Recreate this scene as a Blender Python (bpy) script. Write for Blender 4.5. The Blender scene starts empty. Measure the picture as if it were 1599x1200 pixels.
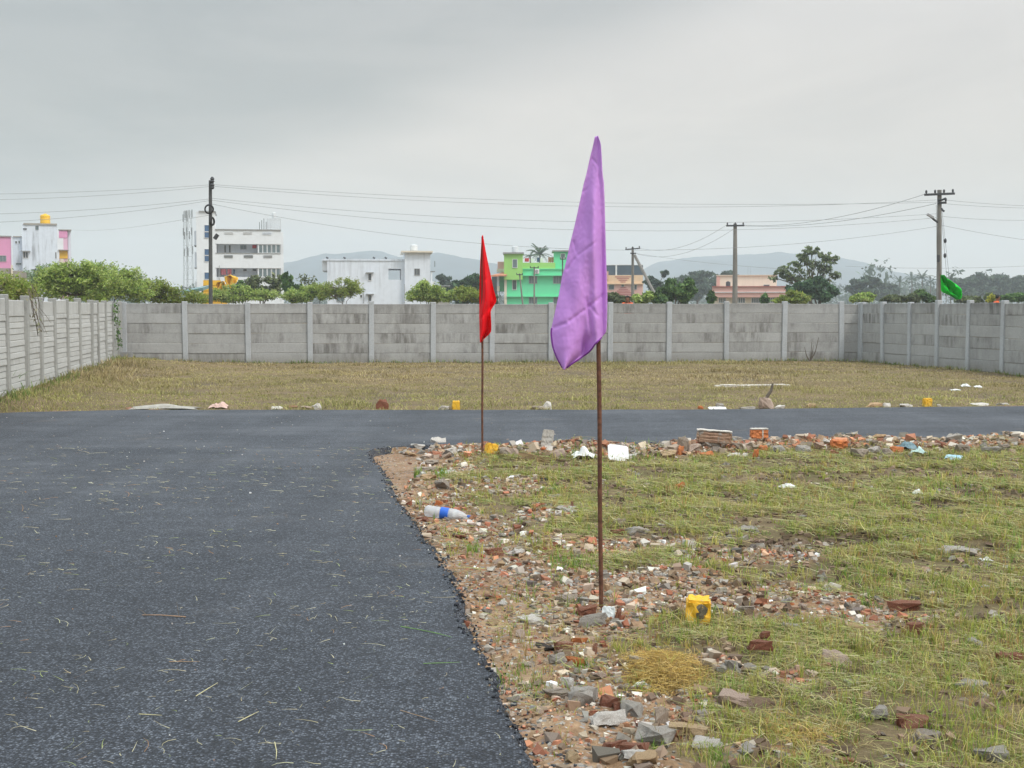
import bpy, bmesh, math, random
import numpy as np
from mathutils import Vector, Matrix

random.seed(7)
RNG = np.random.default_rng(7)
SC = bpy.context.scene
COL = SC.collection
R = math.radians

# ------------------------------------------------------------------ camera
F = 2100.0                       # focal length in photograph pixels (1599 wide)
EYE = 1.6
PITCH = math.atan(117.0 / F)
cam_d = bpy.data.cameras.new('camera')
cam = bpy.data.objects.new('camera', cam_d)
COL.objects.link(cam)
cam.location = (0, 0, EYE)
cam.rotation_euler = (R(90) - PITCH, 0, 0)
cam_d.sensor_width = 36.0
cam_d.lens = 36.0 * F / 1599.0
cam_d.clip_start = 0.1
cam_d.clip_end = 30000
SC.camera = cam

# ------------------------------------------------------------------ node helpers
class NT:
    """tiny wrapper for writing node trees"""
    def __init__(s, tree):
        s.t = tree; s.n = tree.nodes; s.l = tree.links
        s.n.clear()
    def set(s, sock, v):
        if isinstance(v, bpy.types.NodeSocket): s.l.new(v, sock)
        elif v is not None:
            if sock.type == 'RGBA' and isinstance(v, (tuple, list)) and len(v) == 3: v = (*v, 1)
            sock.default_value = v
    def node(s, typ, **kw):
        nd = s.n.new(typ)
        for k, v in kw.items(): setattr(nd, k, v)
        return nd
    def math(s, op, a, b=None, c=None, clamp=False):
        nd = s.node('ShaderNodeMath', operation=op, use_clamp=clamp)
        s.set(nd.inputs[0], a); s.set(nd.inputs[1], b)
        if c is not None: s.set(nd.inputs[2], c)
        return nd.outputs[0]
    def vmath(s, op, a, b=None):
        nd = s.node('ShaderNodeVectorMath', operation=op)
        s.set(nd.inputs[0], a); s.set(nd.inputs[1], b)
        return nd.outputs[0]
    def mix(s, f, a, b, blend='MIX'):
        nd = s.node('ShaderNodeMix', data_type='RGBA', blend_type=blend)
        s.set(nd.inputs[0], f); s.set(nd.inputs[6], a); s.set(nd.inputs[7], b)
        return nd.outputs[2]
    def smooth(s, v, lo, hi, a=0.0, b=1.0, kind='SMOOTHSTEP'):
        nd = s.node('ShaderNodeMapRange', interpolation_type=kind)
        s.set(nd.inputs[0], v); s.set(nd.inputs[1], lo); s.set(nd.inputs[2], hi)
        s.set(nd.inputs[3], a); s.set(nd.inputs[4], b)
        return nd.outputs[0]
    def noise(s, vec, scale, detail=3, rough=0.55, dist=0.0, col=False):
        nd = s.node('ShaderNodeTexNoise')
        s.set(nd.inputs['Vector'], vec); s.set(nd.inputs['Scale'], scale)
        s.set(nd.inputs['Detail'], detail); s.set(nd.inputs['Roughness'], rough); s.set(nd.inputs['Distortion'], dist)
        return nd.outputs[1 if col else 0]
    def voro(s, vec, scale, feature='F1', out=0):
        nd = s.node('ShaderNodeTexVoronoi', feature=feature)
        s.set(nd.inputs['Vector'], vec); s.set(nd.inputs['Scale'], scale)
        return nd.outputs[out]
    def scalev(s, vec, sc):
        return s.vmath('MULTIPLY', vec, sc)
    def ramp(s, fac, stops, interp='LINEAR'):
        nd = s.node('ShaderNodeValToRGB'); cr = nd.color_ramp; cr.interpolation = interp
        while len(cr.elements) > 1: cr.elements.remove(cr.elements[-1])
        for i, (p, c) in enumerate(stops):
            e = cr.elements[0] if i == 0 else cr.elements.new(p)
            e.position = p; e.color = (*c, 1)
        s.set(nd.inputs[0], fac)
        return nd.outputs[0]
    def bump(s, h, strength=0.3, dist=0.01, normal=None):
        nd = s.node('ShaderNodeBump')
        nd.inputs['Strength'].default_value = strength; nd.inputs['Distance'].default_value = dist
        s.set(nd.inputs['Height'], h)
        if normal is not None: s.set(nd.inputs['Normal'], normal)
        return nd.outputs[0]
    def attr(s, name, out=0):
        nd = s.node('ShaderNodeAttribute'); nd.attribute_name = name
        return nd.outputs[out]

# ------------------------------------------------------------------ world: overcast sky
SUN_EL, SUN_AZ = 52.0, 132.0        # azimuth clockwise from +Y: behind the camera, to the right
world = bpy.data.worlds.new('World'); SC.world = world
world.use_nodes = True
w = NT(world.node_tree)
tc = w.node('ShaderNodeTexCoord')
d = tc.outputs['Generated']
sep = w.node('ShaderNodeSeparateXYZ'); w.set(sep.inputs[0], d)
ux, uy, uz = sep.outputs
den = w.math('ADD', w.math('ABSOLUTE', uz), 0.16)
cx = w.math('DIVIDE', ux, den); cy = w.math('DIVIDE', uy, den)
cmb = w.node('ShaderNodeCombineXYZ'); w.set(cmb.inputs[0], cx); w.set(cmb.inputs[1], cy)
n1 = w.noise(cmb.outputs[0], 0.62, 5, 0.5, 0.4)
n2 = w.noise(w.vmath('ADD', cmb.outputs[0], (7.3, 2.1, 0.4)), 1.3, 6, 0.58, 0.6)
# the underside of a darker cloud deck: reaches lowest on the left
line = w.math('SUBTRACT', uz, w.math('ADD', 0.163, w.math('MULTIPLY', ux, 0.36)))
edge = w.math('ADD', line, w.math('MULTIPLY', w.math('SUBTRACT', n1, 0.5), 0.15))
deck = w.smooth(edge, -0.03, 0.06)
base = w.ramp(w.math('MAXIMUM', uz, 0.0), [(0.0, (0.625, 0.560, 0.490)), (0.09, (0.630, 0.565, 0.500)),
                                         (0.22, (0.640, 0.610, 0.585)), (0.42, (1.65, 1.70, 1.72)), (1.0, (2.9, 2.95, 3.0))])
lefty = w.smooth(ux, -0.42, 0.05)
base = w.mix(lefty, w.mix(1.0, base, (0.86, 0.91, 0.93), 'MULTIPLY'), base)
base = w.mix(1.0, base, w.ramp(n2, [(0.32, (0.92, 0.925, 0.93)), (0.66, (1.07, 1.065, 1.06))]), 'MULTIPLY')
dk = w.mix(1.0, base, (0.55, 0.59, 0.61), 'MULTIPLY')
cloud = w.mix(w.math('MULTIPLY', deck, w.smooth(n2, 0.32, 0.60, 0.6, 1.0)), base, dk)
sky = w.node('ShaderNodeTexSky', sky_type='NISHITA')
sky.sun_disc = False; sky.sun_elevation = R(SUN_EL); sky.sun_rotation = R(SUN_AZ)
sky.air_density = 1.2; sky.dust_density = 4.0
bg1 = w.node('ShaderNodeBackground'); w.set(bg1.inputs[0], sky.outputs[0]); bg1.inputs[1].default_value = 0.1
bg2 = w.node('ShaderNodeBackground'); w.set(bg2.inputs[0], cloud); bg2.inputs[1].default_value = 1.0
ms = w.node('ShaderNodeMixShader'); ms.inputs[0].default_value = 0.93
w.l.new(bg1.outputs[0], ms.inputs[1]); w.l.new(bg2.outputs[0], ms.inputs[2])
wo = w.node('ShaderNodeOutputWorld'); w.l.new(ms.outputs[0], wo.inputs[0])

sun_d = bpy.data.lights.new('sun', 'SUN'); sun = bpy.data.objects.new('sun', sun_d); COL.objects.link(sun)
sun_d.energy = 1.5; sun_d.angle = R(14); sun_d.color = (1.0, 0.96, 0.90)
az, el = R(SUN_AZ), R(SUN_EL)
sdir = Vector((math.sin(az) * math.cos(el), math.cos(az) * math.cos(el), math.sin(el)))
sun.rotation_euler = sdir.to_track_quat('Z', 'Y').to_euler()
sun.location = sdir * 50

SC.view_settings.view_transform = 'Standard'
SC.view_settings.look = 'None'
SC.view_settings.exposure = 0.24
SC.view_settings.gamma = 1.0
SC.view_settings.use_curve_mapping = False
SC.render.engine = 'CYCLES'
SC.cycles.max_bounces = 6
SC.cycles.diffuse_bounces = 3
SC.cycles.transparent_max_bounces = 8
SC.cycles.volume_bounces = 1
SC.cycles.use_denoising = True

# ------------------------------------------------------------------ photograph pixel -> place
CP, SP = math.cos(PITCH), math.sin(PITCH)
def ray(px, py):
    a = (px - 799.5) / F; b = -(py - 600.0) / F
    return a, b * SP + CP, b * CP - SP           # x, y, z
def G(px, py, z=0.0):
    x, y, zz = ray(px, py); t = (z - EYE) / zz
    return x * t, y * t
def D(px, py, Y):
    x, y, z = ray(px, py); t = Y / y
    return Vector((x * t, Y, EYE + z * t))

# ------------------------------------------------------------------ numpy noise
def _h(ix, iy, s):
    n = (ix.astype(np.int64) * 374761393 + iy.astype(np.int64) * 668265263 + s * 1442695041) & 0xffffffff
    n = ((n ^ (n >> 13)) * 1274126177) & 0xffffffff
    return ((n ^ (n >> 16)) & 0xffff) / 65535.0
def vn(x, y, s=0):
    xi = np.floor(x); yi = np.floor(y); fx = x - xi; fy = y - yi
    fx = fx * fx * (3 - 2 * fx); fy = fy * fy * (3 - 2 * fy)
    a = _h(xi, yi, s); b = _h(xi + 1, yi, s); c = _h(xi, yi + 1, s); e = _h(xi + 1, yi + 1, s)
    return (a * (1 - fx) + b * fx) * (1 - fy) + (c * (1 - fx) + e * fx) * fy
def fbm(x, y, sc, oct=4, s=0, g=0.5):
    x = np.asarray(x, float) * sc; y = np.asarray(y, float) * sc; v = 0; a = 1; t = 0
    for i in range(oct):
        v = v + a * vn(x + i * 17.3, y - i * 9.1, s + i); t += a; a *= g; x = x * 2.03; y = y * 2.03
    return v / t
def sst(v, a, b):
    t = np.clip((v - a) / (b - a), 0, 1); return t * t * (3 - 2 * t)

# ------------------------------------------------------------------ mesh helpers
def tag(o, label=None, cat=None, group=None, kind=None):
    if label: o['label'] = label
    if cat: o['category'] = cat
    if group: o['group'] = group
    if kind: o['kind'] = kind
    return o
def root(name, label, cat, loc=(0, 0, 0), group=None):
    o = bpy.data.objects.new(name, None); COL.objects.link(o); o.location = loc
    o.empty_display_size = 0.2
    return tag(o, label, cat, group)
def world_loc(o):
    v = Vector((0, 0, 0))
    while o is not None:
        v += o.location; o = o.parent
    return v
def link(name, me, parent=None, loc=(0, 0, 0)):
    o = bpy.data.objects.new(name, me); COL.objects.link(o); o.location = loc
    if parent: o.parent = parent
    return o
def mesh_np(name, V, faces_flat, counts, mats, cols=None, smooth=False, origin=None, parent=None, extra=None):
    V = np.asarray(V, np.float32).reshape(-1, 3)
    o0 = world_loc(parent) if parent else Vector((0, 0, 0))
    org = Vector(origin) if origin is not None else o0
    V = V - np.array(org, np.float32)
    me = bpy.data.meshes.new(name)
    me.vertices.add(len(V)); me.vertices.foreach_set('co', V.ravel())
    counts = np.asarray(counts, np.int32); ff = np.asarray(faces_flat, np.int32)
    me.loops.add(len(ff)); me.loops.foreach_set('vertex_index', ff)
    st = np.concatenate([[0], np.cumsum(counts)[:-1]]).astype(np.int32)
    me.polygons.add(len(counts)); me.polygons.foreach_set('loop_start', st)
    me.update(calc_edges=True)
    me.polygons.foreach_set('use_smooth', np.full(len(counts), bool(smooth)))
    if cols is not None:
        c = np.ones((len(V), 4), np.float32); c[:, :cols.shape[1]] = cols
        a = me.color_attributes.new('col', 'FLOAT_COLOR', 'POINT'); a.data.foreach_set('color', c.ravel())
    if extra:
        for k, v in extra.items():
            a = me.attributes.new(k, 'FLOAT', 'POINT'); a.data.foreach_set('value', np.asarray(v, np.float32))
    for m in (mats if isinstance(mats, (list, tuple)) else [mats]): me.materials.append(m)
    o = bpy.data.objects.new(name, me); COL.objects.link(o)
    o.location = org - o0
    if parent: o.parent = parent
    return o

class MB:
    """collects simple solids, builds them as one mesh"""
    def __init__(s): s.v = []; s.f = []
    def add(s, vs, fs):
        n = len(s.v); s.v += [tuple(v) for v in vs]; s.f += [tuple(i + n for i in f) for f in fs]; return s
    def box(s, x0, x1, y0, y1, z0, z1):
        vs = [(x, y, z) for z in (z0, z1) for y in (y0, y1) for x in (x0, x1)]
        return s.add(vs, [(0, 2, 3, 1), (4, 5, 7, 6), (0, 1, 5, 4), (2, 6, 7, 3), (0, 4, 6, 2), (1, 3, 7, 5)])
    def obox(s, c, size, M=None):
        hx, hy, hz_ = size[0] / 2, size[1] / 2, size[2] / 2
        vs = [Vector((x, y, z)) for z in (-hz_, hz_) for y in (-hy, hy) for x in (-hx, hx)]
        if M is not None: vs = [M @ v for v in vs]
        vs = [v + Vector(c) for v in vs]
        return s.add(vs, [(0, 2, 3, 1), (4, 5, 7, 6), (0, 1, 5, 4), (2, 6, 7, 3), (0, 4, 6, 2), (1, 3, 7, 5)])
    def tube(s, pts, rad, seg=6, cap=True):
        pts = [Vector(p) for p in pts]
        if not hasattr(rad, '__len__'): rad = [rad] * len(pts)
        n0 = len(s.v); prev = None
        for i, p in enumerate(pts):
            t = (pts[min(i + 1, len(pts) - 1)] - pts[max(i - 1, 0)])
            if t.length < 1e-9: t = Vector((0, 0, 1))
            t.normalize()
            up = prev if prev is not None else (Vector((1, 0, 0)) if abs(t.z) > 0.9 else Vector((0, 0, 1)))
            a = t.cross(up)
            if a.length < 1e-6: a = t.cross(Vector((0.3, 1, 0.1)))
            a.normalize(); b = a.cross(t).normalized(); prev = b
            prev = b
            for k in range(seg):
                an = 2 * math.pi * k / seg
                s.v.append(tuple(p + (a * math.cos(an) + b * math.sin(an)) * rad[i]))
        for i in range(len(pts) - 1):
            for k in range(seg):
                q = (k + 1) % seg; A = n0 + i * seg; B = A + seg
                s.f.append((A + k, A + q, B + q, B + k))
        if cap:
            s.f.append(tuple(n0 + k for k in range(seg))[::-1]); m = n0 + (len(pts) - 1) * seg
            s.f.append(tuple(m + k for k in range(seg)))
        return s
    def lathe(s, prof, c, M=None, seg=16):
        """prof: (radius, height) along local z"""
        n0 = len(s.v); c = Vector(c)
        for r, z in prof:
            for k in range(seg):
                an = 2 * math.pi * k / seg; v = Vector((r * math.cos(an), r * math.sin(an), z))
                if M is not None: v = M @ v
                s.v.append(tuple(v + c))
        for i in range(len(prof) - 1):
            for k in range(seg):
                q = (k + 1) % seg; A = n0 + i * seg; B = A + seg
                s.f.append((A + k, A + q, B + q, B + k))
        s.f.append(tuple(n0 + k for k in range(seg))[::-1]); m = n0 + (len(prof) - 1) * seg
        s.f.append(tuple(m + k for k in range(seg)))
        return s
    def build(s, name, mat, parent=None, origin=None, smooth=False):
        org = Vector(origin) if origin is not None else (world_loc(parent) if parent else Vector((0, 0, 0)))
        me = bpy.data.meshes.new(name)
        me.from_pydata([tuple(Vector(v) - org) for v in s.v], [], s.f)
        me.materials.append(mat)
        if smooth:
            me.polygons.foreach_set('use_smooth', np.ones(len(me.polygons), bool))
        me.update()
        o = bpy.data.objects.new(name, me); COL.objects.link(o)
        if parent: o.parent = parent; o.location = org - world_loc(parent)
        else: o.location = org
        return o

# ------------------------------------------------------------------ materials
def newmat(name):
    m = bpy.data.materials.new(name); m.use_nodes = True
    n = NT(m.node_tree)
    out = n.node('ShaderNodeOutputMaterial')
    p = n.node('ShaderNodeBsdfPrincipled')
    n.l.new(p.outputs[0], out.inputs[0])
    return m, n, p, out
def geo_pos(n): return n.node('ShaderNodeNewGeometry').outputs['Position']
def obj_co(n): return n.node('ShaderNodeTexCoord').outputs['Object']
def obj_rnd(n): return n.node('ShaderNodeObjectInfo').outputs['Random']

def simple(name, c, rough=0.7, var=0.12, scale=3.0, bump=0.0, metal=0.0, spec=0.4, co='pos', bscale=None):
    m, n, p, _ = newmat(name)
    v = geo_pos(n) if co == 'pos' else obj_co(n)
    f = n.noise(v, scale, 4, 0.6)
    lo = tuple(x * (1 - var) for x in c); hi = tuple(min(1, x * (1 + var)) for x in c)
    n.set(p.inputs['Base Color'], n.ramp(f, [(0.3, lo), (0.7, hi)]))
    p.inputs['Roughness'].default_value = rough; p.inputs['Metallic'].default_value = metal
    p.inputs['Specular IOR Level'].default_value = spec
    if bump:
        n.set(p.inputs['Normal'], n.bump(n.noise(v, bscale or scale * 8, 4, 0.6), 0.6, bump))
    return m

def plaster(name, c, grime=(0.25, 0.24, 0.22), amt=0.35, sc=0.25, grid=0.0):
    """painted plaster with rain streaks"""
    m, n, p, _ = newmat(name)
    v = geo_pos(n)
    big = n.noise(v, sc, 5, 0.6)
    st = n.noise(n.scalev(v, (1.2, 1.2, 0.10)), 1.6, 4, 0.65)
    f = n.math('MULTIPLY', n.smooth(st, 0.42, 0.75), n.smooth(big, 0.30, 0.72))
    col = n.mix(n.math('MULTIPLY', f, amt), c, grime)
    col = n.mix(n.smooth(n.noise(v, sc * 6, 4), 0.3, 0.8, 0.0, 0.12), col, grime)
    n.set(p.inputs['Base Color'], col); p.inputs['Roughness'].default_value = 0.85
    n.set(p.inputs['Normal'], n.bump(n.noise(v, 6, 4), 0.3, 0.02))
    return m

M = {}
# asphalt
def mk_asphalt(name, crumb=False):
    m, n, p, _ = newmat(name)
    v = geo_pos(n)
    a1 = n.voro(v, 95.0, out=1)                       # each chipping its own tone
    b1 = n.node('ShaderNodeSeparateColor'); n.set(b1.inputs[0], a1)
    dist = n.voro(v, 95.0, out=0)
    big = n.noise(v, 0.55, 4, 0.6)
    mid = n.noise(v, 5.0, 4, 0.65)
    tone = n.ramp(b1.outputs[0], [(0.0, (0.012, 0.014, 0.018)), (0.35, (0.028, 0.033, 0.044)), (0.7, (0.066, 0.075, 0.096)), (1.0, (0.155, 0.170, 0.200))])
    g2 = n.noise(v, 210.0, 3, 0.7)
    tone = n.mix(1.0, tone, n.ramp(g2, [(0.34, (0.45, 0.46, 0.48)), (0.52, (1.0, 1.0, 1.0)), (0.70, (1.75, 1.74, 1.72))]), 'MULTIPLY')
    tone = n.mix(n.smooth(dist, 0.30, 0.72, 0.0, 0.85), tone, (0.010, 0.011, 0.014))
    tone = n.mix(1.0, tone, n.ramp(mid, [(0.3, (0.72, 0.72, 0.74)), (0.7, (1.25, 1.25, 1.22))]), 'MULTIPLY')
    # dust film: patchy, also carries the painted paleness of the far road
    streak = n.noise(n.scalev(v, (0.35, 1.6, 1.0)), 1.3, 5, 0.6)
    dust = n.math('MULTIPLY', n.smooth(big, 0.30, 0.75, 0.15, 0.75), n.smooth(streak, 0.3, 0.75, 0.4, 1.0))
    sp = n.node('ShaderNodeSeparateXYZ'); n.set(sp.inputs[0], v)
    far = n.smooth(sp.outputs[1], 5.0, 15.0, 0.12, 1.0)   # film thickens with distance: grazing light on the far road, painted in
    dust = n.math('MULTIPLY', dust, far)
    tone = n.mix(n.math('MULTIPLY', dust, 0.62), tone, (0.165, 0.172, 0.190))
    # faint roller lanes running along each road, soil tracked in near the verge
    lane = n.noise(n.scalev(v, (1.7, 0.05, 1.0)), 1.0, 3, 0.5)
    tone = n.mix(1.0, tone, n.ramp(lane, [(0.35, (0.86, 0.86, 0.87)), (0.65, (1.16, 1.16, 1.15))]), 'MULTIPLY')
    sl = n.noise(n.scalev(v, (1.0, 1.0, 1.0)), 0.8, 5, 0.7)
    tone = n.mix(n.smooth(sl, 0.60, 0.74, 0.0, 0.35), tone, (0.17, 0.14, 0.11))
    # dark bitumen blots
    bl = n.noise(n.scalev(v, (0.8, 1.0, 1.0)), 0.9, 3, 0.4)
    tone = n.mix(n.smooth(bl, 0.70, 0.76, 0.0, 0.5), tone, (0.018, 0.019, 0.023))
    n.set(p.inputs['Base Color'], tone)
    p.inputs['Roughness'].default_value = 0.72
    p.inputs['Specular IOR Level'].default_value = 0.35
    h = n.math('ADD', n.math('MULTIPLY', dist, -1.0), n.math('MULTIPLY', n.noise(v, 40, 3), 0.8))
    n.set(p.inputs['Normal'], n.bump(h, 0.9, 0.006))
    return m
M['asphalt'] = mk_asphalt('asphalt')
M['crumb'] = simple('asphalt_crumb', (0.028, 0.030, 0.036), 0.8, 0.5, 60, 0.002)

def mk_ground():
    m, n, p, _ = newmat('ground')
    v = geo_pos(n)
    soil = n.attr('soil', 2); dirt = n.attr('dirt', 2); tan = n.attr('tan', 2)
    f1 = n.noise(v, 3.0, 6, 0.65); f2 = n.noise(v, 28.0, 5, 0.7)
    csoil = n.ramp(f1, [(0.25, (0.17, 0.098, 0.052)), (0.5, (0.29, 0.185, 0.108)), (0.75, (0.40, 0.29, 0.19))])
    csoil = n.mix(1.0, csoil, n.ramp(f2, [(0.3, (0.62, 0.60, 0.58)), (0.7, (1.35, 1.35, 1.35))]), 'MULTIPLY')
    cell = n.voro(v, 60.0, out=1); sc_ = n.node('ShaderNodeSeparateColor'); n.set(sc_.inputs[0], cell)
    csoil = n.mix(n.smooth(sc_.outputs[0], 0.72, 0.8), csoil,
                  n.ramp(sc_.outputs[1], [(0, (0.33, 0.12, 0.07)), (0.4, (0.36, 0.31, 0.26)), (0.8, (0.10, 0.10, 0.10)), (1, (0.55, 0.53, 0.48))]))
    cgr = n.ramp(n.noise(v, 1.1, 5, 0.6), [(0.3, (0.125, 0.105, 0.05)), (0.55, (0.175, 0.13, 0.075)), (0.8, (0.25, 0.185, 0.12))])
    fib = n.noise(n.scalev(v, (6.0, 22.0, 6.0)), 4.0, 4, 0.7)
    cgr = n.mix(1.0, cgr, n.ramp(fib, [(0.3, (0.55, 0.55, 0.55)), (0.7, (1.45, 1.45, 1.40))]), 'MULTIPLY')
    cgr = n.mix(n.math('MULTIPLY', tan, 0.7), cgr, n.mix(fib, (0.17, 0.115, 0.055), (0.34, 0.255, 0.14)))
    cd = n.ramp(f2, [(0.3, (0.075, 0.055, 0.038)), (0.7, (0.20, 0.155, 0.115))])
    col = n.mix(soil, cgr, csoil); col = n.mix(dirt, col, cd)
    n.set(p.inputs['Base Color'], col); p.inputs['Roughness'].default_value = 0.95
    p.inputs['Specular IOR Level'].default_value = 0.15
    n.set(p.inputs['Normal'], n.bump(n.math('ADD', f2, n.math('MULTIPLY', n.noise(v, 90, 3, 0.7), 0.5)), 0.8, 0.02))
    return m
M['ground'] = mk_ground()

def mk_vcol(name, rough=0.8, transl=0.0, spec=0.2, bump=0.0, bs=60):
    m, n, p, out = newmat(name)
    c = n.attr('col', 0)
    n.set(p.inputs['Base Color'], c); p.inputs['Roughness'].default_value = rough
    p.inputs['Specular IOR Level'].default_value = spec
    if bump: n.set(p.inputs['Normal'], n.bump(n.noise(geo_pos(n), bs, 4, 0.7), 0.8, bump))
    if transl:
        t = n.node('ShaderNodeBsdfTranslucent'); n.set(t.inputs[0], c)
        mx = n.node('ShaderNodeMixShader'); mx.inputs[0].default_value = transl
        n.l.new(p.outputs[0], mx.inputs[1]); n.l.new(t.outputs[0], mx.inputs[2]); n.l.new(mx.outputs[0], out.inputs[0])
    return m
M['blade'] = mk_vcol('grass_blade', 0.6, 0.25)
M['leaf'] = mk_vcol('leaf', 0.55, 0.3, 0.3)
M['pebble'] = mk_vcol('pebble', 0.9, 0, 0.15, 0.003, 120)

def mk_conc(name, c_lo, c_hi, dark, stain=0.8):
    """old precast concrete; every piece its own tone, rain stains run down from the top"""
    m, n, p, _ = newmat(name)
    v = geo_pos(n); r = obj_rnd(n)
    off = n.vmath('ADD', v, n.vmath('MULTIPLY', (31.0, 17.0, 9.0), n.math('MULTIPLY', r, 3.0)))
    base = n.mix(n.noise(off, 1.6, 5, 0.6), c_lo, c_hi)
    big = n.noise(off, 0.9, 4, 0.6)
    st = n.noise(n.scalev(off, (1.0, 1.0, 0.16)), 7.0, 4, 0.65)
    fac = n.math('MULTIPLY', n.smooth(big, 0.36, 0.66), n.smooth(st, 0.3, 0.7))
    fac = n.math('MULTIPLY', fac, n.smooth(r, 0.0, 1.0, 0.2, 1.3, 'LINEAR'), None, True)
    base = n.mix(1.0, base, n.ramp(n.math('FRACT', n.math('MULTIPLY', r, 7.3)), [(0, (1 - .14 * min(1, stain * 1.1 - .2), 1 - .145 * min(1, stain * 1.1 - .2), 1 - .15 * min(1, stain * 1.1 - .2))), (1, (1 + .12 * (stain - .25), 1 + .125 * (stain - .25), 1 + .13 * (stain - .25)))]), 'MULTIPLY')
    sp = n.node('ShaderNodeSeparateXYZ'); n.set(sp.inputs[0], v)
    top = n.math('MULTIPLY', n.smooth(sp.outputs[2], 1.5, 1.78), n.smooth(st, 0.25, 0.6, 0.2, 0.8))
    fac = n.math('MAXIMUM', fac, n.math('MULTIPLY', top, 0.75))
    # rain splash / moss low down
    base = n.mix(n.math('MULTIPLY', n.math('MULTIPLY', fac, stain), 1.0, clamp=True), base, dark)
    base = n.mix(n.smooth(sp.outputs[2], 0.28, 0.0, 0.0, 0.35), base, (0.21, 0.185, 0.14))
    fine = n.noise(v, 30, 5, 0.7)
    base = n.mix(1.0, base, n.ramp(fine, [(0.3, (0.86, 0.86, 0.86)), (0.7, (1.12, 1.12, 1.12))]), 'MULTIPLY')
    wh = n.noise(off, 11, 4, 0.6)
    base = n.mix(n.smooth(wh, 0.68, 0.76, 0.0, 0.5), base, (0.50, 0.50, 0.48))
    n.set(p.inputs['Base Color'], base); p.inputs['Roughness'].default_value = 0.92
    p.inputs['Specular IOR Level'].default_value = 0.2
    n.set(p.inputs['Normal'], n.bump(n.math('ADD', fine, n.noise(v, 5, 3)), 0.7, 0.012))
    return m
M['slab'] = mk_conc('precast_slab', (0.33, 0.325, 0.315), (0.48, 0.475, 0.465), (0.155, 0.145, 0.135), 0.85)
M['slab_dark'] = mk_conc('precast_slab_stained', (0.29, 0.285, 0.28), (0.44, 0.435, 0.425), (0.12, 0.115, 0.11), 1.0)
M['slab_left'] = mk_conc('precast_slab_pale', (0.48, 0.48, 0.465), (0.60, 0.60, 0.58), (0.28, 0.27, 0.245), 0.40)
M['post'] = mk_conc('precast_post', (0.42, 0.435, 0.45), (0.52, 0.535, 0.55), (0.25, 0.25, 0.25), 0.35)
M['post_left'] = mk_conc('precast_post_left', (0.33, 0.33, 0.315), (0.43, 0.43, 0.41), (0.17, 0.165, 0.15), 0.5)

def mk_rock(name, stops, bump=0.011, spec=0.2, cement=0.0, dust=0.35):
    m, n, p, _ = newmat(name)
    v = obj_co(n); r = obj_rnd(n)
    off = n.vmath('ADD', v, n.vmath('MULTIPLY', (5.0, 3.0, 7.0), r))
    base = n.ramp(r, stops)
    f = n.noise(off, 22, 5, 0.65)
    base = n.mix(1.0, base, n.ramp(f, [(0.28, (0.60, 0.58, 0.56)), (0.72, (1.35, 1.36, 1.38))]), 'MULTIPLY')
    base = n.mix(n.smooth(n.noise(off, 5, 4), 0.3, 0.7, 0.12, 0.62 * min(1, dust * 2.5)), base, (0.31, 0.215, 0.14))
    if cement:
        base = n.mix(n.smooth(n.noise(off, 9, 3), 0.52, 0.6, 0.0, cement), base, (0.36, 0.34, 0.31))
    # dust settled on the faces that look up
    gn = n.node('ShaderNodeNewGeometry'); s2 = n.node('ShaderNodeSeparateXYZ'); n.set(s2.inputs[0], gn.outputs['Normal'])
    up = n.math('MULTIPLY', n.smooth(s2.outputs[2], 0.2, 1.0), n.smooth(n.noise(off, 14, 3), 0.35, 0.65))
    base = n.mix(n.math('MULTIPLY', up, dust), base, (0.42, 0.36, 0.28))
    n.set(p.inputs['Base Color'], base); p.inputs['Roughness'].default_value = 0.93
    p.inputs['Specular IOR Level'].default_value = spec
    n.set(p.inputs['Normal'], n.bump(n.math('ADD', f, n.math('MULTIPLY', n.noise(off, 80, 4, 0.7), 0.6)), 0.9, bump))
    return m
M['stone'] = mk_rock('rubble_stone', [(0.0, (0.31, 0.27, 0.23)), (0.3, (0.43, 0.37, 0.31)), (0.55, (0.25, 0.235, 0.22)), (0.8, (0.48, 0.42, 0.36)), (1.0, (0.50, 0.39, 0.31))])
M['stone_grey'] = mk_rock('grey_concrete_chunk', [(0, (0.36, 0.345, 0.315)), (1, (0.47, 0.45, 0.42))], dust=0.2)
M['stone_pink'] = mk_rock('pinkish_granite', [(0, (0.47, 0.35, 0.29)), (1, (0.50, 0.39, 0.32))], dust=0.15)
M['stone_tan'] = mk_rock('tan_stone', [(0, (0.48, 0.31, 0.17)), (1, (0.54, 0.40, 0.24))], dust=0.1)
M['stone_white'] = mk_rock('whitish_stone', [(0, (0.66, 0.62, 0.57)), (1, (0.74, 0.71, 0.66))], dust=0.1)
M['stone_black'] = mk_rock('black_asphalt_lump', [(0, (0.022, 0.023, 0.028)), (1, (0.035, 0.036, 0.04))], dust=0.08)
M['brick'] = mk_rock('brick_fragment', [(0.0, (0.30, 0.095, 0.05)), (0.35, (0.42, 0.135, 0.065)), (0.6, (0.24, 0.085, 0.055)), (0.8, (0.45, 0.20, 0.12)), (1.0, (0.52, 0.17, 0.06))], cement=0.35)
M['brick_dark'] = mk_rock('dark_red_brick', [(0, (0.23, 0.065, 0.04)), (1, (0.26, 0.085, 0.05))], cement=0.0, dust=0.2)
M['brick_orange'] = mk_rock('orange_brick', [(0, (0.58, 0.17, 0.05)), (1, (0.60, 0.20, 0.07))], cement=0.0, dust=0.1)
M['brick_cement'] = mk_rock('brick_with_mortar', [(0, (0.36, 0.22, 0.16)), (1, (0.42, 0.25, 0.18))], cement=0.85)
M['concrete_pole'] = simple('concrete_pole', (0.21, 0.195, 0.175), 0.9, 0.2, 1.2)
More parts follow.
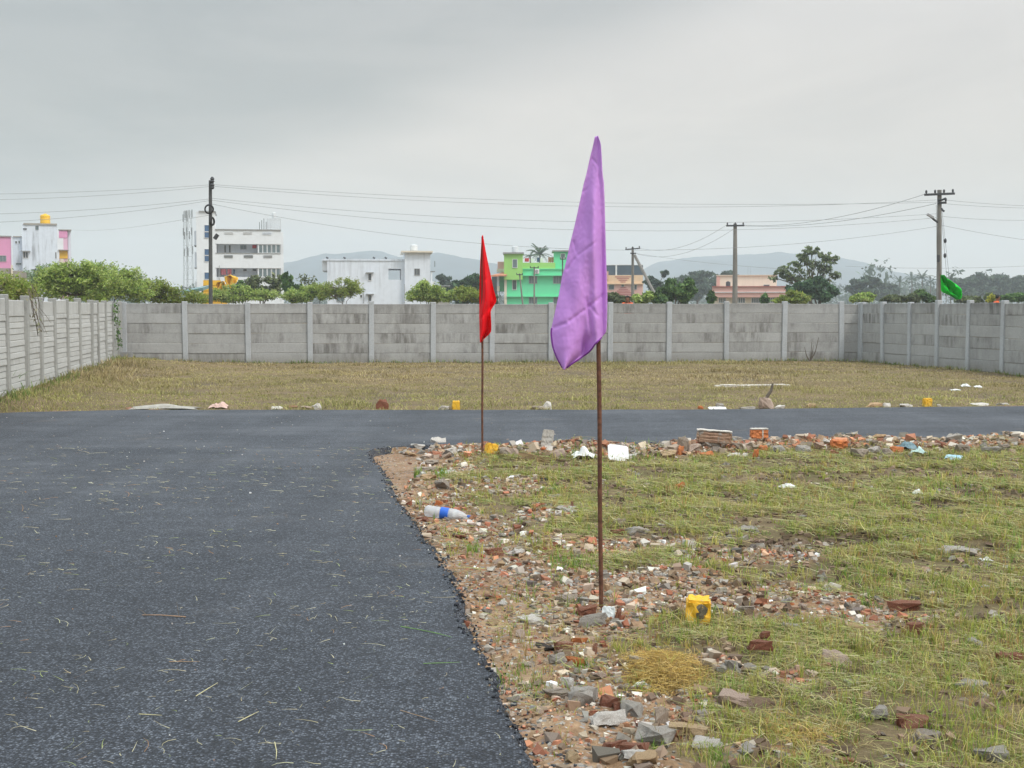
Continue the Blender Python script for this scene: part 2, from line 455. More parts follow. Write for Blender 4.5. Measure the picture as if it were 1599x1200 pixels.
M['dark_pole'] = simple('dark_weathered_pole', (0.085, 0.085, 0.085), 0.8, 0.25, 1.2)
M['iron'] = simple('dark_iron', (0.06, 0.06, 0.065), 0.6, 0.2, 8, metal=0.3)
M['black'] = simple('black_rubber', (0.02, 0.02, 0.022), 0.6, 0.2, 8)
M['wire'] = simple('wire', (0.33, 0.34, 0.35), 0.6, 0.1, 1)
M['rust'] = simple('rusty_rebar', (0.125, 0.052, 0.030), 0.85, 0.5, 30, 0.001, bscale=300)
M['white'] = simple('white_sheet', (0.75, 0.75, 0.74), 0.6, 0.06, 20, 0.001)
M['pale_tile'] = simple('pale_tile', (0.66, 0.69, 0.68), 0.35, 0.08, 25)
# ================================================================== GROUND
# right edge of the near road, then near edge of the crossing road, read off the photograph
RE = [G(*p) for p in [(820, 1200), (790, 1130), (765, 1080), (750, 1035), (736, 1000), (724, 965), (712, 932), (694, 900), (676, 868),
                      (660, 836), (640, 806), (618, 778), (604, 750), (592, 728), (578, 712), (580, 703), (600, 698), (640, 696)]]
NE = [G(*p) for p in [(760, 696), (900, 695), (1050, 691.5), (1200, 688), (1400, 685), (1599, 682)]]
RE_arr = np.array([(1.6, -12.0), (0.72, 0.0)] + RE)
def edge_x(y):        # x of the near road's right edge
    ys = RE_arr[:14, 1]; xs = RE_arr[:14, 0]
    return np.interp(y, ys, xs)
def near_y(x):        # y of the crossing road's near edge
    return np.interp(x, [RE_arr[-1, 0]] + [p[0] for p in NE] + [60], [RE_arr[-1, 1]] + [p[1] for p in NE] + [19.5])
def far_y(x):
    return np.interp(x, [-9.2, -8.0, -6.1, -1, 3, 8.5, 60], [20.3, 20.75, 21.35, 21.3, 21.4, 22.2, 26])

WL = lambda y: -9.3 - 0.18 * (y - 26.5)           # left wall line
WR = lambda y: 10.87 - 0.201 * (y - 42.0)         # right wall line
WB = lambda x: 40.3 + (x + 11.8) * 0.075          # back wall line

def blob(x, y, px, py, rx, ry, w=1.0):
    bx, by = G(px, py, -0.05)
    return w * np.exp(-(((x - bx) / rx) ** 2 + ((y - by) / ry) ** 2))
SOILB = [(800, 760, .45, .7), (870, 800, .5, .7), (880, 850, .7, .6), (1010, 850, .45, .35), (1180, 870, .7, .35), (1150, 920, .6, .33),
         (1290, 945, .6, .33), (1020, 940, .6, .5), (1380, 965, .3, .3), (1000, 900, .6, .4), (1120, 1040, .25, .25), (1060, 1150, .25, .3), (1230, 1060, .18, .2), (1180, 1180, .3, .15)]
DIRTB = [(1440, 790, .6, .35), (1400, 820, .7, .35), (1500, 775, .35, .25), (1290, 845, .6, .3), (1220, 860, .4, .2), (1560, 780, .25, .2), (1540, 855, .3, .15), (850, 722, .8, .25), (1330, 1050, .15, .15)]
def masks(x, y):
    x = np.asarray(x, float); y = np.asarray(y, float)
    wob = (fbm(x, y, 1.6, 4, 3) - 0.5)
    dx = x - edge_x(y)
    wid = np.interp(y, [3, 4.7, 5.5, 6.5, 8.0, 9.5, 11, 13, 15.4], [.85, .8, .85, .95, 1.15, .9, .75, .6, .6])
    s = sst(wid + wob * 0.9 - dx, -0.15, 0.25) * (y < near_y(x) + .3)
    ny = near_y(x)
    row = sst(y - (ny - 1.05 - wob * 0.5), -0.1, 0.25) * (y < ny + .4) * (x > -1.7)
    bl = 0
    for b in SOILB: bl = np.maximum(bl, blob(x, y, *b))
    s = np.maximum(np.maximum(s, row), sst(bl + wob * 1.1, 0.42, 0.75))
    s = np.where(y > ny, 0, s) * (x > -3)
    fy = far_y(x)
    verge = sst(0.35 + wob * 0.7 - (y - fy), -0.1, 0.2) * (y > fy - .3) * (y < fy + 2)
    s = np.maximum(s, verge * 0.8)
    dt = 0
    for b in DIRTB: dt = np.maximum(dt, blob(x, y, *b))
    dt = sst(dt + wob * 1.3, 0.5, 0.9)
    dt = np.maximum(dt, sst(fbm(x, y * 1.8, .9, 4, 207), .60, .70) * .75 * (y > 22.5) * (y < 42) * (x > WL(y)) * (x < WR(y)))
    return s, dt
def hz(x, y):
    x = np.asarray(x, float); y = np.asarray(y, float)
    s, dt = masks(x, y)
    fade = sst(y, 60, 45)
    lump = (fbm(x, y, 1.3, 3, 11) - 0.5) * 0.07 + (fbm(x, y, 7.0, 4, 21) - 0.5) * 0.035
    rub = (fbm(x, y, 4.0, 4, 31) - 0.42) * 0.10 * s
    z = -0.055 + lump * fade * sst(y, 2, 4) + rub - 0.05 * dt
    # rubble bank along the crossing road
    ny = near_y(x)
    ridge = np.exp(-((y - (ny - 0.55)) / 0.33) ** 2) * (x > -1.6) * sst(x, -1.6, -1.0)
    z = z + ridge * (0.05 + 0.07 * fbm(x, y, 2.0, 3, 41))
    # flat bed under the roads
    inroad = ((x < edge_x(y) + .02) & (y < 15.6)) | ((y > ny - .03) & (y < far_y(x) + .03))
    inroad &= (x > WL(y)) | (y < 20)
    near_edge = np.minimum(np.abs(x - edge_x(y)) + 100 * (y > 15.4), np.minimum(np.abs(y - ny), np.abs(y - far_y(x))))
    k = sst(near_edge, 0.0, 0.12)
    z = np.where(inroad, -0.075, -0.05 + (z + 0.05) * k)
    # lawn behind the crossing road lies nearly level with it
    back = sst(y, 21.3, 22.6) * (y < 400)
    z = z + back * 0.03
    # earth banked up at the left wall and the far left corner
    if True:
        dl = x - WL(y)
        z = z + 0.16 * np.exp(-(dl / 1.1) ** 2) * sst(y, 20.5, 22) * (y < 41)
        z = z + 0.12 * np.exp(-(((x + 9.9) / 1.3) ** 2 + ((y - 38.5) / 2.0) ** 2))
    out = np.maximum(np.maximum(sst(WL(y) - x, 0.25, 1.2), sst(x - WR(y), 0.25, 1.2)), sst(y - WB(x), 0.25, 1.2)) * sst(y, 14, 18)
    z = z * (1 - out) + (0.45 + (fbm(x, y, .05, 3, 5) - .5) * .3) * out
    return z
def zz(x, y): return float(hz(np.array([x]), np.array([y]))[0])
def P(px, py, dz=0.0):
    """point of the ground seen at a pixel of the photograph"""
    z = -0.05
    for _ in range(6):
        x, y = G(px, py, z); z = 0.5 * z + 0.5 * zz(x, y)
    x, y = G(px, py, z)
    return Vector((x, y, zz(x, y) + dz))

def axis(segs):
    out = []
    for a, b, st in segs:
        n = max(1, int(round((b - a) / st))); out += list(np.linspace(a, b, n, endpoint=False))
    out.append(segs[-1][1]); return np.array(out)
xs = axis([(-9000, -2000, 1400), (-2000, -300, 300), (-300, -40, 40), (-40, -14, 4), (-14, -2.2, .3), (-2.2, 7.6, .045), (7.6, 9.4, .1), (9.4, 14, .3), (14, 40, 4), (40, 300, 40), (300, 2000, 300), (2000, 9000, 1400)])
ys = axis([(-60, -10, 10), (-10, 3.4, .8), (3.4, 17, .045), (17, 22.5, .15), (22.5, 43, .3), (43, 60, 3), (60, 300, 30), (300, 2000, 250), (2000, 14000, 2000)])
X, Y = np.meshgrid(xs, ys); nx, nyy = len(xs), len(ys)
Z = hz(X, Y); S_, DT_ = masks(X, Y)
tanm = np.clip(sst(Y, 21, 23) * (0.25 + 1.1 * (fbm(X, Y, 0.35, 3, 77) - 0.3)) * (Y < 44), 0, 1)
i = np.arange(nyy - 1)[:, None] * nx + np.arange(nx - 1)[None, :]
quads = np.stack([i, i + 1, i + nx + 1, i + nx], -1).reshape(-1, 4)
ground = mesh_np('ground', np.stack([X, Y, Z], -1).reshape(-1, 3), quads.ravel(), np.full(len(quads), 4), M['ground'], smooth=True,
                 extra={'soil': S_.ravel(), 'dirt': DT_.ravel(), 'tan': tanm.ravel()})
tag(ground, kind='structure')

# ================================================================== ROAD (one slab, ragged edge)
def densify(pts, step, amp, seed, jag=True):
    out = []
    for k in range(len(pts) - 1):
        a = np.array(pts[k]); b = np.array(pts[k + 1]); L = np.linalg.norm(b - a); n = max(1, int(L / step))
        for j in range(n): out.append(a + (b - a) * j / n)
    out.append(np.array(pts[-1])); out = np.array(out)
    t = np.gradient(out, axis=0); t /= np.linalg.norm(t, axis=1)[:, None] + 1e-9
    nn = np.stack([t[:, 1], -t[:, 0]], 1)
    q = (fbm(out[:, 0], out[:, 1], 2.2, 3, seed) - .5) * 2 * amp + (fbm(out[:, 0], out[:, 1], 14, 3, seed + 5) - .5) * 1.3 * amp
    return out + nn * q[:, None], nn
right_side = [(1.6, -12.0), (0.72, 0.0)] + RE + NE + [(14, 18.0), (30, 20.5)]
o1, n1_ = densify(right_side, 0.03, 0.05, 9)
far_side = [(30, float(far_y(30)))] + [(x, float(far_y(x))) for x in np.arange(24, -8.7, -1.5)] + [(-8.75, 20.2)]
o2, n2_ = densify(far_side, 0.08, 0.05, 29)
left_side = [(-8.6, 15.5), (-7.5, 14.4), (-6.5, 12.5), (-6.0, 0), (-5.6, -12)]
o3, n3_ = densify([tuple(o2[-1])] + left_side, 0.3, 0.04, 39)
outline = np.concatenate([o1, o2[1:], o3[1:]])
nrm = np.concatenate([n1_, n2_[1:], n3_[1:]])
from mathutils.geometry import tessellate_polygon
N = len(outline)
tris = tessellate_polygon([[Vector((p[0], p[1], 0)) for p in outline]])
jit = 0.012 + 0.05 * fbm(outline[:, 0], outline[:, 1], 9, 3, 55)
mid_ = outline + nrm * (jit * 0.45)[:, None]
low = outline + nrm * (jit * 1.2)[:, None]
Vr = np.concatenate([np.c_[outline, np.zeros(N)], np.c_[mid_, np.full(N, -0.018) - 0.01 * fbm(mid_[:, 0], mid_[:, 1], 20, 2, 5)], np.c_[low, np.full(N, -0.085)]])
fl = []; cnt = []
a_ = outline[1] ;
area = 0.5 * np.sum(outline[:, 0] * np.roll(outline[:, 1], -1) - np.roll(outline[:, 0], -1) * outline[:, 1])
for t in tris:
    p0, p1, p2 = outline[t[0]], outline[t[1]], outline[t[2]]
    cr = (p1[0] - p0[0]) * (p2[1] - p0[1]) - (p1[1] - p0[1]) * (p2[0] - p0[0])
    fl += list(t) if cr > 0 else [t[0], t[2], t[1]]; cnt.append(3)
for k in range(N):
    q = (k + 1) % N
    for a, b in ((0, N), (N, 2 * N)):
        fl += [a + k, b + k, b + q, a + q] if area > 0 else [a + q, b + q, b + k, a + k]; cnt.append(4)
road = mesh_np('road', Vr, fl, cnt, M['asphalt'])
tag(road, kind='structure')

# ================================================================== numpy scatter tools
CUB_V = np.array([(x_, y_, z_) for z_ in (-.8, .8) for y_ in (-.8, .8) for x_ in (-.8, .8)])
CUB_F = np.array([(0, 2, 3), (0, 3, 1), (4, 5, 7), (4, 7, 6), (0, 1, 5), (0, 5, 4), (2, 6, 7), (2, 7, 3), (0, 4, 6), (0, 6, 2), (1, 3, 7), (1, 7, 5)])
def pebbles(name, x, y, size, cols, mat, label, cat, bury=0.25, flat=0.6, kind='stuff', z=None):
    n = len(x); z = hz(x, y) if z is None else z
    v = CUB_V[None] + RNG.uniform(-.42, .42, (n, 8, 3))
    sc = size[:, None] * np.stack([RNG.uniform(.7, 1.35, n), RNG.uniform(.6, 1.1, n), RNG.uniform(.35, .9, n) * flat / .6], 1)
    v = v * sc[:, None, :]
    an = RNG.uniform(0, 6.283, n); c, s = np.cos(an), np.sin(an)
    tl = RNG.normal(0, .5, n); ct, st = np.cos(tl), np.sin(tl)
    y1 = v[..., 1] * ct[:, None] - v[..., 2] * st[:, None]; z1 = v[..., 1] * st[:, None] + v[..., 2] * ct[:, None]
    vx = v[..., 0] * c[:, None] - y1 * s[:, None]; vy = v[..., 0] * s[:, None] + y1 * c[:, None]
    V = np.stack([vx + x[:, None], vy + y[:, None], z1 + (z + sc[:, 2] * (1 - 2 * bury))[:, None]], -1).reshape(-1, 3)
    Fc = (CUB_F[None] + (np.arange(n) * 8)[:, None, None]).reshape(-1)
    C = np.repeat(cols, 8, 0)
    o = mesh_np(name, V, Fc, np.full(n * 12, 3), mat, cols=C)
    tag(o, label, cat, kind=kind); return o
def pal(n, entries, var=0.25):
    w_ = np.array([e[0] for e in entries], float); w_ /= w_.sum()
    idx = RNG.choice(len(entries), n, p=w_); c = np.array([e[1] for e in entries])[idx]
    return np.clip(c * (1 + RNG.normal(0, var, (n, 1))) * (1 + RNG.normal(0, .022, (n, 3))), 0.005, 0.9)
RUB = [(3.6, (.30, .20, .125)), (1.5, (.34, .135, .08)), (2.6, (.39, .315, .24)), (1.6, (.35, .32, .28)), (1.1, (.58, .53, .46)), (.3, (.12, .105, .09)), (.7, (.47, .24, .14)), (.25, (.75, .73, .7)), (.8, (.22, .16, .115))]

def in_frame(x, y, pad=0.3):
    """ground in view, thinning out over the next two metres to the sides"""
    return np.clip((0.385 * y + pad + 2.4 - np.abs(x)) / 2.4, 0, 1) > vn(x * 37.0, y * 41.0, 8) * .9
def sample(n, x0, x1, y0, y1, dens):
    """n accepted points with probability dens(x, y); more of them near the camera"""
    ox, oy = [], []; k = 0
    while k < n:
        m = n * 3
        x = RNG.uniform(x0, x1, m); y = RNG.uniform(y0, y1, m)
        ok = RNG.uniform(0, 1, m) < dens(x, y)
        ox.append(x[ok]); oy.append(y[ok]); k += ok.sum()
    return np.concatenate(ox)[:n], np.concatenate(oy)[:n]

# gravel in the rubble
def d_rub(x, y):
    s, dt = masks(x, y)
    return np.where(in_frame(x, y) & (y < near_y(x) + .05) & (x > edge_x(y) - .02), s * np.clip((8.0 / y) ** 1.5, 0.12, 1.0) * (0.05 + 1.5 * fbm(x, y, 2.6, 3, 91) ** 1.6) * np.where((y > 6) & (x - edge_x(y) < .38) & (y < near_y(x) - 1), .45, 1), 0)
x, y = sample(17000, -2, 8.5, 4.2, 16.8, d_rub)
size = np.clip(RNG.lognormal(-5.25, .65, len(x)) * np.clip(y / 7, .8, 1.7), .0025, .03)
pebbles('gravel', x, y, size, pal(len(x), RUB), M['pebble'], 'small mixed brick and stone gravel over the brown soil', 'gravel')
# middle-sized broken pieces between the larger individual ones: angular, one mass
def d_mid(x, y):
    s, dt = masks(x, y)
    row = (y > near_y(x) - 1.0) * 1.0
    return np.where(in_frame(x, y) & (y < near_y(x) - .05) & (x > edge_x(y) + .05), np.maximum(s - .25, 0) * np.where(row > 0, .9, np.clip((6.3 / y) ** 2.2, 0.05, 1.0) * (0.05 + 1.5 * fbm(x, y, 2.1, 3, 191) ** 2) * np.where((y > 6) & (x - edge_x(y) < .38), .3, 1)), 0)
x, y = sample(3500, -2, 8.8, 4.2, 16.9, d_mid)
size = np.clip(RNG.lognormal(-4.45, .5, len(x)), .006, .04) * np.where(y > near_y(x) - 1.0, 1.7, 1)
pebbles('broken_rubble', x, y, size, pal(len(x), [(2.0, (.35, .155, .095)), (1.1, (.46, .21, .12)), (3.0, (.42, .33, .25)), (1.6, (.36, .315, .26)), (.9, (.54, .48, .40)), (1.6, (.42, .295, .195)), (.3, (.14, .12, .10)), (.2, (.70, .67, .62))]), M['pebble'],
        'angular broken brick and mortar rubble between the larger stones', 'rubble', bury=.27, flat=.6)
# crumbs of asphalt shed along the ragged road edge
t = RNG.integers(0, len(o1) - 1, 12000); off = np.abs(RNG.normal(0, .075, 12000)) - .02
ex = o1[t, 0] + n1_[t, 0] * off + RNG.normal(0, .01, 12000); ey = o1[t, 1] + n1_[t, 1] * off + RNG.normal(0, .01, 12000)
k = (ey > 4) & in_frame(ex, ey, .2)
k &= RNG.uniform(0, 1, len(ex)) < np.clip((7 / np.maximum(ey, 1)) ** 1.3, .15, .8); ex, ey, off = ex[k], ey[k], off[k]
ez = np.where(off < 0.012, 0.0, hz(ex, ey))
pebbles('asphalt_crumbs', ex, ey, RNG.uniform(.003, .0095, len(ex)), pal(len(ex), [(3, (.028, .030, .036)), (2, (.07, .075, .085)), (1.2, (.22, .22, .21)), (1.2, (.28, .19, .12))], .4), M['pebble'],
        'dark asphalt crumbs along the ragged road edge', 'asphalt crumbs', z=ez)
# clods on bare dirt patches and in the grass
x, y = sample(6600, 0, 8.5, 4.2, 15.5, lambda x, y: np.where(in_frame(x, y) & (x > edge_x(y) + .4) & (y < near_y(x) - .8), masks(x, y)[1] * .9 + .10, 0))
pebbles('soil_clods', x, y, RNG.uniform(.006, .028, len(x)), pal(len(x), [(3, (.15, .105, .07)), (2, (.24, .17, .12)), (1, (.28, .25, .21))]), M['pebble'],
        'crumbly clods of dark earth in bare patches of the grass', 'clods')

# ------------------------------------------------------------------ grass
def blades(name, x, y, h, wd, lean, cols, label, lying=False, z=None, curl=0.5):
    n = len(x); z = hz(x, y) if z is None else z
    an = RNG.uniform(0, 6.283, n); dx, dy = np.cos(an), np.sin(an)
    if lying:
        # long thin ribbons lying on the ground, three segments, gently bowed
        K = 4; L = h; V = np.zeros((n, K, 2, 3)); bow = RNG.normal(0, .25, n); lift = np.abs(RNG.normal(0, .018, n)) + .006
        rise = RNG.uniform(0, .25, n) * RNG.uniform(0, 1, n)
        for i_ in range(K):
            t_ = i_ / (K - 1); s_ = (t_ - .5) * L; b_ = bow * L * (t_ * (1 - t_)) * 2
            px_ = x + dx * s_ - dy * b_; py_ = y + dy * s_ + dx * b_
            pz_ = z + lift + rise * t_ * L + .3 * L * t_ * (1 - t_) * .3
            wv = wd * (1 - .75 * t_)
            V[:, i_, 0] = np.stack([px_ - dy * wv, py_ + dx * wv, pz_], -1); V[:, i_, 1] = np.stack([px_ + dy * wv, py_ - dx * wv, pz_ + wv * .6], -1)
        idx = (np.arange(n) * K * 2)[:, None, None]
        fq = np.array([[2 * i_, 2 * i_ + 1, 2 * i_ + 3, 2 * i_ + 2] for i_ in range(K - 1)])
        Fc = (fq[None] + idx).reshape(-1); C = np.repeat(cols, K * 2, 0)
        return tag(mesh_np(name, V.reshape(-1, 3), Fc, np.full(n * (K - 1), 4), M['blade'], cols=C), label, 'grass', kind='stuff')
    wa = RNG.uniform(0, 6.283, n); wx, wy = np.cos(wa) * wd, np.sin(wa) * wd
    l1 = lean * h * .35; l2 = lean * h
    z = z - .01
    B = np.stack([x, y, z], -1)
    m1 = B + np.stack([dx * l1, dy * l1, h * .55], -1); tp = B + np.stack([dx * l2, dy * l2, h * (1 - .25 * lean)], -1)
    Wv = np.stack([wx, wy, np.zeros(n)], -1)
    V = np.stack([B - Wv, B + Wv, m1 + Wv * .8, m1 - Wv * .8, tp], 1).reshape(-1, 3)
    idx = (np.arange(n) * 5)
    Fc = np.stack([idx, idx + 1, idx + 2, idx + 3, idx + 3, idx + 2, idx + 4], -1).reshape(-1)
    cn = np.tile([4, 3], n)
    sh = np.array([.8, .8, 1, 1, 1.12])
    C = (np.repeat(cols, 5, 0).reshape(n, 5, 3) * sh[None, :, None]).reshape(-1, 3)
    return tag(mesh_np(name, V, Fc, cn, M['blade'], cols=C), label, 'grass', kind='stuff')
GREENS = [(3, (.33, .37, .075)), (2.6, (.44, .41, .11)), (1.2, (.21, .31, .07)), (1.8, (.50, .40, .16)), (.7, (.42, .27, .10))]
STRAW = [(3, (.43, .38, .16)), (2.2, (.36, .29, .13)), (2.4, (.33, .37, .11)), (1.6, (.25, .18, .09)), (.5, (.60, .55, .34)), (1.2, (.22, .29, .08))]
def d_gr(x, y):
    s, dt = masks(x, y)
    return np.where(in_frame(x, y) & (x > edge_x(y) + .12) & (y < near_y(x) - .35), np.clip(1 - .89 * s, .022, 1) * (1 - .8 * dt) * np.clip((6.5 / y) ** 1.0, .30, 1) * np.clip(3.4 * (fbm(x, y, 2.2, 4, 61) - .34), .05, 1), 0)
# tufts: several blades share one root
x, y = sample(25000, -2, 9, 4.2, 16.5, d_gr)
nb = RNG.integers(2, 7, len(x)); xi = np.repeat(x, nb); yi = np.repeat(y, nb)
hh = np.repeat(RNG.lognormal(-2.98, .42, len(x)), nb) * RNG.uniform(.6, 1.3, len(xi))
sp_ = np.repeat(RNG.uniform(.004, .018, len(x)), nb)
xi = xi + RNG.normal(0, 1, len(xi)) * sp_; yi = yi + RNG.normal(0, 1, len(xi)) * sp_
base_c = pal(len(x), GREENS, .15); cc = np.repeat(base_c, nb, 0) * (1 + RNG.normal(0, .12, (len(xi), 1)))
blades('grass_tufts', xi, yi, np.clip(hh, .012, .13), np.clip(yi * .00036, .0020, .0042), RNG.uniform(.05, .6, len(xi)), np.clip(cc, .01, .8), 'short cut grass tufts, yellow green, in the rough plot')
# clippings lying flat
x, y = sample(62000, -2, 9, 4.2, 16.5, lambda x, y: np.clip(d_gr(x, y) * 1.1, 0, 1) * np.where(fbm(x, y, 3.0, 3, 66) > .53, 1.0, .08 + .022 * y))
blades('grass_clippings', x, y, RNG.uniform(.05, .22, len(x)) * np.clip(y / 8, .8, 1.3), np.clip(y * .00026, .0014, .0032), None, pal(len(x), STRAW, .22), 'dry straw coloured cut grass lying over the plot', lying=True)
# brighter fresh tufts at places where the photograph shows them
spots = [(775, 1070, .10, 60), (800, 1060, .08, 60), (830, 1075, .06, 70), (905, 1042, .04, 60), (895, 890, .12, 120), (920, 885, .10, 80), (875, 880, .08, 50), (873, 910, .03, 40),
         (1110, 965, .03, 45), (1050, 970, .05, 40), (690, 745, .06, 60), (1355, 950, .05, 40), (1200, 985, .05, 60), (1290, 920, .12, 60), (1345, 905, .2, 110),
         (1460, 1150, .1, 70), (1130, 1090, .05, 50), (1125, 1185, .05, 60), (1330, 1120, .06, 60), (1520, 1050, .15, 120), (1420, 900, .25, 110), (1560, 990, .2, 110),
         (930, 705, .2, 60), (890, 705, .15, 50), (1000, 715, .2, 60), (1380, 845, .25, 120), (1480, 775, .3, 110), (740, 860, .04, 45), (705, 1010, .03, 0), (1000, 1080, .04, 45), (1095, 1105, .04, 40), (630, 770, .05, 30), (860, 775, .15, 60), (650, 745, .05, 30), (1260, 1055, .05, 60), (1180, 975, .08, 50), (1080, 880, .15, 70), (1015, 1175, .04, 50), (1560, 1150, .15, 90)]
XX, YY, HH = [], [], []
for px_, py_, sp1, nn_ in spots:
    if not nn_: continue
    c_ = P(px_, py_); k_ = nn_
    XX.append(RNG.normal(c_.x, sp1 * .6, k_)); YY.append(RNG.normal(c_.y, sp1 * 1.2, k_)); HH.append(RNG.uniform(.03, .10, k_) * min(1.6, max(.8, c_.y / 8)))
x = np.concatenate(XX); y = np.concatenate(YY); h_ = np.concatenate(HH)
k = (x > edge_x(y) + .03) & (y < near_y(x) - .1)
x, y, h_ = x[k], y[k], h_[k]
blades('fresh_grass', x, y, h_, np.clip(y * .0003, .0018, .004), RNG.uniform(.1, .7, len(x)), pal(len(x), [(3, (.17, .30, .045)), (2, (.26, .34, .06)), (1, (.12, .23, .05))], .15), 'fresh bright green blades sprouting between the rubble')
# mown lawn between the crossing road and the walls
def d_lawn(x, y):
    ok = in_frame(x, y, .5) & (y > far_y(x) + .12) & (x > WL(y) + .1) & (x < WR(y) - .1) & (y < WB(x) - .12)
    return np.where(ok, np.clip((24 / y) ** 1.0, .4, 1) * np.clip(.15 + 1.5 * fbm(x, y, 1.3, 4, 62), 0, 1) * (1 - .7 * masks(x, y)[1]), 0)
x, y = sample(112000, -12.5, 16.5, 20.5, 42, d_lawn)
f_ = fbm(x, y, .33, 3, 77); g_ = np.clip((sst(f_, .62, .35) * .5 + sst(27.5 - y + (f_ - .5) * 8, -1, 4) * .85), 0, 1)[:, None]
ct = pal(len(x), [(3, (.40, .33, .155)), (2.2, (.34, .27, .12)), (1.5, (.50, .41, .24)), (1, (.20, .15, .07))], .22); cg = pal(len(x), [(2, (.35, .34, .11)), (2, (.42, .38, .15)), (1, (.22, .23, .07))], .22)
hl = RNG.uniform(.015, .06, len(x)) * (1 + 1.2 * (fbm(x, y, .7, 3, 99) > .62))
dl_ = x - WL(y); hl = hl * np.where(dl_ < 1.2, 1.9, 1.0)
blades('mown_lawn', x, y, hl, np.clip(y * .00022, .004, .009), RNG.uniform(.3, 1.5, len(x)), (ct * (1 - g_) + cg * g_) * (.62 + .8 * fbm(x, y, 1.1, 4, 305) ** 1.0)[:, None], 'mown tan and olive lawn behind the crossing road')
# taller green growth at the foot of the walls
XX, YY, HH = [], [], []
for k_ in range(75):
    yy = random.uniform(21.6, 40); hk = random.uniform(.5, 1.4); XX.append(RNG.normal(WL(yy) + .22, .13, 14)); YY.append(RNG.normal(yy, .16, 14)); HH.append(RNG.uniform(.04, .19, 14) * hk)
for k_ in range(150):
    xx = random.uniform(-11.4, 10.8); XX.append(RNG.normal(xx, .15, 10)); YY.append(WB(xx) - .16 - np.abs(RNG.normal(0, .06, 10))); HH.append(RNG.uniform(.04, .16, 10))
for k_ in range(70):
    yy = random.uniform(30, 41.5); XX.append(WR(yy) - .16 - np.abs(RNG.normal(0, .06, 10))); YY.append(RNG.normal(yy, .15, 10)); HH.append(RNG.uniform(.04, .14, 10))
c_ = P(12, 612)
XX.append(RNG.normal(c_.x - .15, .12, 260)); YY.append(RNG.normal(c_.y, .35, 260)); HH.append(RNG.uniform(.12, .5, 260))
x = np.concatenate(XX); y = np.concatenate(YY); h_ = np.concatenate(HH)
cw = pal(len(x), [(2, (.22, .26, .08)), (1, (.30, .26, .12)), (1, (.14, .22, .05))], .2); cw[-260:] = pal(260, [(1, (.16, .34, .05)), (1, (.24, .36, .08))], .15)
blades('wall_foot_grass', x, y, h_, np.full(len(x), .009), RNG.uniform(.1, .8, len(x)), cw, 'taller green grass growing at the foot of the compound walls')
# bits of straw on the asphalt
def d_road(x, y):
    return np.where(in_frame(x, y) & (x < edge_x(y) - .05) & (x > -.385 * y - .2), np.clip((6 / y) ** .9, .2, 1) * (.12 + 1.5 * np.clip(fbm(x, y, 1.0, 3, 15) - .35, 0, 1)), 0)
x, y = sample(1300, -7, 1, 4.3, 15.5, d_road)
blades('straw_bits', x, y, RNG.lognormal(-2.95, .45, len(x)), np.full(len(x), .0021) * np.clip(y / 7, .8, 1.6), None, pal(len(x), [(3, (.50, .46, .30)), (2, (.40, .34, .20)), (1, (.30, .34, .13)), (.8, (.32, .18, .09))], .15), 'thin bits of straw strewn over the asphalt', lying=True, z=np.zeros(len(x)) - .003)
x, y = sample(500, -8, 1, 4.3, 20, lambda x, y: np.where(in_frame(x, y) & ((x < edge_x(y) - .05) | (y > 16.5)) & (y < 20.3), .5, 0))
pebbles('road_grit', x, y, RNG.uniform(.002, .007, len(x)) * np.clip(y / 9, .8, 1.4), pal(len(x), [(2, (.38, .36, .33)), (3, (.26, .25, .23)), (1, (.28, .18, .11)), (.2, (.6, .6, .58))]), M['pebble'], 'pale grit scattered on the asphalt', 'grit', z=np.zeros(len(x)))
# ================================================================== COMPOUND WALLS
def slab_mesh(L, H, T, mat, groove=False):
    """one precast slab along local x, origin at its centre; edges chamfered, faces slightly uneven"""
    bm = bmesh.new(); bmesh.ops.create_cube(bm, size=1)
    for v in bm.verts: v.co = Vector((v.co.x * L, v.co.y * T, v.co.z * H))
    bmesh.ops.bevel(bm, geom=[e for e in bm.edges], offset=.010, segments=1, affect='EDGES')
    me = bpy.data.meshes.new('slab'); bm.to_mesh(me); bm.free(); me.materials.append(mat); return me
def post_mesh(W, T, H, mat):
    bm = bmesh.new(); bmesh.ops.create_cube(bm, size=1)
    for v in bm.verts: v.co = Vector((v.co.x * W, v.co.y * T, (v.co.z + .5) * H))
    bmesh.ops.bevel(bm, geom=[e for e in bm.edges], offset=.012, segments=1, affect='EDGES')
    me = bpy.data.meshes.new('post'); bm.to_mesh(me); bm.free(); me.materials.append(mat); return me
rw = random.Random(3)
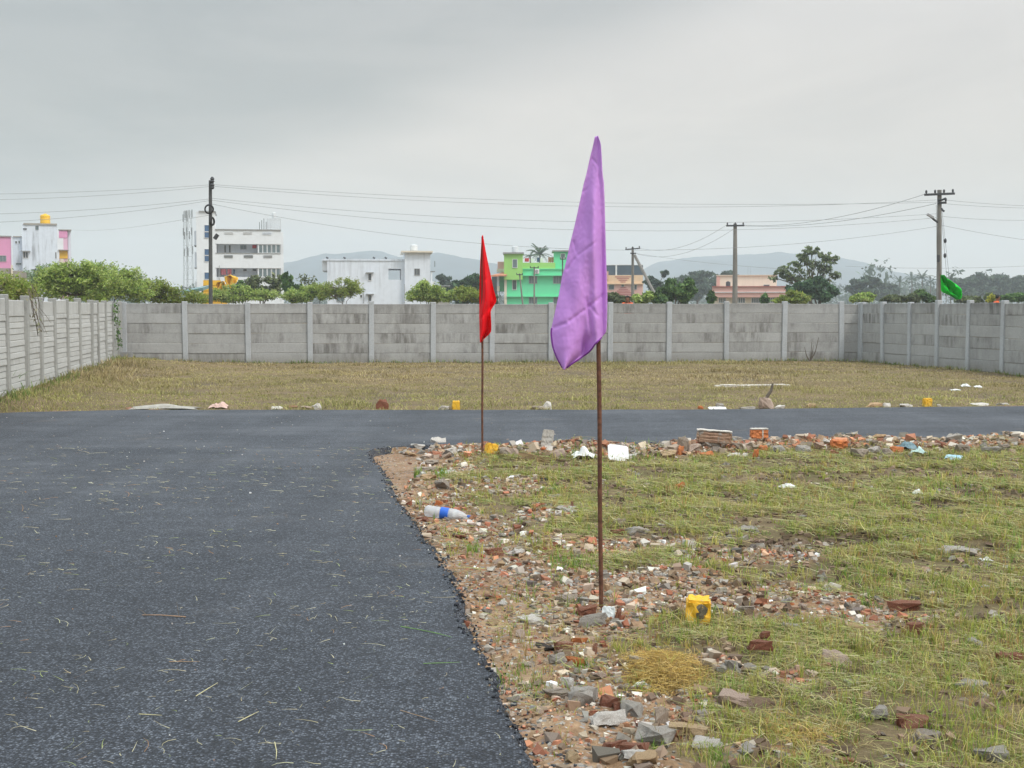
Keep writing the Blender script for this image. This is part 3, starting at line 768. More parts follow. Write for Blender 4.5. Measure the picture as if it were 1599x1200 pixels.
def compound_wall(label, pts, rows, smat, pmat, pw, side, slabT=.05, top=1.79, toprow=None, dark=None):
    """pts: post positions (x, y) along the wall; side: +1/-1 towards the plot (local y)"""
    r = root('compound_wall', label, 'wall', (pts[0][0], pts[0][1], 0))
    post = post_mesh(pw, .15, top + .33, pmat)
    for k, (x, y) in enumerate(pts):
        a = pts[min(k + 1, len(pts) - 1)]; b = pts[max(k - 1, 0)]; ang = math.atan2(a[1] - b[1], a[0] - b[0])
        o = link('post', post, r, Vector((x, y, -.3 + rw.uniform(-.02, .03))) - r.location)
        o.rotation_euler = (rw.uniform(-.012, .012), rw.uniform(-.011, .011), ang)
    for k in range(len(pts) - 1):
        (x0, y0), (x1, y1) = pts[k], pts[k + 1]
        L = math.hypot(x1 - x0, y1 - y0); ang = math.atan2(y1 - y0, x1 - x0)
        if L < .3: continue
        sm = dark if dark and rw.random() < .5 else smat
        cx_, cy_ = (x0 + x1) / 2, (y0 + y1) / 2
        ups = []
        z = top - .016 + rw.uniform(-.03, .010)
        if toprow: ups.append((z, toprow)); z -= toprow
        while z > -.1:
            h = rows; ups.append((z, h)); z -= h
        cache = {}
        for (zt, h) in ups:
            if h not in cache: cache[h] = slab_mesh(L - pw * .55, h - .003, slabT, sm)
            o = link('slab', cache[h], r, Vector((cx_, cy_, zt - h / 2)) - r.location)
            off = rw.uniform(-.010, .010)
            o.location += Vector((-math.sin(ang), math.cos(ang), 0)) * off
            tilt = .05 * side if h < .2 else rw.uniform(-.006, .006)
            o.rotation_euler = (tilt, rw.uniform(-.006, .006), ang)
    return r
# back wall
bp = [D(px, 520, 41) for px in (290, 388, 484.5, 580, 676, 768, 860, 952.5, 1044, 1134, 1224, 1314)]
def on_back(px):
    t = ray(px, 520); t = t[0] / t[1]; y_ = (40.3 + 11.8 * .075) / (1 - .075 * t); return (t * y_, y_)
back_pts = [on_back(194.5)] + [on_back(px) for px in (290, 388, 484.5, 580, 676, 768, 860, 952.5, 1044, 1134, 1224, 1314)] + [on_back(1343)]
compound_wall('long grey precast slab wall across the far end of the mown plot', back_pts, .2985, M['slab'], M['post'], .155, -1)
def on_left(px):
    t = ray(px, 540); t = t[0] / t[1]; y_ = (-9.3 + .18 * 26.5) / (t + .18); return (t * y_, y_)
lp = [on_left(px) for px in (8.6, 38, 61, 83.4, 103.5, 122.7, 141, 151.5, 163.6, 174.5, 182.7)]
yy = lp[0][1]; pre = []
while yy > 11: yy -= 1.72; pre.append((WL(yy), yy))
left_pts = pre[::-1] + lp + [(back_pts[0][0] - .10, back_pts[0][1] - .2)]
compound_wall('pale precast wall of narrow ribbed boards running back along the left side', left_pts, .107, M['slab_left'], M['post_left'], .15, -1, .045, 1.80, .29)
def on_right(px):
    t = ray(px, 540); t = t[0] / t[1]; y_ = 19.31 / (t + .201); return (t * y_, y_)
rp = [(back_pts[-1][0] + .02, back_pts[-1][1] - .16)] + [on_right(px) for px in (1380, 1422, 1465, 1513, 1567)]
yy = rp[-1][1]
while yy > 24: yy -= 1.6; rp.append((WR(yy), yy))
compound_wall('dark stained precast slab wall running forward along the right side', rp, .2985, M['slab_dark'], M['post'], .15, -1, dark=M['slab'])

# ================================================================== BUILDINGS BEYOND THE WALL
def glass(name, c):
    m, n, p, _ = newmat(name)
    n.set(p.inputs['Base Color'], n.mix(n.noise(geo_pos(n), 1.2, 3), tuple(x * .7 for x in c), tuple(x * 1.4 for x in c)))
    p.inputs['Roughness'].default_value = .25; return m
M['glass_dark'] = glass('dark_glass', (.06, .065, .07)); M['glass_blue'] = glass('blue_glass', (.045, .11, .22)); M['glass_grey'] = glass('grey_glass', (.13, .17, .18))
M['b_white'] = plaster('old_white_plaster', (.70, .75, .82), (.24, .25, .27), .95, .35)
M['b_white2'] = plaster('white_plaster', (.74, .78, .84), (.34, .35, .37), .55)
M['b_white3'] = plaster('clean_white_plaster', (.78, .80, .82), (.45, .45, .44), .22)
M['b_pink'] = plaster('pink_plaster', (.72, .30, .50), (.40, .22, .30), .35)
M['b_pink_pale'] = plaster('pale_pink_plaster', (.72, .45, .58), (.5, .36, .42), .3)
M['b_grey'] = plaster('bare_cement', (.36, .33, .29), (.18, .16, .14), .6)
M['b_green'] = plaster('mint_green_plaster', (.15, .72, .38), (.12, .42, .25), .15)
M['b_green_dk'] = plaster('deep_green_plaster', (.10, .42, .20), (.08, .24, .14), .2)
M['b_olive'] = plaster('light_olive_green_plaster', (.34, .66, .16), (.22, .33, .12), .2)
M['b_peach'] = plaster('peach_plaster', (.74, .52, .34), (.45, .32, .22), .25)
M['b_rose'] = plaster('rose_plaster', (.66, .38, .33), (.42, .27, .24), .3)
M['b_cream'] = plaster('cream_plaster', (.74, .66, .54), (.48, .40, .32), .3)
M['stripe'] = simple('dark_red_stripe', (.42, .12, .12), .8, .1)
M['slate'] = simple('slate_blue_sheet', (.065, .095, .13), .5, .15, .5)
M['tile_roof'] = simple('orange_roof_tile', (.55, .23, .13), .85, .25, 2)
M['b_yellow'] = plaster('yellow_paint', (.80, .46, .03), (.5, .3, .05), .25)
M['tank_yellow'] = simple('yellow_plastic_tank', (.86, .50, .02), .45, .08, 1)
M['tank_white'] = simple('white_plastic_tank', (.66, .68, .69), .5, .06, 1)
M['tank_black'] = simple('black_plastic_tank', (.05, .055, .06), .5, .1, 1)
M['teal_sheet'] = simple('teal_sheet_roof', (.16, .27, .28), .5, .15, 1)
M['frame_white'] = simple('white_window_frame', (.70, .70, .70), .6, .05, 1)
M['shade'] = simple('grey_sunshade', (.33, .33, .33), .9, .15, 2)
M['red_cloth'] = simple('red_cloth', (.55, .03, .05), .8, .2, 3)
M['pink_cloth'] = simple('pink_cloth', (.70, .20, .24), .8, .2, 3)
M['blue_cloth'] = simple('navy_cloth', (.04, .08, .17), .8, .2, 3)
M['orange_cloth'] = simple('orange_cloth', (.75, .12, .03), .8, .1, 6)

class Bld:
    """a building turned to face the plot; positions are read off the photograph on its own front plane"""
    def __init__(s, name, label, Y, px, group=None, cat='building', base=.42):
        s.th = math.atan((px - 799.5) / F); s.d = Y / math.cos(s.th); s.Y = Y; s.base = base
        s.n = Vector((math.sin(s.th), math.cos(s.th), 0)); s.u = Vector((math.cos(s.th), -math.sin(s.th), 0))
        s.r = root(name, label, cat, (s.n.x * s.d, s.n.y * s.d, base), group); s.r.rotation_euler = (0, 0, -s.th)
    def W(s, px, py, dy=0):
        v = Vector(ray(px, py)); v = v * ((s.d + dy) / v.dot(s.n)); return Vector((v.x, v.y, EYE + v.z))
    def loc(s, w_):
        q = Vector(w_) - s.r.location; return Vector((q.dot(s.u), q.dot(s.n), q.z))
    def rect(s, x0, y0, x1, y1, dy=0):
        a = s.loc(s.W(x0, (y0 + y1) / 2, dy)); b = s.loc(s.W(x1, (y0 + y1) / 2, dy)); xm = (x0 + x1) / 2
        return a.x, b.x, max(s.W(xm, y1, dy).z - s.base, 0), s.W(xm, y0, dy).z - s.base
    def emit(s, mb, name, mat, parent=None):
        me = bpy.data.meshes.new(name); me.from_pydata([tuple(v) for v in mb.v], [], mb.f); me.materials.append(mat); me.update()
        o = bpy.data.objects.new(name, me); COL.objects.link(o); o.parent = parent or s.r; return o
    def box(s, name, mat, x0, y0, x1, y1, dy=0, depth=6, label=None, parent=None):
        X0, X1, Z0, Z1 = s.rect(x0, y0, x1, y1, dy)
        o = s.emit(MB().box(X0, X1, dy, dy + depth, Z0, Z1), name, mat, parent)
        if label: o['label'] = label
        return o
    def window(s, x0, y0, x1, y1, dy=0, gl='glass_dark', mull=1, fr='frame_white', shade=False, fw=.07):
        X0, X1, Z0, Z1 = s.rect(x0, y0, x1, y1, dy); y = dy
        m = MB()
        m.box(X0 - fw, X0, y - .06, y - .002, Z0, Z1).box(X1, X1 + fw, y - .06, y - .002, Z0, Z1)
        m.box(X0 - fw, X1 + fw, y - .07, y - .002, Z1, Z1 + fw).box(X0 - fw, X1 + fw, y - .09, y - .002, Z0 - fw, Z0)
        for k in range(1, mull + 1):
            xx = X0 + (X1 - X0) * k / (mull + 1); m.box(xx - fw * .4, xx + fw * .4, y - .055, y - .012, Z0, Z1)
        w_ = s.emit(m, 'window', M[fr])
        s.emit(MB().box(X0, X1, y - .02, y - .004, Z0, Z1), 'pane', M[gl], w_)
        if shade: s.emit(MB().box(X0 - .35, X1 + .35, y - .55, y - .003, Z1 + fw + .003, Z1 + fw + .10), 'sunshade', M['shade'], w_)
        return w_
def DD(px, py, Y):
    return Y[0].W(px, py, Y[1]) if isinstance(Y, tuple) else D(px, py, Y)
def tank(px0, px1, py0, py1, Y, mat, label, ribs=True, cat='water tank', dz=0):
    a = DD(px0, py0, Y); b = DD(px1, py1, Y); r = (b.x - a.x) / 2; h = a.z - b.z
    c = Vector(((a.x + b.x) / 2, (a.y + b.y) / 2 + r * .3, b.z + dz))
    rt = root('water_tank', label, cat, c)
    pr = [(r, 0)]
    nr = 5
    for k in range(nr):
        z0 = h * .8 * k / nr; pr += [(r, z0 + .02), (r * .965, z0 + h * .05), (r * .965, z0 + h * .09), (r, z0 + h * .12)]
    pr += [(r, h * .8), (r * .75, h * .9), (r * .35, h * .94)]
    MB().lathe(pr, c, seg=20).build('body', mat, rt, smooth=True)
    MB().lathe([(r * .34, h * .93), (r * .34, h), (r * .1, h * 1.02)], c, seg=14).build('lid', mat, rt)
    return rt

# -- weathered white building at the left, pink parts
B = Bld('white_house', 'weathered white three storey house with pink and yellow balcony corner, far left', 190, 65)
B.box('wall', M['b_white'], 35, 350, 90, 478, 0, 9)
B.box('wall', M['b_grey'], 36.5, 349, 89, 351.5, -.15, 9.3, label='grey stained coping along the roof edge')
B.box('wall', M['b_white3'], 90, 360, 93, 478, .5, 8)
B.box('wall', M['b_pink_pale'], 91.2, 360, 106.5, 478, 1.0, 7, label='pink balcony side of the house')
B.box('panel', M['b_pink'], 91.5, 361, 105, 371.5, .92, .2, label='deep pink balcony panel')
B.box('panel', M['b_white3'], 90.5, 372.5, 99, 390, .90, .2)
B.box('wall', M['b_white2'], 107, 360, 111.5, 478, 1.6, 6)
B.box('wall', M['b_grey'], 91, 358.6, 111.5, 360, .8, 7)
B.box('panel', M['b_yellow'], 92.5, 391.5, 105.5, 404, .86, .2, label='yellow painted balcony recess')
B.box('ledge', M['b_grey'], 91, 390.3, 107.5, 391.3, .3, .8)
B.box('panel', M['b_cream'], 94, 404.5, 99.5, 418, .87, .2)
B.box('wall', M['b_white'], 20.5, 370, 35, 478, .8, 8)
B.box('ledge', M['b_grey'], 20, 369, 35, 370.5, .6, 8)
B.window(36.5, 394, 43.5, 403, shade=True); B.window(37, 427, 44.5, 435, shade=True); B.window(86.5, 394.5, 88, 404, fw=.04, mull=0)
B.window(36.3, 357, 41.5, 358.8, fr='shade', mull=0, fw=.03); B.window(55.5, 353.5, 60, 359, fr='shade', gl='glass_grey', mull=0, fw=.03)
B.window(24, 377, 26.5, 380.5, dy=.8, mull=0, fw=.04); B.window(29, 376.5, 31, 380.5, dy=.8, mull=0, fw=.04); B.window(25, 411, 33, 414, dy=.8, mull=0, fw=.04, gl='glass_grey')
tank(61, 78.5, 334, 350, (B, 1.5), M['tank_yellow'], 'bright yellow ribbed water tank on the roof of the weathered white house')
B = Bld('pink_house', 'pink painted house wall cut off by the left edge of the photo', 186, 0)
B.box('wall', M['b_pink'], -45, 369.5, 18, 480, 0, 10)
B.box('wall', M['b_white2'], 18, 368.5, 20.5, 480, -.1, 9)
B.box('ledge', M['shade'], -45, 368, 18, 369.6, -.2, 10.3)
B.window(0, 400, 9, 408, mull=1, gl='glass_grey', fr='shade')
# unfinished grey wall in front of it
b = Bld('cement_wall', 'rough unfinished cement wall rising behind the left compound wall', 62, 10, cat='wall')
b.box('panel', M['b_grey'], -30, 419, 17.5, 478, 0, .3); b.box('panel', M['b_grey'], 20.5, 423, 36, 478, 0, .3)
b.box('pillar', M['b_cream'], 17.5, 414, 20.5, 478, -.15, .5); b.box('pillar', M['b_grey'], 35, 426, 42, 478, .2, .4)
# -- telecom mast
def lattice(label, px, Y, ytop, wt, wb, legs=4, panels=True):
    base = D(px, 470, Y); top = D(px, ytop, Y); r = root('telecom_mast', label, 'mast', (base.x, Y, .4))
    H = top.z - .4; n = 9
    def corner(k, t):
        w_ = (wb + (wt - wb) * t) / F * Y / 2; sx, sy = [(-1, -1), (1, -1), (1, 1), (-1, 1)][k]
        return Vector((base.x + sx * w_, Y + sy * w_, .4 + H * t))
    for k in range(4): MB().tube([corner(k, 0), corner(k, 1)], .03, 4).build('leg', M['mast'], r)
    m = MB()
    for j in range(n):
        for k in range(4):
            q = (k + 1) % 4; m.tube([corner(k, j / n), corner(q, (j + 1) / n)] if (j + k) % 2 else [corner(q, j / n), corner(k, (j + 1) / n)], .018, 3); m.tube([corner(k, j / n), corner(q, j / n)], .018, 3)
    m.build('bracing', M['mast'], r)
    if panels:
        for t_, an in ((.97, 0), (.97, 2), (.93, 4), (.80, 1), (.80, 3.2), (.76, 5), (.62, .5), (.60, 2.6)):
            c = Vector((base.x + math.cos(an) * wt / F * Y * .75, Y + math.sin(an) * 1.0, .4 + H * t_))
            MB().obox(c, (.22, .2, 1.9)).build('antenna', M['mast'], r)
    return r
M['mast'] = simple('galvanised_steel', (.22, .23, .23), .6, .1, 1, metal=.2)
lattice('slim steel lattice mast with antennas left of the tall white building', 297.5, 330, 329, 5.5, 10)
lattice('thinner steel lattice mast, left of its twin, behind the left pole', 290.5, 345, 330, 3.5, 7)
# -- white three-storey building
B = Bld('apartment_building', 'tall white apartment building with long balconies behind the left pole', 182, 385)
B.box('wall', M['b_white3'], 307, 330.5, 336, 478, -.8, 8, label='stair tower')
B.box('ledge', M['shade'], 310.5, 329.6, 336.5, 331, -1.0, 8.4)
B.box('wall', M['b_white2'], 303.5, 361, 308, 383, .6, 4); B.box('ledge', M['shade'], 303, 383, 309, 384.2, .2, 4)
B.box('wall', M['b_white2'], 304, 394, 308, 418, .6, 4); B.box('ledge', M['shade'], 303.5, 418, 309, 419.2, .2, 4)
B.box('wall', M['b_white3'], 305, 440, 308, 478, .6, 4)
B.box('wall', M['b_white2'], 336, 380, 440, 478, 1.5, 7)           # recessed storey wall
B.box('parapet', M['b_white3'], 334.5, 359.5, 438.5, 381.5, -.6, 10)
B.box('ledge', M['shade'], 334, 358.3, 439, 359.5, -.75, 10.3)
B.box('parapet', M['b_white3'], 334.5, 396, 438.5, 419, -.6, 2.1)
B.box('ledge', M['shade'], 334.3, 395.3, 438.5, 396, -.7, .4)
B.box('parapet', M['b_white3'], 334.5, 433, 438.5, 447, -.6, 2.1); B.box('parapet', M['b_white3'], 334.5, 458, 438.5, 478, -.6, 2.1)
B.box('wall', M['b_white3'], 438.5, 363, 443, 478, .8, 8)
B.box('pillar', M['b_white3'], 334.5, 381.5, 338, 396, -.55, 1.9); B.box('pillar', M['b_white3'], 334.5, 419, 338, 433, -.55, 1.9)
for y0, y1 in ((383, 395), (420, 432)):
    for k, (x0, x1) in enumerate(((404.5, 409.5), (411, 416.3), (418, 423), (425, 430), (432, 437))):
        B.window(x0, y0, x1, y1, dy=-.45, gl='glass_grey', mull=0, fw=.06)
B.box('wall', M['b_white3'], 402.5, 381.5, 404, 396, -.5, 2); B.box('wall', M['b_white3'], 402.5, 419, 404, 433, -.5, 2)
B.window(350.5, 383.5, 352.8, 394.5, dy=1.5, mull=0, fw=.03); B.window(357.5, 383.5, 360, 394.5, dy=1.5, mull=0, fw=.03)
B.window(376, 384, 384, 389, dy=1.5, fr='shade', gl='glass_grey'); B.window(380, 420.5, 385, 423.5, dy=1.5, mull=0); B.window(394.5, 420.5, 400, 423.5, dy=1.5, mull=0)
for (x0, y0, x1, y1, g_) in ((351, 362.5, 364, 366, 'frame_white'), (380, 362.5, 393.5, 366, 'frame_white'), (410, 363, 424, 367, 'b_white2'), (350, 398.5, 363.5, 403, 'mast'), (381, 398.5, 395, 403, 'mast'), (411.5, 398.8, 425, 402.8, 'shade'), (381, 436, 395, 440, 'mast'), (411.5, 436, 425, 440, 'mast')):
    X0, X1, Z0, Z1 = B.rect(x0, y0, x1, y1, -.6); m = MB(); nS = 4
    for k in range(nS): m.box(X0, X1, -.68, -.604, Z0 + (Z1 - Z0) * k / nS + .01, Z0 + (Z1 - Z0) * (k + .7) / nS)
    B.emit(m, 'vent', M[g_])
for y0, y1 in ((352, 361.5), (363, 371.5), (389.5, 398.5), (400, 408.5), (426, 436)):
    B.window(319.5, y0, 327, y1, dy=-.8, gl='glass_blue', mull=0, fw=.05)
o = B.box('pipe', M['shade'], 342, 415, 343, 440, -.9, .12)
def water_cage():
    a = DD(404, 341, (B, 3)); b = DD(438, 358.5, (B, 3)); m = MB()
    r = root('rooftop_tank_frame', 'pale louvred tank enclosure on the roof of the apartment building', 'enclosure', ((a.x + b.x) / 2, (a.y + b.y) / 2, b.z)); Yc = max(a.y, b.y)
    n = 7
    for k in range(n):
        z = b.z + (a.z - b.z) * (k + .3) / n; MB().box(a.x + (.9 if k < 5 else 1.0), b.x, Yc, Yc + .2, z, z + .16).build('slat', M['tank_white'], r)
    for x_ in (a.x + 1.0, (a.x + b.x) / 2, b.x - .1): MB().box(x_, x_ + .12, Yc + .2, Yc + .35, b.z, a.z).build('post', M['tank_white'], r)
    for k in range(4): MB().tube([(a.x + .3 * k, Yc, b.z), (a.x + .3 * k, Yc, b.z + 1.0 + .5 * ((k * 7) % 3) / 2)], .05, 4).build('antenna', M['mast'], r)
    tank(424, 431, 331.5, 341, (B, 3.5), M['tank_white'], 'small white dome tank on top of the louvred enclosure')
water_cage()
def clothes(px0, px1, py0, py1, Y, mat, label, seed=0):
    a = DD(px0, py0, Y); b = DD(px1, py1, Y); m = MB(); n = 8; vs = []; fs = []
    for i_ in range(n + 1):
        for j in range(5):
            vs.append((a.x + (b.x - a.x) * i_ / n, a.y + (b.y - a.y) * i_ / n + .08 * math.sin(i_ * 1.9 + seed) * j / 4, a.z + (b.z - a.z) * j / 4 * (1 - .12 * math.sin(i_ * 2.3 + seed))))
    for i_ in range(n):
        for j in range(4): k = i_ * 5 + j; fs.append((k, k + 1, k + 6, k + 5))
    o = m.add(vs, fs).build('hanging_cloth', mat, None, origin=((a.x + b.x) / 2, (a.y + b.y) / 2, b.z)); s = o.modifiers.new('thickness', 'SOLIDIFY'); s.thickness = .02
    return tag(o, label, 'laundry')
clothes(344.5, 353, 420.5, 429.5, (B, .6), M['pink_cloth'], 'pink cloth drying on the lower balcony of the apartment building, left piece', 1)
clothes(355, 361.5, 420.5, 429, (B, .6), M['pink_cloth'], 'pink cloth drying on the lower balcony of the apartment building, right piece', 2)
clothes(364, 367, 421, 428, (B, .6), M['blue_cloth'], 'dark blue garment hung beside pink cloths on the lower balcony', 3)
clothes(394, 400.5, 383, 388, (B, .6), M['red_cloth'], 'dull red cloth hung on the upper balcony of the apartment building', 4)
# yellow structure and yellow sheet, teal lean-to
B = Bld('yellow_shed', 'bright yellow painted shed standing behind the left electricity pole', 118, 330)
for k in range(9): B.box('panel', M['b_yellow'], 317.3, 438 + k * 4.1, 345, 441.9 + k * 4.1, 0 if k % 2 else .05, 3)
B.box('panel', M['b_yellow'], 345.5, 444, 355, 476, .5, 2)
a = D(350, 431, 112); b = D(371, 456, 112)
def ragged(name, poly, Y, mat, label, cat, amp=.25, th=.05, nu=14, nv=14, seed=1):
    xs_ = [p[0] for p in poly]; V_ = []; 
    ys_ = sorted(set(p[1] for p in poly)); y0, y1 = ys_[0], ys_[-1]
    def span(y):
        hit = []
        for k in range(len(poly)):
            (xa, ya), (xb, yb) = poly[k], poly[(k + 1) % len(poly)]
            if (ya - y) * (yb - y) <= 0 and ya != yb: hit.append(xa + (xb - xa) * (y - ya) / (yb - ya))
        return min(hit), max(hit)
    vs, fs = [], []
    rr = random.Random(seed)
    for j in range(nv + 1):
        y = y0 + (y1 - y0) * (.004 + .992 * j / nv); l, r_ = span(y)
        for i_ in range(nu + 1):
            p = D(l + (r_ - l) * i_ / nu, y, Y); p.y += amp * math.sin(i_ * .9 + j * .6 + seed) * .5 + rr.uniform(-.1, .1) * amp; vs.append(p)
    for j in range(nv):
        for i_ in range(nu): k = j * (nu + 1) + i_; fs.append((k, k + nu + 1, k + nu + 2, k + 1))
    c = D((min(xs_) + max(xs_)) / 2, y1, Y)
    o = MB().add(vs, fs).build(name, mat, None, origin=c, smooth=True); s = o.modifiers.new('thickness', 'SOLIDIFY'); s.thickness = th
    return tag(o, label, cat)
ragged('yellow_sheet', [(349, 432), (360, 430), (371, 433), (370, 441), (366, 446), (364, 456), (361, 457), (357, 446), (352, 440)], 112, M['b_yellow'], 'ragged bright yellow sheet hanging among shrubs below the apartment building', 'sheet', .5)
ragged('yellow_sheet', [(339, 441), (350, 440), (355, 447), (354, 460), (348, 464), (338, 462)], 113, M['b_yellow'], 'lower crumpled yellow sheet right beside the yellow shed', 'sheet', .5, seed=4)
p0, p1 = D(281, 456.5, 115), D(317, 449.5, 113)
rr_ = root('lean_to_roof', 'thin dark teal lean-to roof sloping up to the yellow shed', 'roof', (p0.x, 115, .4))
MB().add([(p0.x, 115, p0.z), (p1.x, 113, p1.z), (p1.x, 116, p1.z + .3), (p0.x, 118, p0.z + .3), (p0.x, 115, p0.z - .25), (p1.x, 113, p1.z - .25), (p1.x, 116, p1.z + .05), (p0.x, 118, p0.z + .05)],
         [(0, 1, 2, 3), (7, 6, 5, 4), (0, 4, 5, 1), (1, 5, 6, 2), (2, 6, 7, 3), (3, 7, 4, 0)]).build('sheet', M['teal_sheet'], rr_)
for pp in (p0, p1):
    MB().tube([(pp.x + (.3 if pp is p0 else -.3), pp.y + 1, .4), (pp.x + (.3 if pp is p0 else -.3), pp.y + 1, pp.z)], .06, 5).build('post', M['iron'], rr_)
# -- white two-storey house in the middle
B = Bld('white_house', 'flat roofed white two storey house with an open square hole upstairs', 190, 590)
B.box('wall', M['b_white2'], 511, 437, 632, 478, 0, 8); B.box('wall', M['b_white2'], 511, 407.5, 606.5, 437, 0, 8)
B.box('wall', M['b_white2'], 606.5, 407.5, 626, 420, 0, 8, label='lintel over the open hole'); B.box('wall', M['b_white2'], 626, 407.5, 632, 437, 0, 8)
B.box('wall', M['b_white2'], 632, 394.5, 672, 478, -.7, 8, label='stair tower')
B.box('roof', M['b_cream'], 626.5, 392, 676, 394.5, -1.3, 9.5)
B.box('ledge', M['b_white'], 503, 404.8, 632, 407.5, -.12, 8.2)
B.box('parapet', M['b_white3'], 503, 443.5, 511, 458, .8, 5); B.box('parapet', M['b_white3'], 503, 407.5, 511, 423, .8, 5); B.box('ledge', M['shade'], 504, 423, 511, 424.2, .7, 5)
B.box('parapet', M['b_white3'], 672, 440, 679.5, 456.5, .8, 4); B.box('pillar', M['mast'], 678.5, 408, 679.5, 417, .8, .3); B.box('ledge', M['shade'], 672.5, 423.5, 679.5, 424.5, .8, 3); B.box('pillar', M['b_white3'], 673, 425, 675, 440, .9, .4)
for x0, y0, x1, y1 in ((575.3, 427.5, 579.7, 438), (575.3, 461, 579.7, 472)): B.window(x0, y0, x1, y1, shade=True, mull=0)
B.window(647.7, 420.5, 655, 429.5, dy=-.7, mull=2, fr='shade'); B.window(648, 453.5, 655, 463, dy=-.7, mull=1, fr='shade')
B.window(562.5, 461, 565.5, 465, mull=0, fw=.04); B.window(563, 455.5, 564.5, 457.5, mull=0, fw=.03); B.window(526, 461, 537, 471, mull=1, gl='glass_grey', fr='shade')
B.box('pipe', M['shade'], 567.3, 450, 568, 474, -.12, .1); B.box('pipe', M['shade'], 631.6, 444, 632.2, 474, -.85, .1)
for x_ in (511, 538, 584, 602.5):
    a = B.loc(B.W(x_ - 1.8, 402.2, 1)); b = B.loc(B.W(x_ + 1.8, 404, 1)); B.emit(MB().tube([a, b], .12, 4), 'bracket', M['iron'])
    B.emit(MB().tube([B.loc(B.W(x_, 403, 1.1)), B.loc(B.W(x_, 406, 1.1))], .05, 4), 'bracket_post', M['iron'])
tank(640, 652, 381.5, 391.6, (B, 2), M['tank_white'], 'white water tank on the stair tower of the middle white house')
# -- green house
B = Bld('green_house', 'mint green two storey house with an olive green stair tower', 200, 830)
B.box('wall', M['b_green'], 791.5, 430, 942, 478, 0, 10); B.box('wall', M['b_green'], 816, 420.5, 942, 430, -.3, 10)
B.box('parapet', M['b_olive'], 816, 410.5, 867, 420.5, -.2, 9.5, label='olive green roof parapet')
B.box('ledge', M['b_green'], 816, 429.6, 942, 431, -.7, 1.2); B.box('ledge', M['b_green'], 791, 462.5, 942, 464, -.5, 1)
B.box('ledge', M['b_green'], 816, 419.8, 880, 421, -.5, 1)
B.box('wall', M['b_olive'], 787, 396.5, 816, 437, -.8, 6, label='olive green stair tower'); B.box('roof', M['shade'], 785, 394.2, 818, 396.5, -1.2, 7)
B.window(800.8, 405.5, 807.3, 418, dy=-.8, gl='glass_grey', mull=0); B.window(800.5, 438, 806, 452.5, mull=0)
B.window(826.5, 431.8, 838, 442.5, mull=2, gl='glass_grey', fr='shade'); B.window(864.5, 431.8, 876.5, 442.5, mull=2, gl='glass_grey', fr='shade')
B.window(826.5, 465, 838, 474, mull=2, gl='glass_grey', fr='shade'); B.window(864.5, 465, 876.5, 474, mull=2, gl='glass_grey', fr='shade')
B.box('wall', M['b_green'], 865.5, 393, 941, 420.5, .5, 6, label='green room on the roof'); B.box('roof', M['shade'], 862.5, 391, 942, 393, 0, 7)
B.window(876, 397, 882, 403, dy=.5, gl='glass_grey', mull=0)
B.box('wall', M['b_green_dk'], 780, 431, 787, 455.5, .6, 4, label='darker green wall of the left wing'); B.box('pillar', M['b_cream'], 787.5, 431, 791.3, 478, -.3, .8)
B.box('wall', M['glass_dark'], 768, 431, 780, 478, 2.5, 3, label='dark block painted as the shaded interior of the left wing'); B.box('pillar', M['b_white'], 776, 431, 779.5, 478, .3, .6)  # dark block stands in for the shade inside the open wing
B.box('parapet', M['b_cream'], 776, 447, 780, 455, .2, .4)
a, b = D(766, 430.5, 199), D(791.5, 424, 199)
MB().add([(a.x, 198.5, a.z), (b.x, 198.5, a.z + .1), (b.x, 202, b.z), (a.x + 1.6, 202, b.z - .1), (a.x, 198.5, a.z - .2), (b.x, 198.5, a.z - .1), (b.x, 202, b.z - .2), (a.x + 1.6, 202, b.z - .3)],
         [(0, 1, 2, 3), (7, 6, 5, 4), (0, 4, 5, 1), (1, 5, 6, 2), (2, 6, 7, 3), (3, 7, 4, 0)]).build('roof', M['tile_roof'], B.r)['label'] = 'orange tiled eave over the left wing'
B.box('wall', M['b_rose'], 777, 409, 787, 421, 3, 3, label='small pink room behind the olive tower'); B.box('wall', M['b_cream'], 775.5, 420, 787, 425, 2.8, 3)
ac = Bld('air_conditioner', 'white air conditioner box high on the green house wall', 199.2, 838, cat='air conditioner', base=D(838, 427.5, 199).z); ac.base = ac.r.location.z; ac.box('casing', M['white'], 834.5, 420.3, 842, 427.5, 0, .5)
ac.emit(MB().lathe([(.24, 0), (.24, .03), (.05, .04)], ac.loc(ac.W(838, 424, -.01)), Matrix.Rotation(R(90), 3, 'X'), 14), 'fan_grille', M['shade'])
tank(799, 809.5, 384, 394, (B, 1), M['tank_white'], 'white water tank on the olive green stair tower')
clothes(819.5, 826, 403.5, 409, (B, 2), M['red_cloth'], 'red cloths drying on the green house roof, left end', 5)
clothes(829, 833, 404, 409, (B, 2), M['white'], 'pale cloth drying on the green house roof beside the red ones', 6)
clothes(838.5, 842.5, 402.5, 409.5, (B, 2), M['blue_cloth'], 'navy cloth drying on the green house roof', 7)
clothes(843.5, 848, 403.5, 411, (B, 2), M['white'], 'white cloth drying on the green house roof beside the navy one', 8)
clothes(856, 864.5, 402, 410, (B, 3), M['tile_roof'], 'orange brown mat hung by the green rooftop room', 9)
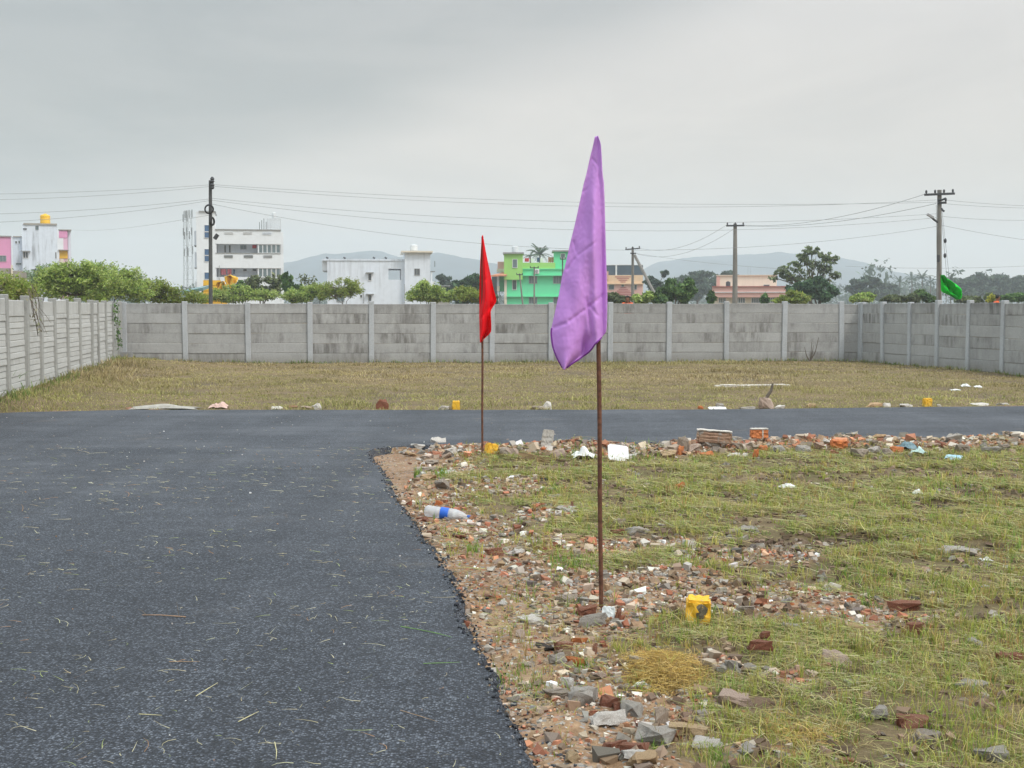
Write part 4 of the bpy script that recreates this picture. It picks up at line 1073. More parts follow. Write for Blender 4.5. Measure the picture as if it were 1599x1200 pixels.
# -- peach house
B = Bld('peach_house', 'peach coloured house with red stripe patterns and a slate blue roof sheet', 230, 975)
B.box('wall', M['b_peach'], 915, 430, 1004, 478, 0, 9); B.box('wall', M['b_rose'], 915, 444.5, 1003, 478, -.15, .2, label='pink lower wall')
B.box('ledge', M['b_peach'], 915, 442.8, 1005, 444.3, -.5, 1)
B.box('roof', M['slate'], 930, 414.5, 961, 430, .5, 7); B.box('roof', M['slate'], 963.5, 414.5, 1004, 430, .5, 7); B.box('pillar', M['frame_white'], 961, 414, 963.5, 430, .3, 1)
B.box('ledge', M['frame_white'], 930, 413.6, 1004, 414.5, .4, 7.2)
for (x0, y0, x1, y1) in ((951, 445.5, 958.5, 452), (971, 445, 974, 447.8), (986, 445.5, 989.5, 452), (991, 445.5, 994, 452)): B.window(x0, y0, x1, y1, dy=-.15, mull=0, fr='shade')
for k in range(4): B.box('stripe', M['stripe'], 960.5 + k * 2.7, 432 + k * 2.7, 985 - k * 2.7, 433.1 + k * 2.7, -.05, .04)
for k in range(6): B.box('stripe', M['stripe'], 969 - k * 2.9, 449 + k * 2.6, 978 + k * 2.9, 450.2 + k * 2.6, -.2, .04)
B.box('wall', M['b_rose'], 944, 424, 950, 437, -.4, 1)
# -- low pink house
B = Bld('pink_house', 'long low pink house with a cream upper wall left of the tall airy tree', 175, 1170)
B.box('wall', M['b_cream'], 1118.5, 430.5, 1213, 448, 2, 8); B.box('wall', M['b_rose'], 1112, 448, 1233, 456, 0, 10); B.box('wall', M['b_rose'], 1112, 457.2, 1232, 464.5, 0, 10)
B.box('ledge', M['frame_white'], 1112, 456, 1233, 457.2, -.15, .4); B.box('ledge', M['b_cream'], 1118, 429.6, 1213.5, 430.6, 1.8, 8.2)
B.box('wall', M['b_cream'], 1114, 464.5, 1230, 478, .8, 9); B.box('ledge', M['stripe'], 1112, 447.2, 1233, 448, -.2, .5)
B.box('wall', M['b_rose'], 1119, 432, 1124, 446, 1.85, .12, label='rust stained patch at the left end')
for x0, x1 in ((1123, 1133), (1150, 1163), (1174, 1187), (1200, 1212)): B.window(x0, 465.8, x1, 473, dy=.8, mull=3, gl='glass_grey', fr='frame_white')
B.window(1193, 445.6, 1201, 447.2, dy=2, mull=0, fr='shade')
tank(1133.5, 1141, 439.5, 447.2, (B, .6), M['tank_black'], 'small black water tank in front of the cream upper wall')
B = Bld('brown_shed', 'dull brown shed half hidden by trees right of the middle white house', 210, 690)
B.box('wall', M['b_grey'], 672, 447, 702, 478, 0, 5); B.box('roof', M['shade'], 671, 446, 703, 447.2, -.4, 5.8)
lattice('tiny pylon far behind the cream wall of the low pink house', 1169.5, 900, 416, 4, 6, panels=False)

# ================================================================== POLES AND WIRES
def insul(m, c, s=1.0):
    m.lathe([(.03 * s, 0), (.075 * s, .05 * s), (.05 * s, .09 * s), (.075 * s, .13 * s), (.03 * s, .2 * s)], c, seg=8)
def pole(label, px, ytop, Y, w0, w1, mat, arms=(), brace=None, lean=0.0, square=True):
    t = D(px, ytop, Y); c = D(px, 470, Y); base = Vector((c.x, Y, .42)); H = t.z - base.z
    r = root('electricity_pole', label, 'pole', base)
    top = Vector((t.x + lean, Y, t.z))
    MB().tube([base - Vector((0, 0, .2)), base.lerp(top, .5), top], [w0, (w0 + w1) / 2, w1], 8).build('shaft', mat, r)
    for (ya, xl, xr, tilt, nin) in arms:
        a = D(px + xl, ya + tilt, Y); b = D(px + xr, ya - tilt, Y); dy = Vector((0, -w1 - .05, 0))
        cm = (a + b) / 2 + dy; L = (b - a).length; ang = math.atan2(b.z - a.z, b.x - a.x)
        arm = MB().obox(cm, (L, .1, .11), Matrix.Rotation(-ang, 3, 'Y')).build('crossarm', M['iron'], r)
        for k in range(nin):
            q = a.lerp(b, .06 + .88 * k / max(1, nin - 1)) + dy + Vector((0, 0, .06)); m = MB(); insul(m, q, .85); m.build('insulator', M['iron'], arm)
    if brace:
        (xa, ya, xb, yb, w_) = brace; a = D(xa, ya, Y - .3); b = D(xb, yb, Y - 4)
        MB().tube([b, a], w_, 6).build('brace', mat, r)
    return r
P1 = pole('dark slender electricity pole at the left carrying two black cable coils', 328.5, 282, 62, .10, .075, M['dark_pole'])
def ringcoil(c, rad, tub, M3, label, n=5):
    m = MB()
    for k in range(n):
        pts = []; rr = rad + (k % 3 - 1) * tub * .9; oy = (k // 2 - 1) * tub * .9
        for j in range(25):
            an = 2 * math.pi * j / 24; pts.append(Vector(c) + M3 @ Vector((rr * math.cos(an), oy, rr * math.sin(an) * (1 + .03 * math.sin(an * 3 + k)))))
        m.tube(pts, tub, 5)
    o = m.build('cable_coil', M['black'], None, origin=(c.x, c.y, c.z - rad), smooth=True); return tag(o, label, 'cable coil')
c = D(326.5, 327, 61.8); ringcoil(c, .19, .02, Matrix.Identity(3), 'round black cable coil hung on the left pole, facing the viewer')
c = D(331, 346, 61.9); ringcoil(c, .17, .028, Matrix.Rotation(R(68), 3, 'Z'), 'second black cable coil on the left pole, seen nearly edge on')
m = MB(); a = D(337.5, 370, 62); m.obox(a, (.16, .12, .26), Matrix.Rotation(R(35), 3, 'Y')); o = m.build('junction_box', M['iron'], None, origin=a)
tag(o, 'small dark box hung from a wire just right of the left pole', 'box')
m = MB(); q = D(331, 290, 61.9); m.obox(q, (.14, .12, .3)); m.build('bracket', M['iron'], P1)
for k, yv in enumerate((286, 296)): m = MB(); insul(m, D(331.5, yv, 61.85), 1.4); m.build('insulator', M['iron'], P1)
P2 = pole('tall electricity pole with crossarms and lamp arm at the right, above the green flag', 1467, 297, 68, .15, .11, M['concrete_pole'], arms=((304, -25, 22, 1, 4), (317.5, -4, 9, .6, 2)))
for (xa, ya, xb, yb) in ((1467, 313, 1477, 310), (1470, 326, 1474, 330), (1464, 347, 1453, 338)):
    MB().tube([D(xa, ya, 67.8), D((xa + xb) / 2, (ya + yb) / 2 + .8, 67.7), D(xb, yb, 67.6)], .055, 5).build('bracket', M['iron'], P2)
MB().obox(D(1452.5, 337.6, 67.6), (.35, .16, .1), Matrix.Rotation(R(30), 3, 'Y')).build('lamp_head', M['shade'], P2)
MB().obox(D(1465, 404, 67.8), (.12, .12, .35)).build('switch_box', M['iron'], P2)
P3 = pole('plain grey electricity pole with a single crossarm right of centre', 1148, 349.5, 98, .22, .13, M['concrete_pole'], arms=((353, -14.5, 13.5, .2, 3),))
P4 = pole('electricity pole with a slanting prop in front of the peach house', 988, 386.5, 128, .16, .11, M['concrete_pole'], arms=((389.2, -12, 11.5, 1, 3), (396, -4, 5, 0, 0)), brace=(991, 399, 1029, 472, .14))
P5 = pole('thin pole with crossarm in front of the middle of the green house', 834.3, 416.5, 165, .12, .08, M['concrete_pole'], arms=((418.6, -7, 7, 0, 2),))
P6 = pole('thin leaning pole in front of the green house, left of the other', 811.5, 427, 160, .12, .08, M['concrete_pole'], arms=((429, -5, 5, -.6, 2),))
P6.rotation_euler = (0, R(-6), 0); P6.location.x += .55
P7 = pole('thin pole at the right of the green house beside the purple flag', 878.5, 402, 170, .12, .08, M['dark_pole'], arms=((405, -4, 5, 0, 2),))
P8 = pole('small pole with crossarm behind the left shrubs', 55.5, 420, 100, .06, .05, M['dark_pole'], arms=((422, -6, 6, 0, 0),))
def wire(label, a, b, sag, rad=.013, n=40):
    """a, b = (px, py, Y); sag in metres; hangs as a parabola"""
    A = D(*a); B_ = D(*b); pts = []
    for k in range(n + 1):
        t_ = k / n; p = A.lerp(B_, t_); p.z -= 4 * sag * t_ * (1 - t_); pts.append(p)
    o = MB().tube(pts, rad, 4).build('overhead_wire', M['wire'], None, origin=A)
    return tag(o, label, 'wire', 'overhead electricity wires')
W_ = [('top wire from the left pole to the right pole', (331, 288.5, 62), (1466, 316, 67.8), .42),
      ('second wire from the left pole to the right pole, just under the top one', (331, 291, 62), (1462, 312.5, 67.8), .62),
      ('third wire between the two tall poles, starting at the ring shaped coil', (331, 310, 62), (1465, 334, 67.8), .75),
      ('fourth wire between the two tall poles, just under the third', (331, 313, 62), (1465, 340, 67.8), 1.0),
      ('lowest and most sagging wire between the two tall poles', (331, 319, 62), (1465, 353.5, 67.8), 1.62),
      ('top wire running from the left pole out of the left edge', (328, 289, 62), (-80, 304, 60), .10),
      ('second wire running from the left pole out of the left edge', (328, 291.5, 62), (-80, 313, 60), .15),
      ('middle wire running from the left pole out of the left edge', (328, 311, 62), (-80, 336, 60), .15),
      ('wire below the middle one from the left pole to the left edge', (328, 313.5, 62), (-80, 350, 60), .2),
      ('lowest left wire sagging from the left pole to the pink balcony corner', (328, 336, 62), (112, 359, 188), .35),
      ('top wire running from the right pole out of the right edge', (1470, 312, 68), (1680, 324, 66), .08),
      ('second wire running from the right pole out of the right edge', (1470, 318, 68), (1680, 326, 66), .08),
      ('third wire running from the right pole out of the right edge', (1470, 338, 68), (1680, 341, 66), .15),
      ('lowest wire sloping from the right pole out of the right edge', (1470, 352, 68), (1680, 384, 66), .1),
      ('upper wire rising from the middle pole crossarm to the right pole', (1161, 352, 98), (1443, 304, 68), .5),
      ('lower wire rising from the middle pole crossarm to the right pole', (1161, 353, 98), (1462, 318, 68), .4),
      ('upper wire between the propped pole and the middle pole', (1000, 388, 128), (1134, 352, 98), .8),
      ('lower wire between the propped pole and the middle pole', (992, 396, 128), (1147, 357, 98), 1.0),
      ('faint wire sloping down from the propped pole across the right hill', (992, 396, 128), (1240, 421, 118), .2),
      ('faint wire crossing low behind the right pole', (1320, 416, 118), (1680, 411, 118), .3)]
for (l, a, b, s) in W_: wire(l, a, b, s, .0085 if a[2] < 90 else .013)
for k, (pa, pb) in enumerate((((1471, 330, 67.6), (1482, 432, 66)), ((1470, 335, 67.6), (1479, 440, 66)))):
    A = D(*pa); B_ = D(*pb); rt = root('stay_wire', ['right stay wire with a dark insulator slanting down from the right pole', 'left stay wire with a dark insulator close beside the right pole'][k], 'wire', (B_.x, B_.y, .42))
    MB().tube([A, B_, Vector((B_.x + (B_.x - A.x) * .4, B_.y, .42))], .012, 4).build('cable', M['wire'], rt)
    q = A.lerp(B_, [.46, .62][k]); MB().lathe([(.03, -.12), (.07, -.05), (.07, .05), (.03, .12)], q, seg=8).build('insulator', M['iron'], rt)
MB().tube([D(1462, 320, 67.8), D(1463.5, 470, 67.8)], .012, 4).build('earth_wire', M['wire'], P2)
# ================================================================== TREES
M['bark'] = simple('bark', (.13, .105, .08), .95, .3, 4)
def leafcloud(name, clumps, n, size, cols, parent, aspect=.55, droop=.2, shell=.35, mat='leaf', sub=14, subr=.34):
    """clumps: (centre, (rx, ry, rz), weight). Leaves are small folded faces spread through each clump."""
    big = []
    for c, rr_, w_ in clumps:          # every bough breaks up into small separate sprays
        for q in range(sub):
            v = RNG.normal(0, 1, 3); v /= np.linalg.norm(v); k = RNG.uniform(.25, 1.0) ** .6
            f = subr * RNG.uniform(.6, 1.35)
            big.append((Vector((c[0] + v[0] * rr_[0] * k, c[1] + v[1] * rr_[1] * k, c[2] + v[2] * rr_[2] * k)), (rr_[0] * f * 1.15, rr_[1] * f, max(rr_[2] * f, .02)), w_ * f * f))
    clumps = big
    wts = np.array([c[2] for c in clumps], float); wts /= wts.sum()
    idx = RNG.choice(len(clumps), n, p=wts)
    C = np.array([list(c[0]) for c in clumps])[idx]; Rr = np.array([c[1] for c in clumps])[idx]
    d_ = RNG.normal(0, 1, (n, 3)); d_ /= np.linalg.norm(d_, axis=1)[:, None]
    rad = RNG.uniform(shell, 1.0, n) ** (1 / 2.2)
    lob = 1 + .28 * np.sin(d_[:, 0] * 5 + idx) * np.cos(d_[:, 2] * 6 + idx * 1.7)
    pos = C + d_ * Rr * (rad * lob)[:, None]
    # twig clusters: gather leaves towards random attractors inside each clump
    K = max(6, n // 26); at = pos[RNG.integers(0, n, K)]; pick = RNG.integers(0, K, n)
    near = at[pick]; same = np.linalg.norm((near - pos) / Rr, axis=1) < 1.1
    sp = Rr.mean(1) * .125; ctone = RNG.uniform(.8, 1.2, K)[pick][:, None]
    pos = np.where(same[:, None], near + RNG.normal(0, 1, (n, 3)) * sp[:, None], pos)
    # leaf quads, normals leaning outward/up
    nr = d_ + RNG.normal(0, .8, (n, 3)) + np.array([0, 0, .5]); nr /= np.linalg.norm(nr, axis=1)[:, None]
    a = np.cross(nr, RNG.normal(0, 1, (n, 3))); a /= np.linalg.norm(a, axis=1)[:, None] + 1e-9; b = np.cross(nr, a)
    s = size * RNG.uniform(.6, 1.4, n)[:, None]
    a = a * s; b = b * s * aspect; a[:, 2] -= droop * s[:, 0]
    V = np.stack([pos - a, pos - b * .9 + nr * s * .12, pos + a, pos + b * .9 + nr * s * .12], 1).reshape(-1, 3)
    V[:, 2] = np.maximum(V[:, 2], .3)
    Fc = np.arange(n * 4)
    tone = RNG.uniform(.62, 1.35, len(clumps))[idx][:, None]
    ci = pal(n, cols, .16) * tone * ctone
    return mesh_np(name, V, Fc, np.full(n, 4), M[mat], cols=np.repeat(np.clip(ci, .005, .9), 4, 0), parent=parent)
G_BRIGHT = [(3, (.30, .41, .08)), (2.6, (.40, .48, .13)), (1.2, (.12, .21, .04)), (1, (.42, .48, .18))]
G_MID = [(3, (.10, .185, .055)), (2, (.16, .25, .075)), (1, (.06, .12, .04))]
G_DARK = [(3, (.06, .12, .055)), (2, (.09, .16, .07)), (1, (.04, .08, .04))]
G_OLIVE = [(3, (.12, .15, .06)), (2, (.16, .18, .08)), (1, (.08, .10, .05))]
G_YEL = [(3, (.27, .33, .06)), (2, (.20, .28, .05)), (1, (.33, .32, .10))]
G_HAZY = [(3, (.07, .11, .07)), (2, (.09, .13, .08)), (1, (.05, .08, .05))]
def tree(name, label, cat, base_px, Y, blobs, n, size, cols, trunk=.12, group=None, gz=.42, limbs=True, **kw):
    """blobs: (px, py, rx, ry, weight) in photograph pixels at distance Y"""
    s = Y / F
    bp_ = D(base_px, 470, Y); base = Vector((bp_.x, Y, gz))
    r = root(name, label, cat, base, group)
    cl = []
    for (px, py, rx, ry, w_) in blobs:
        c = D(px, py, Y); cl.append((Vector((c.x, Y + RNG.uniform(-.25, .25) * rx * s, c.z)), (rx * s, (rx * .8 + ry * .3) * s, ry * s), w_))
    leafcloud('crown', cl, n, size, cols, r, **kw)
    m = MB(); top = max(c[0].z for c in cl)
    zf = base.z + (top - base.z) * .30
    fork = Vector((base.x + RNG.uniform(-.2, .2), Y, zf))
    m.tube([base - Vector((0, 0, .2)), base.lerp(fork, .5) + Vector((RNG.uniform(-.1, .1), 0, 0)), fork], [trunk, trunk * .85, trunk * .75], 6)
    if limbs:
        for c, rr, w_ in cl:
            mid = fork.lerp(c, .5) + Vector((RNG.uniform(-.2, .2), RNG.uniform(-.2, .2), .12 * (c - fork).length))
            m.tube([fork, mid, c], [trunk * .5, trunk * .32, trunk * .14], 5)
            for q in range(3):
                e = c + Vector((RNG.uniform(-.7, .7) * rr[0], RNG.uniform(-.7, .7) * rr[1], RNG.uniform(.1, .8) * rr[2]))
                m.tube([mid.lerp(c, .6), e], [trunk * .16, trunk * .06], 4)
    m.build('trunk', M['bark'], r)
    return r
# feathery bright bushes beyond the left wall
def feathery(name, label, base_px, Y, blobs, n, cols, group=None, size=.10, trunk=.06):
    r = tree(name, label, 'shrub', base_px, Y, [(a, b, c * .92, d * .88, e) for a, b, c, d, e in blobs], int(n * .52), size, cols, trunk, group, aspect=.24, droop=.15, shell=.0)
    # thin arching sprays reaching out of the crown
    s = Y / F; tw = MB(); P_ = []
    for (px, py, rx, ry, w_) in blobs:
        for k in range(26):
            an = RNG.uniform(.05, 3.1); c = D(px, py, Y); q_ = RNG.uniform(.95, 1.85); e = D(px + math.cos(an) * rx * q_ * 1.1, py - math.sin(an) * ry * q_, Y + RNG.uniform(-1, 1))
            mid = c.lerp(e, .6) + Vector((0, 0, ry * s * .18)); tw.tube([c, mid, e], [.02, .012, .006], 3)
            for j in range(14): q = mid.lerp(e, RNG.uniform(0, 1) ** .8); P_.append(q)
    tw.build('twigs', M['bark'], r)
    P_ = np.array([list(q) for q in P_]); P_ = np.repeat(P_, 5, 0) + RNG.normal(0, .10, (len(P_) * 5, 3)); k = len(P_)
    a = RNG.normal(0, 1, (k, 3)); a /= np.linalg.norm(a, axis=1)[:, None]; b = np.cross(a, RNG.normal(0, 1, (k, 3))); b /= np.linalg.norm(b, axis=1)[:, None]
    V = np.stack([P_ - a * size * .8, P_ - b * size * .25, P_ + a * size * .8, P_ + b * size * .25], 1).reshape(-1, 3)
    mesh_np('spray_leaves', V, np.arange(k * 4), np.full(k, 4), M['leaf'], cols=np.repeat(pal(k, cols, .2), 4, 0), parent=r)
    return r
feathery('feathery_shrub', 'tall feathery bright green shrub nearest the weathered white house', 125, 58, [(110, 432, 30, 13, 1.2), (92, 452, 22, 16, .8), (135, 446, 38, 20, 2), (120, 462, 45, 14, 1.2)], 9500, G_BRIGHT)
feathery('feathery_shrub', 'middle feathery green shrub behind the left corner of the back wall', 180, 61, [(165, 440, 30, 15, 1.2), (190, 450, 34, 17, 1.5), (180, 463, 42, 12, 1)], 6500, G_BRIGHT)
feathery('feathery_shrub', 'low feathery yellow green shrub sloping down towards the yellow shed', 240, 64, [(225, 458, 30, 13, 1.2), (255, 465, 34, 9, 1), (285, 469, 24, 5, .5)], 4200, G_YEL)
feathery('feathery_shrub', 'thin pale feathery bush in front of the weathered white house', 65, 66, [(62, 452, 22, 18, 1), (80, 440, 18, 14, .7)], 1100, [(2, (.30, .40, .25)), (1, (.22, .30, .15))])
feathery('feathery_shrub', 'sparse yellow green bush at the left edge behind the wall', 6, 40, [(2, 452, 22, 12, 1), (30, 462, 14, 12, .7)], 800, G_YEL, size=.07, trunk=.03)
feathery('feathery_shrub', 'bright green shrub right of the yellow shed', 372, 96, [(365, 464, 22, 10, 1.2), (395, 466, 24, 8, 1.2), (350, 468, 18, 6, .6)], 3600, G_BRIGHT, size=.14)
tree('dark_bush', 'rounded dark green bush below the apartment building balconies', 'bush', 378, 100, [(376, 452, 9, 9, 1), (384, 458, 9, 9, 1)], 1500, .18, G_MID)
tree('airy_tree', 'sparse olive tree in front of the apartment building lower storeys', 'tree', 408, 108, [(395, 440, 14, 10, .7), (420, 446, 18, 14, 1), (405, 458, 22, 10, 1), (432, 436, 8, 9, .4)], 1900, .15, G_OLIVE, shell=.1)
tree('leafy_tree', 'dense dark green tree right of the apartment building', 'tree', 455, 98, [(452, 444, 9, 11, 1), (460, 456, 13, 14, 1.6), (446, 434, 5, 7, .4)], 4000, .17, G_MID)
tree('bare_tree', 'thin nearly bare tree between the dark tree and the white house', 'tree', 470, 100, [(478, 440, 14, 12, 1)], 160, .12, G_OLIVE, trunk=.07)
feathery('feathery_shrub', 'bright green bush left of the middle white house', 485, 94, [(480, 464, 22, 9, 1), (500, 462, 14, 10, .8), (462, 468, 14, 6, .6)], 3600, G_BRIGHT, size=.14)
feathery('feathery_shrub', 'thin twiggy shrub in front of the middle white house', 540, 92, [(535, 452, 20, 10, 1), (522, 464, 16, 8, 1), (552, 458, 10, 6, .4)], 1000, G_YEL, size=.10)
feathery('feathery_shrub', 'bright green shrub at the right foot of the middle white house', 668, 92, [(670, 463, 18, 9, 1), (690, 466, 16, 7, 1), (655, 468, 12, 5, .5), (660, 452, 5, 7, .15)], 3600, G_BRIGHT, size=.14)
tree('leafy_tree', 'big dark green tree left of the red flag', 'tree', 728, 150, [(722, 446, 16, 12, 1.3), (740, 442, 12, 11, 1), (715, 460, 20, 13, 1.5), (745, 458, 14, 14, 1.2)], 7500, .24, G_DARK, trunk=.25)
tree('airy_tree', 'pale airy tree behind the right foot of the middle white house', 'tree', 693, 230, [(693, 436, 11, 7, 1), (700, 446, 12, 8, 1)], 1100, .3, G_HAZY, trunk=.2)
feathery('feathery_shrub', 'yellow green bush beside the red flag, above the wall', 727, 88, [(725, 463, 10, 8, 1), (742, 467, 12, 5, .8)], 1700, G_YEL, size=.14)
tree('dark_bush', 'dark bush under the left wing of the green house', 'bush', 772, 150, [(772, 466, 8, 8, 1)], 900, .22, G_DARK)
for k_, (lb, px_, Y_, bl, n_, c_) in enumerate([
    ('low green bushes at the foot of the peach house', 960, 100, [(955, 465, 14, 7, 1), (972, 468, 12, 5, 1)], 1900, G_OLIVE),
    ('yellow green bush in front of the propped pole', 1000, 92, [(1000, 466, 14, 7, 1), (1016, 464, 12, 8, 1)], 2600, G_BRIGHT),
    ('small dark round bush left of the low pink house', 1112, 100, [(1111, 465, 7, 8, 1)], 900, G_MID),
    ('small dark bush before the windows of the low pink house', 1194, 105, [(1194, 467, 7, 6, 1)], 800, G_MID),
    ('yellow green bush at the foot of the tall airy tree', 1240, 100, [(1240, 464, 18, 7, 1), (1222, 468, 12, 5, .7), (1255, 468, 12, 6, .7)], 2500, G_YEL),
    ('bright green bush below the hazy trees, right of the airy tree', 1352, 110, [(1350, 464, 15, 6, 1), (1338, 468, 10, 4, .6)], 2000, G_BRIGHT),
    ('olive bush between the airy tree and the green flag', 1395, 110, [(1392, 467, 16, 5, 1), (1420, 466, 16, 6, 1)], 2200, G_OLIVE),
    ('low green bush behind the green flag', 1440, 112, [(1437, 462, 14, 7, 1), (1455, 467, 12, 5, .8)], 2000, G_MID),
    ('low olive bushes between the green flag and the person in orange', 1520, 112, [(1515, 468, 22, 5, 1), (1545, 465, 10, 6, .6)], 2400, G_OLIVE),
    ('green bush at the right edge behind the person in orange', 1590, 112, [(1585, 466, 20, 6, 1)], 1800, G_MID)]):
    tree('bush', lb, 'bush', px_, Y_, bl, n_, .17, c_, trunk=.05)
tree('leafy_tree', 'bushy mid green tree right of the propped pole', 'tree', 1055, 92, [(1055, 448, 16, 12, 1.3), (1040, 460, 16, 12, 1.2), (1068, 458, 16, 13, 1.3), (1075, 445, 9, 7, .5), (1030, 468, 14, 6, .8)], 6500, .17, G_MID)
tree('hazy_tree', 'thin tall hazy tree just right of the peach house', 'tree', 1022, 210, [(1018, 438, 12, 6, .6), (1030, 445, 14, 10, 1), (1038, 428, 6, 5, .25)], 1300, .3, G_HAZY, trunk=.2)
tree('hazy_tree', 'broad round hazy tree left of the low pink house', 'tree', 1088, 330, [(1088, 432, 22, 7, 1.4), (1072, 440, 16, 9, 1), (1104, 445, 14, 12, 1), (1086, 455, 26, 14, 1.6)], 4200, .5, G_HAZY, trunk=.35)
tree('hazy_tree', 'hazy tree top rising behind the low pink house', 'tree', 1140, 340, [(1135, 430, 10, 6, 1), (1120, 438, 10, 7, 1), (1150, 436, 10, 6, .6)], 1500, .5, G_HAZY, trunk=.3)
# tall airy tree with a dense dark skirt
tree('airy_tree', 'tall airy tree with spreading open branches right of the low pink house', 'tree', 1266, 122,
     [(1268, 392, 15, 7, 1), (1255, 402, 10, 7, .7), (1288, 400, 13, 8, 1), (1303, 404, 8, 4, .35), (1240, 418, 12, 8, .8), (1222, 424, 12, 7, .7), (1209, 434, 8, 7, .3), (1262, 420, 14, 12, .5), (1275, 408, 18, 12, .5), (1230, 428, 18, 10, .6), (1292, 414, 14, 12, .4),
      (1285, 420, 12, 8, .5), (1302, 430, 10, 6, .35), (1235, 434, 12, 7, .6), (1255, 440, 16, 9, 1), (1280, 440, 14, 8, .8)], 2500, .17, [(3, (.17, .22, .10)), (2, (.23, .27, .13)), (1, (.10, .14, .07))], trunk=.2, shell=.0, sub=14, subr=.30)
tree('dense_tree', 'dense dark green tree under the tall airy tree', 'tree', 1280, 118, [(1262, 455, 22, 13, 1.5), (1288, 455, 16, 14, 1.3), (1240, 452, 12, 9, .6), (1275, 442, 14, 8, .7)], 7500, .19, G_DARK, trunk=.2)
tree('hazy_tree', 'rounded hazy grey green tree right of the tall airy tree', 'tree', 1352, 330, [(1350, 438, 20, 6, 1.2), (1335, 446, 16, 8, 1), (1366, 448, 12, 9, 1), (1350, 458, 26, 10, 1.4)], 3800, .5, G_HAZY, trunk=.35)
# palms
def palm(label, px, ytop, ycrown, Y, L, n=16, cols=G_HAZY, tr=.18):
    c = D(px, ycrown, Y); r = root('coconut_palm', label, 'palm tree', (c.x, Y, .42))
    MB().tube([(c.x + .3, Y, .2), (c.x + .1, Y, c.z * .5), c], [tr * 1.3, tr, tr * .8], 6).build('trunk', M['bark'], r)
    V = []; Fc = []; CC = []; q = 0
    for k in range(n):
        an = 2 * math.pi * k / n + RNG.uniform(-.2, .2); up = RNG.uniform(.15, 1.25); l = L * RNG.uniform(.8, 1.1); pts = []
        for j in range(8):
            t_ = j / 7; rr = l * t_ * math.cos(up) ; z_ = l * (t_ * math.sin(up) - .55 * t_ * t_ * (1.25 - up * .5)); pts.append(Vector((c.x + rr * math.cos(an), Y + rr * math.sin(an), c.z + z_)))
        for j in range(7):
            for s_ in (-1, 1):
                for h_ in range(3):
                    b = pts[j].lerp(pts[j + 1], h_ / 3); dr = (pts[j + 1] - pts[j]).normalized(); sd = Vector((-math.sin(an), math.cos(an), 0)) * s_
                    ll = l * .22 * (1 - .6 * abs(j / 7 - .35)); e = b + (sd * .75 + dr * .5 + Vector((0, 0, -.35))) * ll; wv = dr * l * .018
                    V += [b - wv, b + wv, e + wv * .3]; Fc += [q, q + 1, q + 2]; q += 3; CC.append(1)
    cc = np.repeat(pal(len(CC), cols, .15), 3, 0)
    mesh_np('fronds', np.array([list(v) for v in V]), Fc, np.full(len(CC), 3), M['leaf'], cols=cc, parent=r)
palm('coconut palm rising behind the green house roof', 843, 378, 398, 245, 3.4, 20, [(1, (.05, .10, .05)), (1, (.08, .14, .06))])
palm('short palm left of the tall one behind the green house roof', 828, 385, 400, 250, 2.6, 12, [(1, (.05, .10, .05)), (1, (.08, .14, .06))])
for l_, px_, yc_, L_ in (('hazy coconut palm, leftmost of those left of the right pole', 1405, 441, 3.8), ('hazy coconut palm, second of those left of the right pole', 1424, 437, 4.2), ('hazy coconut palm closest to the right pole on its left', 1440, 435, 4.6),
                         ('hazy coconut palm just left of the right pole foot, tallest crown', 1453, 441, 3.6), ('hazy coconut palm behind the green flag', 1484, 438, 4.0)):
    palm(l_, px_, 0, yc_, 430, L_, 14)
# distant trees one can still tell apart along the right skyline
for l_, px_, yt, w_ in (('round hazy tree crown behind the green flag', 1500, 440, 14), ('hazy bushy tree left of the person in orange, with a ragged top', 1525, 435, 16), ('hazy tree crown above the person in orange', 1556, 436, 16), ('hazy tree crown at the right edge of the skyline', 1590, 439, 20), ('low hazy tree between palms and round tree', 1385, 448, 14)):
    tree('hazy_tree', l_, 'tree', px_, 400, [(px_, yt, w_, 7, 1), (px_ - w_ * .5, yt + 8, w_, 8, 1), (px_ + w_ * .5, yt + 9, w_, 8, 1), (px_, yt + 18, w_ * 1.4, 12, 1.5)], 2600, .6, G_HAZY, trunk=.3)
# far wood: one mass of crowns along the plain
def wood():
    cl = []
    for k in range(150):
        u = RNG.uniform(-.46, .46); Yw = RNG.uniform(480, 900); top = 483 - F * ((RNG.uniform(11, 17) + (3 if u > .28 else 0)) - 1.6) / 640
        s = Yw / F; px_ = 799.5 + u * F; c = D(px_, 0, Yw); h = RNG.uniform(8, 15) + (4 if u > .27 else 0)
        cl.append((Vector((c.x, Yw, h * .52)), (RNG.uniform(6, 12), 6, h * .5), 1))
    o = leafcloud('far_wood', cl, 30000, 1.0, G_HAZY, None, shell=.3, sub=6, subr=.45); tag(o, 'far hazy wood stretching across the plain below the hills', 'wood', kind='stuff')
wood()
